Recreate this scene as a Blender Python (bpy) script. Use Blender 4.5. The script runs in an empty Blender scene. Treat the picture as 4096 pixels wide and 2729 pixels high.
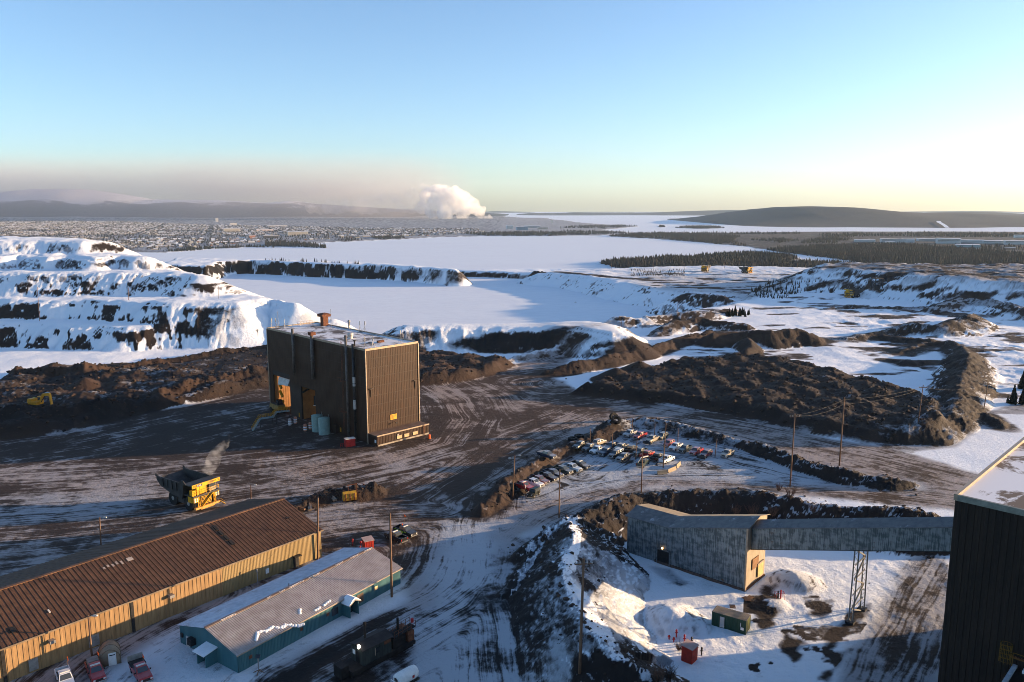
import bpy, math, random
import numpy as np
from mathutils import Vector, Matrix
random.seed(7)
R = math.radians
SC = bpy.context.scene
COL = SC.collection

# ------------------------------------------------------------------ camera, sky, sun, exposure
CAM_H, PITCH, FPX = 70.0, R(9.6), 3186.0
cam_d = bpy.data.cameras.new('camera')
cam_d.sensor_width = 36.0
cam_d.lens = 36.0 * FPX / 4096.0
cam_d.clip_start, cam_d.clip_end = 1.0, 90000.0
cam = bpy.data.objects.new('camera', cam_d)
COL.objects.link(cam)
cam.location = (0, 0, CAM_H)
cam.rotation_euler = (R(90) - PITCH, 0, 0)
SC.camera = cam

SUN_AZ = R(79.0)      # clockwise from +Y: to the right and a little ahead
SUN_EL = R(6.5)
world = bpy.data.worlds.new('World')
SC.world = world
world.use_nodes = True
wn = world.node_tree.nodes
wl = world.node_tree.links
sky = wn.new('ShaderNodeTexSky')
sky.sky_type = 'NISHITA'
sky.sun_disc = False
sky.sun_elevation = SUN_EL
sky.sun_rotation = SUN_AZ
sky.altitude = 600
sky.air_density = 0.8
sky.dust_density = 1.3
sky.ozone_density = 2.1
wl.new(sky.outputs[0], wn['Background'].inputs[0])
wn['Background'].inputs[1].default_value = 0.115

sun_d = bpy.data.lights.new('sun', 'SUN')
sun_d.energy = 4.6
sun_d.angle = R(0.5)
sun_d.color = (1.0, 0.67, 0.36)
sun = bpy.data.objects.new('sun', sun_d)
COL.objects.link(sun)
sun.rotation_euler = Vector((math.sin(SUN_AZ) * math.cos(SUN_EL), math.cos(SUN_AZ) * math.cos(SUN_EL), math.sin(SUN_EL))).to_track_quat('Z', 'Y').to_euler()

vs = SC.view_settings
vs.view_transform = 'Standard'
vs.look = 'None'
vs.exposure = 1.58
vs.gamma = 1.0
vs.use_white_balance = True
vs.white_balance_temperature = 6250
vs.white_balance_tint = 12
vs.use_curve_mapping = False
SC.render.engine = 'CYCLES'
SC.cycles.use_denoising = True
SC.cycles.filter_width = 0.9
SC.cycles.max_bounces = 8
SC.cycles.diffuse_bounces = 2
SC.cycles.glossy_bounces = 2
SC.cycles.transmission_bounces = 2
SC.cycles.transparent_max_bounces = 8
SC.cycles.volume_bounces = 6
SC.cycles.volume_max_steps = 96

# ------------------------------------------------------------------ pixels to places
CP, SP = math.cos(PITCH), math.sin(PITCH)
def ray(px, py):
    u = (1364.5 - py) / FPX
    return ((px - 2048) / FPX, CP + u * SP, -SP + u * CP)
def G(px, py, z=0.0):
    d = ray(px, py)
    t = (z - CAM_H) / d[2]
    return (d[0] * t, d[1] * t)
def AtY(px, py, Y):
    d = ray(px, py)
    t = Y / d[1]
    return (d[0] * t, Y, CAM_H + d[2] * t)
def GW(pts, z=0.0):
    out = []
    for p in pts:
        out.append(G(p[0], p[1], p[2] if len(p) > 2 else z))
    return out

# ------------------------------------------------------------------ noise
def _h(ix, iy, s):
    n = (ix * 374761393 + iy * 668265263 + s * 974634541) & 0x7fffffff
    n = ((n ^ (n >> 13)) * 1274126177) & 0x7fffffff
    return ((n ^ (n >> 16)) & 0xffff) / 65535.0
def vnoise(x, y, s=0):
    ix = np.floor(x).astype(np.int64); iy = np.floor(y).astype(np.int64)
    fx = x - ix; fy = y - iy
    fx = fx * fx * fx * (fx * (fx * 6 - 15) + 10); fy = fy * fy * fy * (fy * (fy * 6 - 15) + 10)
    a = _h(ix, iy, s); b = _h(ix + 1, iy, s); c = _h(ix, iy + 1, s); d = _h(ix + 1, iy + 1, s)
    return (a + (b - a) * fx) * (1 - fy) + (c + (d - c) * fx) * fy
def fbm(x, y, o=4, s=0, g=0.5):
    t = 0.0; a = 1.0; w = 0.0
    for i in range(o):
        t = t + a * vnoise(x, y, s + i * 17); w += a
        x = x * 2.03 + 11.3; y = y * 2.03 - 7.7; a *= g
    return t / w
def ridged(x, y, o=4, s=0):
    t = 0.0; a = 1.0; w = 0.0
    for i in range(o):
        t = t + a * (1 - np.abs(2 * vnoise(x, y, s + i * 13) - 1)); w += a
        x = x * 2.1 + 3.1; y = y * 2.1 + 9.2; a *= 0.55
    return t / w
def mounds(x, y, s=0):
    """tipped heaps: distance to the nearest jittered point, 1 on a top, 0 between"""
    ix = np.floor(x).astype(np.int64); iy = np.floor(y).astype(np.int64)
    best = np.full(x.shape, 9.0)
    for dx in (-1, 0, 1):
        for dy in (-1, 0, 1):
            jx = ix + dx; jy = iy + dy
            px = jx + 0.15 + 0.7 * _h(jx, jy, s); py = jy + 0.15 + 0.7 * _h(jx, jy, s + 5)
            k = 0.75 + 0.5 * _h(jx, jy, s + 9)
            best = np.minimum(best, ((x - px) ** 2 + (y - py) ** 2) * k)
    return np.clip(1 - np.sqrt(best) / 0.85, 0, 1)
def sstep(a, b, x):
    t = np.clip((x - a) / (b - a), 0, 1)
    return t * t * (3 - 2 * t)

# ------------------------------------------------------------------ plan geometry
def linedist(X, Y, P, closed=False):
    D = np.full(X.shape, 1e18); U = np.zeros(X.shape)
    n = len(P); acc = 0.0
    for i in range(n if closed else n - 1):
        ax, ay = P[i][0], P[i][1]; bx, by = P[(i + 1) % n][0], P[(i + 1) % n][1]
        dx, dy = bx - ax, by - ay; L2 = dx * dx + dy * dy + 1e-9; L = math.sqrt(L2)
        t = np.clip(((X - ax) * dx + (Y - ay) * dy) / L2, 0, 1)
        d = (X - ax - t * dx) ** 2 + (Y - ay - t * dy) ** 2
        m = d < D
        D = np.where(m, d, D); U = np.where(m, acc + t * L, U)
        acc += L
    return np.sqrt(D), U
def inside(X, Y, P):
    r = np.zeros(X.shape, bool); n = len(P)
    for i in range(n):
        ax, ay = P[i][0], P[i][1]; bx, by = P[(i + 1) % n][0], P[(i + 1) % n][1]
        c = (ay > Y) != (by > Y)
        xi = ax + (Y - ay) / ((by - ay) if by != ay else 1e-9) * (bx - ax)
        r ^= c & (X < xi)
    return r
class Sel:
    """evaluate only near a feature"""
    def __init__(s, X, Y, P, m):
        xs = [p[0] for p in P]; ys = [p[1] for p in P]
        s.i = np.nonzero((X > min(xs) - m) & (X < max(xs) + m) & (Y > min(ys) - m) & (Y < max(ys) + m))
        s.x = X[s.i]; s.y = Y[s.i]
def sdist(X, Y, P):
    """signed distance to a polygon: negative inside; arc length of nearest edge point"""
    d, u = linedist(X, Y, P, True)
    return np.where(inside(X, Y, P), -d, d), u
# ------------------------------------------------------------------ the lie of the land
LAKE1, LAKE2 = -15.0, -70.0
def wob(P, a, n=3, seed=1, closed=True):
    """give a hand-laid outline a natural edge"""
    rr = random.Random(seed); out = []
    m = len(P)
    for i in range(m if closed else m - 1):
        p, q = P[i], P[(i + 1) % m]
        out.append(p)
        for k in range(1, n):
            t = k / n
            out.append((p[0] + (q[0] - p[0]) * t + rr.uniform(-a, a), p[1] + (q[1] - p[1]) * t + rr.uniform(-a, a)))
    if not closed: out.append(P[-1])
    return out

YARD = [(-1600, 700), (-260, 560), (-150, 490)] + GW([(1335, 1288, 8), (1700, 1292, 8), (2050, 1290, 8), (2350, 1268, 4), (2650, 1245, 2), (2900, 1222, 0), (2990, 1200, -1)]) \
       + GW([(3060, 1150, -1), (3150, 1120, 0), (3600, 1120, 0)]) + [(900, 640), (900, -60), (-1600, -60)]
PLAT = GW([(2170, 1088), (2330, 1102), (2480, 1130), (2600, 1155), (2760, 1170), (2900, 1180), (2990, 1215), (3200, 1160), (3500, 1100), (3420, 1076), (3200, 1070), (2800, 1062), (2450, 1072)], -3)
TIER1 = [(-1500, 430), (-1500, 620), (-150, 490)] + GW([(1330, 1266), (1200, 1252), (1070, 1257), (900, 1276), (700, 1297), (500, 1308), (300, 1300), (100, 1296), (-300, 1290)], 10)
TIER2 = [(-1500, 470), (-1500, 640), (-190, 510)] + GW([(1180, 1205), (1090, 1192), (950, 1212), (700, 1215), (500, 1206), (300, 1202), (100, 1200), (-400, 1195)], 19)
TIER3 = [(-1500, 470), (-1500, 660), (-265, 560)] + GW([(800, 1090), (720, 1088), (600, 1086), (350, 1088), (150, 1090), (-300, 1090)], 31)
TIER4 = [(-1500, 540), (-1500, 760), (-360, 640)] + GW([(430, 961), (330, 964), (200, 964), (0, 966), (-300, 966)], 46)
TIER4B = [(-1500, 500), (-1500, 700), (-300, 590)] + GW([(620, 1027), (540, 1030), (470, 1024), (380, 1034), (280, 1024), (180, 1030), (80, 1020), (0, 1028), (-300, 1024)], 38)
DAM = GW([(835, 1062), (880, 1046), (1000, 1042), (1120, 1046), (1300, 1054), (1520, 1060), (1700, 1070), (1830, 1082), (1830, 1074), (1500, 1051), (1300, 1043), (1000, 1036), (700, 1030), (640, 1060)], 1)
DIKE = GW([(1800, 1084), (1950, 1088), (2050, 1092), (2200, 1096), (2500, 1086), (2300, 1078), (1900, 1078)], -9)
RIM = GW([(3262, 1074), (3420, 1082), (3600, 1097), (3850, 1115), (4096, 1130), (4600, 1150)], 17) + [(620, 700), (300, 760)]
BANK = GW([(1600, 1312), (1750, 1306), (1900, 1304), (2100, 1306), (2300, 1312), (2450, 1335), (2500, 1330), (2480, 1300), (2350, 1280), (2000, 1288), (1600, 1296)], 10.5)
STOCK = GW([(2295, 1535), (2420, 1500), (2560, 1460), (2720, 1420), (2950, 1402), (3150, 1425), (3330, 1465), (3560, 1520), (3700, 1560), (3760, 1620), (3760, 1690), (3640, 1720), (3480, 1722), (3300, 1690), (3100, 1650), (2900, 1608), (2650, 1572), (2450, 1553)], 4)
STOCKL = GW([(-300, 1640), (60, 1490), (420, 1440), (800, 1418), (1000, 1392), (1200, 1385), (1200, 1480), (1070, 1530), (760, 1590), (520, 1640), (300, 1700), (-300, 1760)], 2)
STOCKB = GW([(1600, 1400), (1780, 1402), (1960, 1416), (2060, 1440), (2000, 1462), (1880, 1490), (1760, 1508), (1600, 1520)], 3)
PITF = GW([(2260, 2240), (2330, 2120), (2440, 2060), (2560, 2030), (2800, 2012), (3100, 2030), (3300, 2075), (3560, 2100), (3900, 2110), (4500, 2200)], -1) + [(150, 60), (20, 60)] + GW([(2700, 2729), (2560, 2640), (2450, 2560), (2380, 2450), (2300, 2330)], -1)
PITZ = -3.5
# crests: (points px,py,z-of-crest), foot slope
CRESTS = [
    # around the parked pickups
    (GW([(1925, 2010, 2.5), (1985, 1950, 3.5), (2050, 1880, 4.5), (2130, 1828, 4), (2210, 1786, 3), (2330, 1748, 2.5), (2400, 1712, 3.5), (2450, 1678, 4)]), [1.2, 2.2, 2.8, 2.2, 1.7, 1.6, 2.4, 3.0], 0.8, 5.0),
    (GW([(2450, 1678, 3.5), (2530, 1662, 3.5), (2640, 1672, 3), (2800, 1712, 2.4), (2960, 1752, 2.2), (3100, 1790, 2.4), (3230, 1838, 2.6), (3400, 1885, 2.6), (3560, 1912, 2.2), (3650, 1925, 1.2)]),
     [3.0, 2.4, 2.2, 1.8, 1.6, 1.9, 2.2, 2.2, 1.8, 0.6], 0.6, 5.0),
    # between the yard road and the hollow with the transfer house
    (GW([(2080, 2200, 2), (2160, 2140, 2.5), (2250, 2090, 3), (2360, 2035, 2.5), (2470, 1990, 2), (2570, 1965, 1.6), (2800, 1958, 1.4), (3060, 1962, 1.4)]), [1.0, 1.8, 2.6, 2.4, 1.8, 1.2, 1.0, 1.0], 0.7, 4.0),
    (GW([(3060, 1962, 1.4), (3250, 2010, 1.6), (3420, 2035, 2), (3560, 2030, 3), (3660, 2040, 2.5), (3800, 2080, 1.5)]), [1.0, 1.4, 2.0, 3.0, 2.5, 1.2], 0.6, 4.0),
    (GW([(2280, 2090, 4), (2300, 2150, 5), (2260, 2230, 5), (2250, 2330, 5), (2290, 2430, 5.5), (2350, 2520, 6), (2440, 2610, 5), (2560, 2700, 3), (2700, 2800, 2)]),
     [3.5, 5, 5, 5, 5.5, 6, 5, 3.5, 2.5], 0.62, 5.0),
    # scrap heap by the yellow bucket
    (GW([(1180, 2030, 1), (1260, 1985, 1.6), (1340, 1960, 1.8), (1430, 1945, 2.6), (1500, 1938, 2.4), (1540, 1945, 1)]), [0.8, 1.6, 1.8, 2.8, 2.4, 0.5], 0.8, 2.0),
    # brown dike left of the snow flats
    (GW([(2180, 1480, 2), (2280, 1455, 3.5), (2420, 1424, 4), (2560, 1394, 4), (2700, 1352, 4), (2850, 1318, 5)]), [1, 3.5, 4, 4, 3.5, 4], 0.7, 3.0),
    (GW([(2850, 1312, 9), (2960, 1300, 9.5), (3080, 1306, 9.5), (3190, 1302, 9), (3240, 1322, 7), (3280, 1350, 2)]), [5, 6.5, 7, 6.5, 5, 1], 0.62, 9.0),
    (GW([(2990, 1330, 8), (3010, 1370, 5), (2980, 1395, 4)]), [5, 3.5, 2.5], 0.8, 3.0),
    # snow and rock ridges on the right
    (GW([(3600, 1395, 2), (3700, 1370, 2), (3800, 1362, 3), (3860, 1385, 5), (3880, 1430, 7), (3850, 1500, 7), (3830, 1570, 6), (3800, 1650, 5), (3720, 1715, 3.5), (3600, 1745, 2)]), [0.6, 1.5, 2.2, 4, 6, 6, 5, 4, 3, 1.2], 0.55, 5.0),
    (GW([(3380, 1340, 3), (3560, 1295, 6), (3660, 1275, 8), (3760, 1285, 8), (3860, 1262, 9), (3890, 1240, 9)]), [1, 3, 6, 5, 7, 5], 0.45, 6.0),
    (GW([(3750, 1200, 8), (3860, 1180, 8), (4000, 1200, 8), (4200, 1240, 8)]), [4, 7, 7, 5], 0.4, 8.0),
    # snow heaps along the far road
    (GW([(1990, 1428, 3), (2150, 1400, 3), (2330, 1372, 3), (2420, 1362, 2)]), [1, 3, 3.5, 1.5], 0.7, 3.0),
    (GW([(2420, 1275, 5), (2470, 1258, 7), (2560, 1262, 6), (2680, 1252, 5), (2800, 1248, 5), (2950, 1225, 5)]), [4, 6, 5, 4, 5, 3], 0.5, 4.0),
    (GW([(2620, 1320, 3), (2700, 1280, 6), (2800, 1265, 6), (2860, 1280, 5), (2980, 1290, 4)]), [2, 6, 5, 4.5, 3], 0.5, 4.0),
    # black foreground spoil on the left
    (GW([(-200, 1690, 4), (60, 1660, 4), (260, 1640, 4.5), (420, 1625, 3.5), (520, 1620, 2)]), [2.0, 2.4, 2.2, 1.8, 0.8], 0.5, 6.0),
    (GW([(640, 1580, 3), (800, 1535, 3.5), (960, 1500, 4), (1070, 1475, 4.5)]), [1.8, 2.2, 2.4, 2.6], 0.6, 4.0),
    # brown lip between the left stockpile and the snow
    (GW([(50, 1490, 3), (200, 1480, 4), (340, 1482, 3.5), (600, 1440, 3), (780, 1412, 3.5), (960, 1370, 5), (1070, 1350, 6)]), [2.0, 2.8, 2.5, 1.6, 2.0, 2.2, 2.8], 0.8, 2.5),
    (GW([(2750, 1180, -1), (2900, 1200, -1)]), [1, 1], 0.5, 5.0),
    (GW([(2140, 1094, -7), (2250, 1108, -8), (2400, 1128, -9), (2500, 1142, -10), (2600, 1158, -12)]), [-4, -5, -6, -8, -12], 0.9, 4.0),
    (GW([(3300, 1235, 1), (3420, 1222, 2), (3560, 1224, 2), (3700, 1222, 2)]), [0.8, 2.0, 1.4, 0.8], 0.5, 5.0),
    (GW([(3480, 1330, 2), (3600, 1345, 2.5), (3720, 1352, 3)]), [0.8, 2.2, 2.0], 0.4, 5.0),
    (GW([(3560, 1430, 1.5), (3640, 1442, 2), (3720, 1440, 1.5)]), [0.6, 1.8, 0.6], 0.4, 4.0),
    (GW([(3920, 1650, 1), (3990, 1672, 2), (4010, 1700, 1)]), [0.8, 1.8, 0.6], 0.6, 3.0),
    (GW([(2000, 2395, 0), (2080, 2330, 1), (2110, 2260, 1.2), (2160, 2190, 1.5)]), [0.3, 1.2, 1.4, 1.6], 0.5, 3.0),
]
CONES = [(G(345, 1580)[0], G(345, 1580)[1], 7.0, 0.62), (G(480, 1545)[0], G(480, 1545)[1], 4.2, 0.5), (G(1790, 1500)[0], G(1790, 1500)[1], 4.5, 0.65), (G(1720, 1480)[0], G(1720, 1480)[1], 4.5, 0.7),
         (G(2330, 1530)[0] + 14, G(2330, 1530)[1] + 4, 5.2, 0.5), (G(2480, 1500)[0] + 8, G(2480, 1500)[1], 6.0, 0.5),
         (G(2690, 2490, PITZ)[0], G(2690, 2490, PITZ)[1], PITZ + 2.6, 0.42), (G(3180, 2330, PITZ)[0], G(3180, 2330, PITZ)[1], PITZ + 1.8, 0.35), (G(3100, 2420, PITZ)[0], G(3100, 2420, PITZ)[1], PITZ + 0.5, 0.2)]
LAND = {  # low land between the lakes, outlines at the water
    'town': GW([(-900, 1012), (200, 1012), (640, 1010), (840, 995), (1000, 987), (1300, 991), (1240, 972), (1330, 968), (1600, 957), (1760, 948), (1950, 944), (2200, 944), (2420, 941), (2530, 931), (2400, 921), (2560, 905), (2300, 893), (2150, 880), (1900, 872), (1500, 872), (-2500, 872)], -68.5),
    'point': GW([(2395, 1048), (2480, 1040), (2700, 1027), (3000, 1012), (3150, 1020), (3200, 1036), (3120, 1046), (3300, 1052), (3560, 1062), (4200, 1075), (5200, 1085), (5200, 1160), (3400, 1120), (2800, 1080), (2480, 1072)], -68.5),
    'far_right': GW([(2418, 944), (2530, 933), (2900, 931), (3300, 926), (3800, 926), (5200, 930), (5200, 1066), (4200, 1062), (3660, 1060), (3450, 1050), (3250, 1024), (3080, 1002), (2990, 985), (2860, 975), (2760, 965), (2600, 953), (2500, 948)], -68.5),
    'island': GW([(2695, 911), (2760, 905), (2850, 906), (2905, 912), (2800, 915)], -68.5),
    'islet': GW([(2630, 906), (2645, 903), (2660, 907), (2640, 909)], -68.5),
}
BIGLAND = {k: wob(v, 12 if k != 'town' else 18, 4, 3) for k, v in LAND.items()}

def mesa(Z, X, Y, P, top, slope, rill=0.0, rs=0.12, lump=0.0, m=60, seed=0):
    s = Sel(X, Y, P, m)
    if not len(s.x): return
    d, u = sdist(s.x, s.y, P)
    if rill: d = d + rill * (ridged(u * rs, d * 0.02, 3, seed) - 0.5) * 2 * sstep(-6, 1, d)
    z = top - np.maximum(d, 0) * slope
    z = z - 1.2 * np.exp(-np.abs(d) / 1.5)
    z = z + ((ridged(u * 0.28, d * 0.10 + seed, 3, seed + 9) - 0.5) * 0.9 + (ridged(u * 0.8, d * 0.12 + seed, 3, seed + 19) - 0.5) * 0.9) * sstep(0, 3, d)
    if lump: z = z + lump * (fbm(s.x * 0.07, s.y * 0.07, 4, seed + 3) - 0.5) * 2
    Z[s.i] = np.maximum(Z[s.i], z)

def terr(X, Y, masks=False):
    X = np.atleast_1d(np.asarray(X, float)); Y = np.atleast_1d(np.asarray(Y, float))
    Z = np.full(X.shape, -80.0)
    D = np.hypot(X, Y)
    for k, P in BIGLAND.items():
        s = Sel(X, Y, P, 100)
        if len(s.x):
            d, u = sdist(s.x, s.y, P)
            up = -68.8 + np.clip(-d, 0, 60) * 0.02 + 2.0 * sstep(0, 400, -d) * fbm(s.x * 0.004, s.y * 0.004, 3, 5)
            if k == 'town': up = up + 70 * sstep(5500, 9500, s.y) * fbm(s.x * 0.0007, s.y * 0.0007, 3, 9)
            Z[s.i] = np.maximum(Z[s.i], np.where(d < 0, up, -68.8 - d * 0.2))
    mesa(Z, X, Y, PLAT, -3.0, 0.4, 5, 0.05, 0.6, 120, 61)
    mesa(Z, X, Y, DIKE, -8.0, 0.9, 3, 0.05, 0.5, 90, 62)
    mesa(Z, X, Y, DAM, 1.0, 1.1, 5, 0.05, 1.0, 90, 63)
    mesa(Z, X, Y, YARD, 0.0, 0.45, 3, 0.05, 0.0, 120, 64)
    mesa(Z, X, Y, TIER1, 10.0, 0.62, 3.4, 0.09, 0.6, 90, 31)
    mesa(Z, X, Y, TIER2, 19.0, 0.62, 3.0, 0.08, 0.6, 90, 32)
    mesa(Z, X, Y, TIER3, 31.0, 0.45, 2.0, 0.05, 0.8, 120, 33)
    mesa(Z, X, Y, TIER4B, 38.0, 0.6, 4.0, 0.05, 1.5, 120, 34)
    mesa(Z, X, Y, TIER4, 46.0, 0.5, 4.0, 0.04, 1.2, 150, 35)
    mesa(Z, X, Y, BANK, 10.5, 0.6, 1.6, 0.09, 0.4, 60, 36)
    mesa(Z, X, Y, RIM, 17.0, 0.42, 5.0, 0.07, 1.4, 140, 37)
    # the hollow
    s = Sel(X, Y, PITF, 40)
    if len(s.x):
        d, u = sdist(s.x, s.y, PITF)
        d = d + 1.2 * (ridged(u * 0.15, d * 0.05, 3, 4) - 0.5)
        t = sstep(3.5, -3.0, d)
        Z[s.i] = Z[s.i] * (1 - t) + (PITZ + 0.55 * (fbm(s.x * 0.06, s.y * 0.06, 4, 44) - 0.5) + 0.25 * (ridged(s.x * 0.25, s.y * 0.35, 3, 45) - 0.5)) * t
    for k, (P, hs, slope, rw) in enumerate(CRESTS):
        s = Sel(X, Y, P, 45)
        if not len(s.x): continue
        d, u = linedist(s.x, s.y, P)
        L = [0.0]
        for a, b in zip(P, P[1:]): L.append(L[-1] + math.hypot(b[0] - a[0], b[1] - a[1]))
        h = np.interp(u, L, hs)
        h = h * (0.78 + 0.44 * fbm(u * 0.11 + k, u * 0 + k, 3, k + 40))
        dd = np.sqrt(d * d + 1.0) - 1.0
        dd = dd + 0.9 * (ridged(u * 0.22, d * 0.06, 3, k + 70) - 0.5) * sstep(0, 3, d)
        z = h - dd * slope
        nr = sstep(420, 200, s.y)
        nk = 0.5 if k == 4 else 1.0
        r = nk * ((ridged(s.x * 0.22, s.y * 0.22, 5, k) - 0.5) * 1.8 + (fbm(s.x * 1.1, s.y * 1.1, 3, k + 3) - 0.5) * 1.1 * nr) * sstep(-0.4, 1.0, z - Z[s.i])
        Z[s.i] = np.where(z > Z[s.i] - 0.3, np.maximum(Z[s.i], z + r), Z[s.i])
    for P, top, mh, sc, sd in ((STOCK, 2.2, 2.4, 0.095, 3), (STOCKL, 1.2, 2.6, 0.07, 5), (STOCKB, 1.8, 3.2, 0.08, 7)):
        s = Sel(X, Y, P, 20)
        if not len(s.x): continue
        d, u = sdist(s.x, s.y, P)
        wx = s.x + 3.0 * (fbm(s.x * 0.1, s.y * 0.1, 2, 8) - 0.5); wy = s.y * 0.8 + 3.0 * (fbm(s.x * 0.1, s.y * 0.1, 2, 18) - 0.5)
        h = top + mh * mounds(wx * sc, wy * sc, sd) + 1.1 * (ridged(s.x * 0.3, s.y * 0.3, 4, 6) - 0.5) + 0.6 * (fbm(s.x * 0.9, s.y * 0.9, 2, 66) - 0.5)
        if sd == 5: h = h * (0.35 + 0.9 * sstep(0.35, 0.6, fbm(s.x * 0.02, s.y * 0.02, 3, 77)))
        z = Z[s.i] + h * sstep(2.5, -4.0, d + 3 * (fbm(u * 0.08, u * 0, 3, 2) - 0.5))
        Z[s.i] = np.maximum(Z[s.i], z)
    for cx, cy, top, sl in CONES:
        s = Sel(X, Y, [(cx, cy)], 30)
        if not len(s.x): continue
        a = np.arctan2(s.y - cy, s.x - cx)
        r = np.hypot(s.x - cx, s.y - cy) * (1 + 0.25 * (fbm(np.cos(a) * 2 + 5, np.sin(a) * 2 + cx, 2, 3) - 0.5))
        z = top - (np.sqrt(r * r + 0.6) - 0.75) * sl + 0.35 * (ridged(s.x * 0.4, s.y * 0.4, 3, 2) - 0.5)
        Z[s.i] = np.maximum(Z[s.i], z)
    # small relief, rough ground on the right and in the distance
    far = sstep(300, 380, D) * sstep(1200, 900, D) * (Z > -8)
    rgt = sstep(90, 190, X - 0.15 * (Y - 200)) * sstep(190, 300, Y)
    Z = Z + far * 0.9 * (fbm(X * 0.03, Y * 0.03, 5, 1) - 0.5) * 2 + rgt * far * 2.0 * (ridged(X * 0.04, Y * 0.06, 5, 2) - 0.45) + far * sstep(560, 640, Y) * (X > 60) * 2.2 * (ridged(X * 0.03 + Y * 0.03, Y * 0.012 - X * 0.012, 4, 28) - 0.5)
    Z = Z + 0.22 * (fbm(X * 0.12, Y * 0.12, 4, 12) - 0.5) * sstep(900, 500, D)
    Z = Z - FLATS(X, Y, Z)
    return Z
def FLATS(X, Y, Z):
    return 0.0
def zat(x, y):
    return float(terr(x, y)[0])
def PT(px, py, z0=0.0):
    """the point of the ground that a pixel of the photograph shows"""
    z = z0
    for _ in range(6):
        x, y = G(px, py, z)
        z = 0.5 * z + 0.5 * zat(x, y)
    return x, y, zat(x, y)
# ------------------------------------------------------------------ mesh and material helpers
def lin(c):
    return tuple(((v / 255.0) / 12.92 if v <= 10 else (((v / 255.0) + 0.055) / 1.055) ** 2.4) for v in c)
class NT:
    def __init__(s, name):
        s.m = bpy.data.materials.new(name); s.m.use_nodes = True
        s.t = s.m.node_tree; s.n = s.t.nodes; s.l = s.t.links
        s.b = s.n['Principled BSDF']; s.out = s.n['Material Output']
        s.b.inputs['Specular IOR Level'].default_value = 0.25
    def new(s, typ, **kw):
        n = s.n.new(typ)
        for k, v in kw.items(): setattr(n, k, v)
        return n
    def put(s, sock, v):
        if hasattr(v, 'links') or hasattr(v, 'is_linked'): s.l.new(v, sock)
        elif isinstance(v, (tuple, list)): sock.default_value = tuple(v) + ((1.0,) if len(v) == 3 and len(sock.default_value) == 4 else ())
        else: sock.default_value = v
    def math(s, op, a, b=0.0, c=None, clamp=False):
        n = s.new('ShaderNodeMath', operation=op, use_clamp=clamp)
        s.put(n.inputs[0], a); s.put(n.inputs[1], b)
        if c is not None: s.put(n.inputs[2], c)
        return n.outputs[0]
    def mix(s, f, a, b, mode='MIX'):
        n = s.new('ShaderNodeMix', data_type='RGBA', blend_type=mode)
        s.put(n.inputs[0], f); s.put(n.inputs[6], a); s.put(n.inputs[7], b)
        return n.outputs[2]
    def ramp(s, f, a, b):
        n = s.new('ShaderNodeMapRange', interpolation_type='SMOOTHSTEP')
        s.put(n.inputs[0], f); n.inputs[1].default_value = a; n.inputs[2].default_value = b
        return n.outputs[0]
    def obj(s):
        return s.new('ShaderNodeTexCoord').outputs['Object']
    def scale(s, v, xyz):
        n = s.new('ShaderNodeVectorMath', operation='MULTIPLY')
        s.put(n.inputs[0], v); n.inputs[1].default_value = xyz
        return n.outputs[0]
    def noise(s, v, sc, det=4.0, rough=0.55, dist=0.0):
        n = s.new('ShaderNodeTexNoise')
        s.put(n.inputs['Vector'], v); n.inputs['Scale'].default_value = sc; n.inputs['Detail'].default_value = det
        n.inputs['Roughness'].default_value = rough; n.inputs['Distortion'].default_value = dist
        return n.outputs[0]
    def attr(s, name):
        return s.new('ShaderNodeAttribute', attribute_name=name).outputs['Fac']
    def bump(s, h, strength, dist=0.1):
        n = s.new('ShaderNodeBump'); n.inputs['Strength'].default_value = strength; n.inputs['Distance'].default_value = dist
        s.put(n.inputs['Height'], h); s.l.new(n.outputs[0], s.b.inputs['Normal'])
    def set(s, color=None, rough=None, metal=None):
        if color is not None: s.put(s.b.inputs['Base Color'], color)
        if rough is not None: s.put(s.b.inputs['Roughness'], rough)
        if metal is not None: s.put(s.b.inputs['Metallic'], metal)
        return s.m

def grid_mesh(name, V, mat, attrs=None, smooth=True):
    """V: (rows, cols, 3)"""
    r, c = V.shape[:2]
    me = bpy.data.meshes.new(name)
    idx = np.arange(r * c).reshape(r, c)
    q = np.stack([idx[:-1, :-1], idx[:-1, 1:], idx[1:, 1:], idx[1:, :-1]], -1).reshape(-1, 4)
    me.vertices.add(r * c); me.vertices.foreach_set('co', V.reshape(-1).astype(np.float32))
    me.loops.add(q.size); me.loops.foreach_set('vertex_index', q.reshape(-1).astype(np.int32))
    me.polygons.add(len(q)); me.polygons.foreach_set('loop_start', np.arange(0, q.size, 4, dtype=np.int32))
    me.polygons.foreach_set('loop_total', np.full(len(q), 4, dtype=np.int32))
    me.polygons.foreach_set('use_smooth', np.full(len(q), smooth, dtype=bool))
    for k, a in (attrs or {}).items():
        at = me.attributes.new(k, 'FLOAT', 'POINT'); at.data.foreach_set('value', a.reshape(-1).astype(np.float32))
    me.update(); me.validate()
    me.materials.append(mat)
    o = bpy.data.objects.new(name, me); COL.objects.link(o)
    return o
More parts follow.
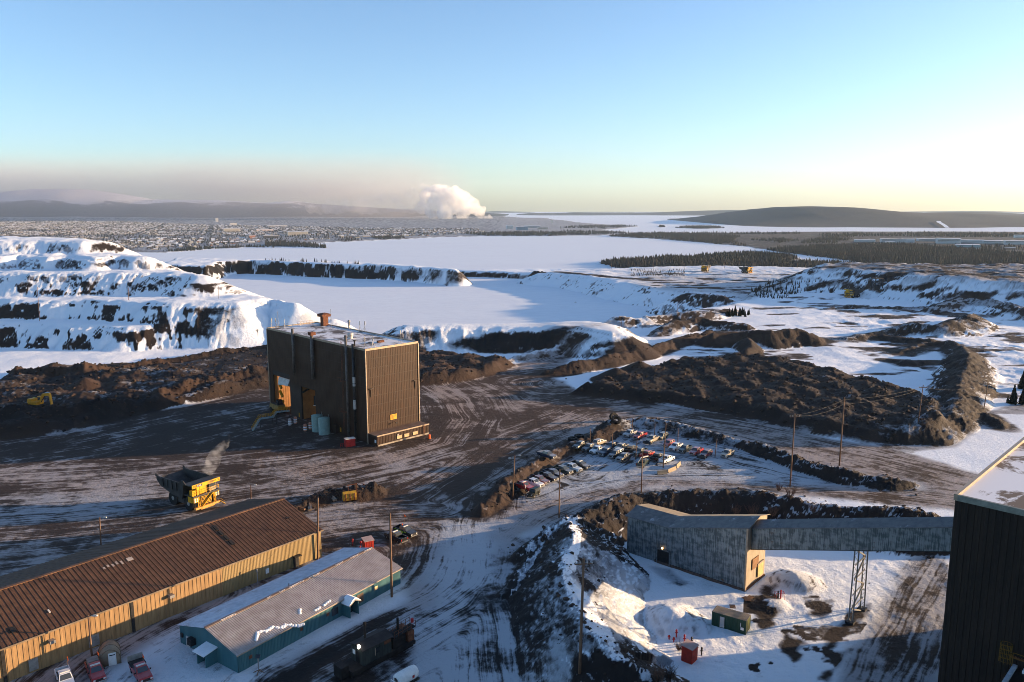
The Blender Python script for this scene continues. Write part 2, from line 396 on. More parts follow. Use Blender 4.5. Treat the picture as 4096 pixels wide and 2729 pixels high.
def raw_mesh(name, V, F, mat, parent=None, smooth=False):
    """V (n,3) and F (m,3|4) arrays, one mesh"""
    V = np.asarray(V, np.float32); F = np.asarray(F, np.int32); k = F.shape[1]
    me = bpy.data.meshes.new(name)
    me.vertices.add(len(V)); me.vertices.foreach_set('co', V.reshape(-1))
    me.loops.add(F.size); me.loops.foreach_set('vertex_index', F.reshape(-1))
    me.polygons.add(len(F)); me.polygons.foreach_set('loop_start', np.arange(0, F.size, k, dtype=np.int32))
    me.polygons.foreach_set('loop_total', np.full(len(F), k, dtype=np.int32))
    me.polygons.foreach_set('use_smooth', np.full(len(F), smooth, dtype=bool))
    me.update(); me.validate()
    me.materials.append(mat)
    o = bpy.data.objects.new(name, me); COL.objects.link(o); o.parent = parent
    return o
def tag(o, label, cat, group=None):
    o['label'] = label; o['category'] = cat
    if group: o['group'] = group
    return o

# ------------------------------------------------------------------ ground
def ground_mat():
    t = NT('ground snow and dirt')
    P = t.obj()
    sep = t.new('ShaderNodeSeparateXYZ'); t.l.new(P, sep.inputs[0])
    v = t.attr('flow'); snow = t.attr('snow'); tone = t.attr('tone'); stk = t.attr('streak')
    cv = t.new('ShaderNodeCombineXYZ')
    t.put(cv.inputs[0], t.math('MULTIPLY', v, 0.42)); t.put(cv.inputs[1], t.math('MULTIPLY', sep.outputs[0], 0.035)); t.put(cv.inputs[2], t.math('MULTIPLY', sep.outputs[1], 0.035))
    ns = t.noise(cv.outputs[0], 1.0, 6, 0.68)
    nf = t.noise(P, 0.45, 8, 0.7)
    nm = t.noise(P, 0.045, 5, 0.6, 0.6)
    np_ = t.noise(P, 0.17, 5, 0.62, 0.4)
    val = t.math('MULTIPLY_ADD', t.math('SUBTRACT', nf, 0.5), 0.65, snow)
    val = t.math('MULTIPLY_ADD', t.math('SUBTRACT', np_, 0.5), 0.75, val)
    val = t.math('MULTIPLY_ADD', t.math('SUBTRACT', nm, 0.5), 0.85, val)
    val = t.math('MULTIPLY_ADD', t.math('MULTIPLY', t.math('SUBTRACT', ns, 0.5), stk), 1.05, val)
    cl = t.new('ShaderNodeCombineXYZ')
    wv = t.math('MULTIPLY_ADD', nm, 3.0, v)
    t.put(cl.inputs[0], t.math('MULTIPLY', wv, 1.9)); t.put(cl.inputs[1], t.math('MULTIPLY', sep.outputs[0], 0.022)); t.put(cl.inputs[2], t.math('MULTIPLY', sep.outputs[1], 0.022))
    nl = t.noise(cl.outputs[0], 1.0, 2, 0.5)
    val = t.math('MULTIPLY_ADD', t.math('MULTIPLY', t.math('SUBTRACT', nl, 0.5), stk), 0.75, val)
    fac = t.ramp(val, 0.34, 0.66)
    nb = t.noise(P, 0.9, 6, 0.7)
    tn = t.math('ADD', tone, t.math('MULTIPLY', t.math('SUBTRACT', nm, 0.5), 0.8), clamp=True)
    dirt = t.mix(tn, (0.007, 0.007, 0.008), (0.078, 0.043, 0.027))
    dirt = t.mix(t.math('MULTIPLY', nb, 0.6), dirt, (0.016, 0.013, 0.012), 'MIX')
    clean = t.ramp(snow, 0.55, 0.85)
    dirty = t.mix(tone, (0.33, 0.37, 0.42), (0.31, 0.24, 0.20))
    sc = t.mix(clean, dirty, (0.82, 0.86, 0.90))
    col = t.mix(fac, dirt, sc)
    t.bump(t.math('ADD', t.math('MULTIPLY', nf, 1.0), t.math('MULTIPLY', nb, 0.5)), 0.7, 0.45)
    return t.set(col, 0.85)
M_GROUND = ground_mat()

def build_ground():
    ds = [62.0]
    while ds[-1] < 480: ds.append(ds[-1] * 1.0036)
    while ds[-1] < 1150: ds.append(ds[-1] * 1.0047)
    while ds[-1] < 21000: ds.append(ds[-1] * 1.016)
    ds = np.array(ds)
    k = np.linspace(-0.84, 0.84, 980)
    Y = np.repeat(ds[:, None], len(k), 1)
    X = Y * k[None, :]
    Z = terr(X, Y)
    dX = np.gradient(X, axis=1); dZ = np.gradient(Z, axis=1)
    gx = dZ / np.maximum(dX, 1e-6)
    dYr = np.gradient(Y, axis=0); dXr = np.gradient(X, axis=0); dZr = np.gradient(Z, axis=0)
    gy = (dZr - gx * dXr) / dYr
    slope = np.hypot(gx, gy)
    D = np.hypot(X, Y)
    snow = np.full(X.shape, 0.97); tone = np.full(X.shape, 0.35); stk = np.full(X.shape, 0.12)
    def paint(P, sn, tn, st, fe=4.0, amt=1.0, wobs=5.0):
        s = Sel(X, Y, P, fe * 2 + wobs)
        if not len(s.x): return
        d, u = sdist(s.x, s.y, P)
        d = d + wobs * (fbm(s.x * 0.05, s.y * 0.05, 4, 21) - 0.5) * 2
        m = sstep(fe, -fe, d) * amt
        for A, val in ((snow, sn), (tone, tn), (stk, st)):
            if val is not None: A[s.i] = A[s.i] * (1 - m) + val * m
    def paintline(P, w, sn, tn, st, fe=3.0, amt=1.0):
        s = Sel(X, Y, P, w + fe + 4)
        if not len(s.x): return
        d, u = linedist(s.x, s.y, P)
        d = d + 3 * (fbm(s.x * 0.08, s.y * 0.08, 3, 22) - 0.5)
        m = sstep(w + fe, w - fe, d) * amt
        for A, val in ((snow, sn), (tone, tn), (stk, st)):
            if val is not None: A[s.i] = A[s.i] * (1 - m) + val * m
    # low land: forest floor, town
    for kk in ('point', 'far_right', 'island', 'islet'): paint(BIGLAND[kk], 0.32, 0.25, 0.1, 10, 1, 0)
    paint(BIGLAND['town'], 0.60, 0.35, 0.1, 10, 1, 0)
    paint(RIM, 0.62, 0.35, 0.2, 18)
    paint(PLAT, 0.78, 0.4, 0.25, 10)
    # the yard
    paint(GW([(-900, 1790), (300, 1722), (760, 1612), (1070, 1548), (1480, 1490), (1750, 1520), (1900, 1492), (2060, 1450), (2140, 1425), (2330, 1400), (2250, 1490), (2300, 1560), (2500, 1590), (2900, 1650), (3300, 1740), (3600, 1800), (4096, 1940), (5400, 2150), (4096, 2075), (3700, 2045), (3000, 1962), (2560, 1962), (2250, 2085), (2100, 2190), (2060, 2300), (2090, 2500), (2150, 2760), (2150, 3300), (-1500, 3300)]), 0.47, 0.62, 1.0, 5)
    paint(GW([(2400, 1640), (3000, 1700), (3600, 1830), (4300, 2010), (4300, 2090), (3500, 1990), (2600, 1940), (2560, 1960), (2000, 2200), (1990, 2100), (2200, 1990), (2560, 1925), (3400, 1935), (2800, 1720), (2500, 1660), (2250, 1700), (2200, 1640)]), 0.55, 0.7, 1.0, 5, 0.8)
    paint(GW([(-600, 1790), (300, 1735), (760, 1622), (1070, 1562), (1480, 1520), (1700, 1560), (1850, 1650), (1830, 1760), (1650, 1830), (900, 1815), (0, 1870), (-600, 1930)]), 0.31, 0.55, 0.9, 5)
    paint(GW([(1720, 1540), (1950, 1500), (2250, 1550), (2500, 1640), (2150, 1760), (1900, 1900), (1780, 1880), (1950, 1720), (1880, 1620)]), 0.40, 0.85, 0.9, 8, 0.8)
    paint(GW([(1900, 1640), (2300, 1660), (2050, 1800), (1850, 1960), (1500, 2060), (1500, 1980), (1800, 1880)]), 0.3, 0.7, 1.0, 6, 0.8)
    paint(GW([(-600, 2010), (600, 1960), (640, 2060), (-600, 2160)]), 0.55, 0.3, 1.0, 5, 0.8)
    paint(GW([(-600, 2160), (300, 2090), (600, 2060), (600, 2110), (-600, 2600)]), 0.45, 0.5, 0.9, 6, 0.9)
    paint(GW([(1250, 2760), (1700, 2420), (1640, 2280), (1720, 2120), (1850, 2030), (2060, 2080), (2060, 2300), (2150, 2729), (2150, 3200), (1250, 3200)]), 0.63, 0.12, 1.0, 5, 0.95)
    paint(GW([(330, 2729), (750, 2470), (1250, 2240), (1640, 2330), (1640, 2400), (1350, 2560), (1100, 2690), (1000, 2780), (300, 2900)]), 0.72, 0.2, 0.6, 3.0, 1, 4)
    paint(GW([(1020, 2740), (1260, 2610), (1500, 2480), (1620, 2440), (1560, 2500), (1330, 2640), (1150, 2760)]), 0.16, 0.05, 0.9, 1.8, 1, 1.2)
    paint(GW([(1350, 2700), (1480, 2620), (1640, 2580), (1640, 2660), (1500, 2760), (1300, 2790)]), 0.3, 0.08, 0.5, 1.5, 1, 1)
    paint(GW([(1080, 2150), (1330, 2050), (1750, 2030), (1700, 2230), (1480, 2260), (1250, 2230)]), 0.48, 0.6, 0.8, 4)
    paintline(GW([(1250, 1880), (1560, 1825), (1740, 1775), (1840, 1690), (1830, 1610), (1760, 1560)]), 5, 0.52, 0.95, 1.0, 3, 0.8)
    paintline(GW([(1590, 1800), (1720, 1740), (1760, 1680), (1740, 1620)]), 3, 0.2, 0.6, 0.8, 2, 0.7)
    # the parking place
    paint(GW([(1990, 2010), (2080, 1890), (2240, 1800), (2400, 1730), (2540, 1690), (2900, 1770), (3200, 1860), (3560, 1940), (2900, 1925), (2560, 1925), (2300, 1980)]), 0.62, 0.12, 1.0, 4)
    # hollow
    paint(PITF, 0.84, 0.25, 0.15, 3)
    for P in ([(3230, 2400), (3330, 2395), (3340, 2440), (3290, 2490), (3230, 2470)], [(3130, 2520), (3210, 2560), (3220, 2620), (3170, 2660), (3120, 2600)], [(3060, 2340), (3110, 2340), (3100, 2380), (3050, 2370)], [(3030, 2430), (3110, 2420), (3110, 2500), (3040, 2510)], [(3350, 2490), (3440, 2430), (3480, 2420), (3430, 2500), (3340, 2590), (3290, 2640)], [(3400, 2600), (3330, 2640), (3260, 2729), (3330, 2729)]):
        paint(wob(GW(P, PITZ), 0.9, 4, 9), 0.28, 0.22, 0.2, 0.9, 1, 1.8)
    paint(GW([(2600, 2265), (2680, 2275), (2750, 2335), (2720, 2345), (2650, 2310)], PITZ), 0.62, 0.0, 0.1, 1.0, 0.9, 0.6)
    paint(GW([(3300, 2900), (3330, 2700), (3450, 2520), (3560, 2350), (3640, 2200), (3780, 2200), (3830, 2300), (3800, 2729), (3800, 2900)], PITZ), 0.55, 0.35, 0.9, 3, 1, 3)
    # stockpiles, crests
    paint(STOCK, 0.14, 0.22, 0.1, 2, 1, 1)
    paint(GW([(3250, 1480), (3500, 1530), (3740, 1580), (3740, 1690), (3500, 1700), (3200, 1640), (3150, 1560)], 3), 0.34, 0.35, 0.1, 8, 1, 6)
    paint(STOCKL, 0.34, 0.34, 0.1, 3, 1, 3)
    paint(STOCKB, 0.10, 0.6, 0.1, 2, 1, 2)
    paint(BANK, 0.74, 0.15, 0.1, 12)
    paint(GW([(1850, 1335, 8), (2000, 1320, 9), (2150, 1334, 8), (2250, 1326, 8), (2400, 1350, 5), (2400, 1390, 0), (2200, 1405, 0), (2000, 1412, 0), (1800, 1405, 0)]), 0.36, 0.03, 0.1, 3, 0.95, 3)
    look = [(0.40, 0.6, 4.5), (0.60, 0.2, 4.5), (0.44, 0.25, 5), (0.62, 0.25, 5), (0.68, 0.12, 9), (0.30, 0.4, 3.5), (0.08, 0.5, 6), (0.34, 0.45, 9), (0.25, 0.3, 4), (0.46, 0.25, 8), (0.62, 0.3, 9), (0.72, 0.4, 10), (0.72, 0.6, 4), (0.75, 0.4, 6), (0.6, 0.4, 6), (0.05, 0.1, 9), (0.12, 0.6, 5), (0.10, 0.75, 4), (0.7, 0.3, 4), (0.06, 0.35, 5), (0.5, 0.3, 5), (0.45, 0.3, 8), (0.4, 0.3, 6), (0.35, 0.3, 5), (0.45, 0.1, 4)]
    for (P, hs, sl, rw), (sn, tn, w) in zip(CRESTS, look): paintline(P, w, sn, tn, 0.1)
    for (cx, cy, top, sl), (sn, tn) in zip(CONES, [(0.05, 0.75), (0.06, 0.6), (0.04, 1.0), (0.06, 0.7), (0.1, 0.35), (0.1, 0.35), (0.78, 0.3), (0.7, 0.3), (0.75, 0.3)]):
        r = max(2.0, (top - (PITZ if top < 0 else 0)) / sl)
        m = sstep(r + 2, r - 2, np.hypot(X - cx, Y - cy))
        snow = snow * (1 - m) + sn * m; tone = tone * (1 - m) + tn * m
    # bared, windswept patches
    pf = 0.9 * sstep(0.60, 0.66, fbm(X * 0.21, Y * 0.27, 5, 51)) * inside(X, Y, GW([(2980, 2360), (3120, 2310), (3480, 2330), (3480, 2480), (3300, 2729), (3000, 2729), (2960, 2560)], PITZ))
    snow = snow - 0.55 * pf
    rgt = sstep(40, 90, X - 0.10 * (Y - 200)) * sstep(230, 290, Y) * sstep(1000, 800, D) * (Z > -6)
    snow = snow - rgt * (0.5 * sstep(0.56, 0.68, fbm(X * 0.045, Y * 0.10, 5, 52)) + 0.10 * (Z < 60))
    bm = sstep(8, -2, np.abs(X - 12)) * sstep(95, 100, Y) * sstep(165, 150, Y)
    snow = snow + bm * 0.55 * (fbm(X * 0.22, Y * 0.22, 3, 53) - 0.5)
    # rock shows where the fall is steep
    patch = fbm(X * 0.035, Y * 0.05, 4, 91)
    steep = sstep(0.38, 0.62, slope)
    left = sstep(-60, -110, X) * sstep(330, 370, Y)
    patch2 = 0.65 * fbm((X + 0.35 * Z) * 0.07, Z * 0.13 + Y * 0.01, 4, 95) + 0.35 * ridged((X + 0.6 * Z) * 0.22, Z * 0.06, 3, 96)
    snow = snow - steep * (0.25 + 0.75 * sstep(0.42, 0.58, patch)) * 0.6 * (1 - left)
    snow = snow - left * steep * sstep(0.50, 0.58, patch2) * 0.9 * (1 - 0.8 * sstep(-180, -140, X)) * (1 - 0.45 * sstep(22, 28, Z)) - 0.10 * left * sstep(0.45, 0.6, fbm(X * 0.1, Y * 0.1, 4, 97))
    tone = np.where(left > 0.5, 0.3, tone)
    dam = sstep(870, 950, D) * (Z > -14) * sstep(0.5, 0.8, slope)
    snow = snow - dam * (0.25 + 0.5 * sstep(0.44, 0.58, patch2)); tone = tone * (1 - 0.8 * dam * (X < 0)) + 0.35 * dam * (X > 0)
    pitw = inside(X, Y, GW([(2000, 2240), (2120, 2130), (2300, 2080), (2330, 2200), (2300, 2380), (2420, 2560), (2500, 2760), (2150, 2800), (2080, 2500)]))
    snow = np.where(pitw & (gx > 0.12), snow - 0.12, snow)          # less snow on the west flank
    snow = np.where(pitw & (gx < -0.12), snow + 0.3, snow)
    # flow of wheel tracks
    lines = [[(-400, 2030), (300, 1990), (800, 1945), (1250, 1890), (1560, 1830), (1760, 1770), (1830, 1680), (1790, 1600), (1690, 1545)],
             [(-400, 1840), (300, 1745), (760, 1650), (1070, 1590)], [(1750, 2000), (1950, 1880), (2150, 1760), (2400, 1660), (2600, 1640), (3000, 1710), (3500, 1820), (4096, 1960), (4600, 2080)],
             [(1250, 2760), (1600, 2560), (1850, 2420), (1990, 2290), (2010, 2180), (2150, 2070), (2350, 1985), (2560, 1935), (2900, 1930), (3400, 1955), (3800, 2000), (4500, 2100)],
             [(2050, 2760), (2020, 2500), (1960, 2300), (1950, 2100), (1980, 1980)], [(1750, 2030), (1500, 2040), (1250, 2070)], [(3450, 2760), (3560, 2520), (3680, 2300), (3790, 2120)],
             [(1850, 1470), (2100, 1440), (2400, 1375), (2560, 1320), (2500, 1280), (2560, 1258)], [(2330, 1900), (2500, 1790), (2560, 1760), (2800, 1790), (3200, 1890), (3500, 1940)], [(2560, 1340), (3200, 1260), (3700, 1230)]]
    num = 0; den = 1e-12
    for i, L in enumerate(lines):
        d, u = linedist(X, Y, GW(L))
        w = 1.0 / (d * d + 9.0) ** 2
        num = num + w * (d + i * 37.0 * 0); den = den + w
    flow = num / den
    V = np.stack([X, Y, Z], -1)
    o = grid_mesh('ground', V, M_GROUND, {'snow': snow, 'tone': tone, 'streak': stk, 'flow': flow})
    o['kind'] = 'structure'
    return o
build_ground()

# ------------------------------------------------------------------ frozen water
def ice_mat():
    t = NT('wind-packed snow on lake ice')
    P = t.obj()
    n = t.noise(t.scale(P, (0.012, 0.03, 1)), 1.0, 6, 0.62)
    n2 = t.noise(t.scale(P, (0.0018, 0.005, 1)), 1.0, 4, 0.6)
    n3 = t.noise(t.scale(P, (0.08, 0.16, 1)), 1.0, 4, 0.7)
    c = t.mix(n, (0.70, 0.76, 0.83), (0.82, 0.86, 0.89))
    c = t.mix(t.ramp(n2, 0.5, 0.7), c, (0.74, 0.78, 0.83))
    c = t.mix(t.math('MULTIPLY', t.ramp(n3, 0.35, 0.7), 0.35), c, (0.62, 0.66, 0.72))
    t.bump(t.math('ADD', n3, n), 0.4, 0.7)
    return t.set(c, 0.8)
M_ICE = ice_mat()
def sheet(name, P, z, mat):
    me = bpy.data.meshes.new(name); me.from_pydata([(p[0], p[1], z) for p in P], [], [list(range(len(P)))])
    me.materials.append(mat); o = bpy.data.objects.new(name, me); COL.objects.link(o); o['kind'] = 'structure'
    return o
sheet('pit_lake', [(-700, 430), (-700, 1120), (-330, 1062), (-80, 1046), (0, 990), (60, 965), (330, 920), (330, 430)], LAKE1, M_ICE)
sheet('frozen_lake', [(-19000, 700), (19000, 700), (19000, 20500), (-19000, 20500)], LAKE2, M_ICE)

# ------------------------------------------------------------------ hills
def hill_mat(name, dark, snowy, bias, hs):
    t = NT(name)
    P = t.obj()
    geo = t.new('ShaderNodeNewGeometry')
    sep = t.new('ShaderNodeSeparateXYZ'); t.l.new(P, sep.inputs[0])
    n = t.noise(t.scale(P, (1, 1, 3)), 0.0022, 8, 0.66, 0.4)
    n2 = t.noise(P, 0.03, 4, 0.7)
    up = t.math('MULTIPLY', t.math('SUBTRACT', sep.outputs[2], hs), 0.0035)
    val = t.math('ADD', t.math('ADD', n, up), t.math('MULTIPLY', t.math('SUBTRACT', n2, 0.5), 0.35))
    f = t.ramp(val, bias, bias + 0.16)
    d = t.mix(t.ramp(n2, 0.3, 0.75), dark, tuple(v * 2.0 for v in dark))
    t.bump(n2, 0.4, 3.0)
    return t.set(t.mix(f, d, snowy), 0.9)
M_HILL_L = hill_mat('snowy wooded upland', (0.016, 0.018, 0.023), (0.72, 0.72, 0.75), 0.585, 60)
M_HILL_R = hill_mat('wooded hill', (0.010, 0.013, 0.018), (0.55, 0.65, 0.70), 0.66, 120)
def hill(name, prof, dc, df, db, mat, nx=220, ny=40, seed=0, rough=0.10, foot=LAKE2 - 4):
    px = np.linspace(prof[0][0], prof[-1][0], nx)
    py = np.interp(px, [p[0] for p in prof], [p[1] for p in prof])
    crest = np.array([AtY(a, b, dc) for a, b in zip(px, py)])
    V = np.zeros((ny, nx, 3))
    ts = np.linspace(-1, 1, ny)
    for j, t in enumerate(ts):
        dist = dc + (t * (dc - df) if t < 0 else t * (db - dc))
        x = crest[:, 0] * (1 + 0.0 * t) + (dist - dc) * 0.12 * np.sign(crest[:, 0]) * 0
        f = 0.5 + 0.5 * math.cos(math.pi * abs(t))
        f = f ** 0.9
        h = crest[:, 2] - foot
        nz = (fbm(x * 0.0011 + seed, np.full(nx, dist) * 0.0011, 4, seed) - 0.5) * 2
        z = foot + np.maximum(h, 2) * f * (1 + rough * nz * (4 * f * (1 - f)) * 3) 
        V[j, :, 0] = x; V[j, :, 1] = dist + 300 * nz * (1 - f) * (abs(t) < 0.99); V[j, :, 2] = z
    o = grid_mesh(name, V, mat); o['kind'] = 'structure'
    return V
hill('hills', [(-1500, 800), (-600, 775), (-200, 780), (0, 772), (150, 756), (330, 757), (500, 784), (590, 802), (680, 803), (900, 806), (1080, 815), (1170, 805), (1260, 817), (1420, 828), (1600, 838), (1800, 850), (1950, 862), (2050, 876)], 9600, 7900, 12500, M_HILL_L, 260, 48, 3)
hill('hills', [(-1500, 790), (300, 796), (640, 798), (900, 802), (1080, 812), (1170, 803), (1260, 816), (1420, 826), (1600, 836), (1800, 846), (2000, 856), (2150, 872)], 13500, 11000, 16500, M_HILL_L, 200, 30, 8)
HR = hill('hills', [(2775, 902), (2830, 888), (2930, 866), (3040, 843), (3140, 828), (3240, 825), (3350, 828), (3480, 838), (3600, 848), (3720, 853), (3850, 853), (4000, 860), (4300, 868), (4800, 880), (5600, 890)], 6900, 5300, 9800, M_HILL_R, 260, 48, 5)
hill('hills', [(3600, 862), (3760, 852), (3850, 848), (3950, 849), (4096, 856), (4400, 852), (5200, 860)], 10500, 9000, 13000, M_HILL_R, 120, 24, 11)
hill('hills', [(2000, 866), (2120, 853), (2300, 851), (2480, 853), (2640, 850), (2750, 846), (2850, 842), (2950, 840), (3100, 846), (3300, 860)], 13800, 12300, 16500, M_HILL_R, 160, 24, 14)
hill('hills', [(1500, 862), (1900, 850), (1980, 845), (2080, 847), (2180, 852), (2300, 849), (2450, 848), (2700, 853), (3200, 850), (3700, 846), (3900, 844), (4096, 848), (4500, 845), (5200, 850)], 19000, 17500, 20400, M_HILL_R, 160, 16, 17)

def clearings(V):
    """snowy ski run and clearing cut through the wood of the right-hand hill"""
    f = V[..., 1] * CP + (CAM_H - V[..., 2]) * SP
    px = 2048 + FPX * V[..., 0] / f; py = 1364.5 - FPX * (V[..., 1] * SP + (V[..., 2] - CAM_H) * CP) / f
    half = V.shape[0] // 2
    for name, line, w in (('ski_run', [(3752, 892), (3775, 905), (3790, 918), (3812, 938)], 9), ('ski_run', [(3940, 928), (3965, 921), (3990, 917)], 12)):
        ys = [p[1] for p in line]; VV, FF = [], []
        for j in range(half - 1):
            row = []
            for jj in (j, j + 1):
                pm = np.median(py[jj, np.abs(px[jj] - line[1][0]) < 60]) if (np.abs(px[jj] - line[1][0]) < 60).any() else 0
                c = np.interp(pm, sorted(ys), [q[0] for q in sorted(line, key=lambda q: q[1])]); ok = min(ys) - 4 < pm < max(ys) + 4
                row.append((c, ok))
            if not (row[0][1] and row[1][1]): continue
            q = []
            for (c, ok), jj in zip(row, (j, j + 1)):
                for e in (-w, w):
                    p = np.array([np.interp(c + e, px[jj], V[jj, :, k]) for k in range(3)]); q.append(p + (0, -6, 7))
            b = len(VV); VV += q; FF.append((b, b + 1, b + 3, b + 2))
        if FF:
            me = bpy.data.meshes.new(name); me.from_pydata([tuple(p) for p in VV], [], FF); me.materials.append(M_ICE); o = bpy.data.objects.new(name, me); COL.objects.link(o); o['kind'] = 'structure'
clearings(HR)
# ------------------------------------------------------------------ solid-shape helper
class MB:
    def __init__(s): s.v = []; s.f = []
    def add(s, v, f):
        b = len(s.v); s.v += [tuple(p) for p in v]; s.f += [tuple(i + b for i in q) for q in f]; return s
    def hexa(s, p):
        """8 points: bottom loop, top loop"""
        return s.add(p, [(3, 2, 1, 0), (4, 5, 6, 7), (0, 1, 5, 4), (1, 2, 6, 5), (2, 3, 7, 6), (3, 0, 4, 7)])
    def box(s, x, y, z, sx, sy, sz, rz=0.0, tx=1.0, ty=1.0):
        c, n = math.cos(rz), math.sin(rz); P = []
        for zz, kx, ky in ((-sz / 2, 1, 1), (sz / 2, tx, ty)):
            for ax, ay in ((-1, -1), (1, -1), (1, 1), (-1, 1)):
                u, w = ax * sx / 2 * kx, ay * sy / 2 * ky
                P.append((x + c * u - n * w, y + n * u + c * w, z + zz))
        return s.hexa(P)
    def b(s, x0, x1, y0, y1, z0, z1):
        return s.box((x0 + x1) / 2, (y0 + y1) / 2, (z0 + z1) / 2, abs(x1 - x0), abs(y1 - y0), abs(z1 - z0))
    def cyl(s, p, q, r0, r1=None, n=10, cap=True):
        p, q = Vector(p), Vector(q); r1 = r0 if r1 is None else r1
        d = (q - p).normalized(); a = d.orthogonal().normalized(); b = d.cross(a)
        V = []
        for o, r in ((p, r0), (q, r1)):
            for i in range(n):
                t = 2 * math.pi * i / n; V.append(o + (a * math.cos(t) + b * math.sin(t)) * r)
        F = [(i, (i + 1) % n, n + (i + 1) % n, n + i) for i in range(n)]
        if cap: F += [tuple(range(n - 1, -1, -1)), tuple(range(n, 2 * n))]
        return s.add(V, F)
    def bar(s, p, q, w, h=None):
        """square bar between two points"""
        p, q = Vector(p), Vector(q); h = h or w
        d = (q - p).normalized(); up = Vector((0, 0, 1))
        if abs(d.z) > 0.95: up = Vector((0, 1, 0))
        a = d.cross(up).normalized() * w / 2; b = a.cross(d).normalized() * h / 2
        return s.hexa([p - a - b, p + a - b, p + a + b, p - a + b, q - a - b, q + a - b, q + a + b, q - a + b])
    def ext(s, prof, y0, y1, axis='y'):
        """extrude an (a, z) outline along y (or x)"""
        n = len(prof)
        V = [(a, y0, z) if axis == 'y' else (y0, a, z) for a, z in prof] + [(a, y1, z) if axis == 'y' else (y1, a, z) for a, z in prof]
        return s.add(V, [tuple(range(n)), tuple(range(2 * n - 1, n - 1, -1))] + [(i, n + i, n + (i + 1) % n, (i + 1) % n) for i in range(n)])
    def lathe(s, c, prof, n=20, axis='z'):
        """prof: (r, h)"""
        V = []
        for r, h in prof:
            for i in range(n):
                t = 2 * math.pi * i / n
                p = (r * math.cos(t), r * math.sin(t), h)
                if axis == 'y': p = (p[0], p[2], p[1])
                if axis == 'x': p = (p[2], p[0], p[1])
                V.append((c[0] + p[0], c[1] + p[1], c[2] + p[2]))
        F = []
        for j in range(len(prof) - 1):
            F += [(j * n + i, j * n + (i + 1) % n, (j + 1) * n + (i + 1) % n, (j + 1) * n + i) for i in range(n)]
        F += [tuple(range(n)), tuple(range((len(prof) - 1) * n, len(prof) * n))]
        return s.add(V, F)
    def rib(s, O, U, Vv, W, H, pitch, depth, duty=0.5):
        """ribbed sheet from O along U (length W) and Vv (length H); ribs run along Vv and stand out along U x Vv"""
        O, U, Vv = Vector(O), Vector(U).normalized(), Vector(Vv).normalized(); N = U.cross(Vv).normalized()
        xs = []; n = max(1, round(W / pitch)); p = W / n
        for i in range(n):
            a = i * p
            xs += [(a, 0), (a + p * (1 - duty) * 0.85, 0), (a + p * (1 - duty), depth), (a + p * 0.94, depth)]
        xs.append((W, 0))
        V = [O + U * x + N * d for x, d in xs] + [O + U * x + N * d + Vv * H for x, d in xs]
        m = len(xs)
        return s.add(V, [(i, i + 1, m + i + 1, m + i) for i in range(m - 1)])
    def mesh(s, name, mat, smooth=False):
        me = bpy.data.meshes.new(name); me.from_pydata(s.v, [], s.f); me.materials.append(mat); me.update()
        if smooth: me.polygons.foreach_set('use_smooth', [True] * len(me.polygons))
        return me
    def build(s, name, mat, parent=None, smooth=False, label=None):
        o = bpy.data.objects.new(name, s.mesh(name, mat, smooth)); COL.objects.link(o); o.parent = parent
        if label: o['label'] = label
        return o
def thing(name, loc, rz, label, cat, group=None):
    o = bpy.data.objects.new(name, None); COL.objects.link(o)
    o.location = loc; o.rotation_euler = (0, 0, rz)
    return tag(o, label, cat, group)
def inst(name, me, parent, loc=(0, 0, 0), rot=(0, 0, 0)):
    o = bpy.data.objects.new(name, me); COL.objects.link(o); o.parent = parent; o.location = loc; o.rotation_euler = rot
    return o
def dup(root, loc, rz, label, group=None, colors=None):
    r = root.copy(); COL.objects.link(r); r.location = loc; r.rotation_euler = (0, 0, rz); r['label'] = label
    if group: r['group'] = group
    for ch in root.children:
        c = ch.copy(); COL.objects.link(c); c.parent = r
        if colors and c.name.split('.')[0] in colors: c.color = colors[c.name.split('.')[0]]
        for g in ch.children:
            d = g.copy(); COL.objects.link(d); d.parent = c
            if colors and d.name.split('.')[0] in colors: d.color = colors[d.name.split('.')[0]]
    return r
M_GLASSD = None
def early_mats():
    global M_GLASSD
    t = NT('dark window glass'); M_GLASSD = t.set((0.02, 0.025, 0.03), 0.12); t.b.inputs['Specular IOR Level'].default_value = 0.6
early_mats()
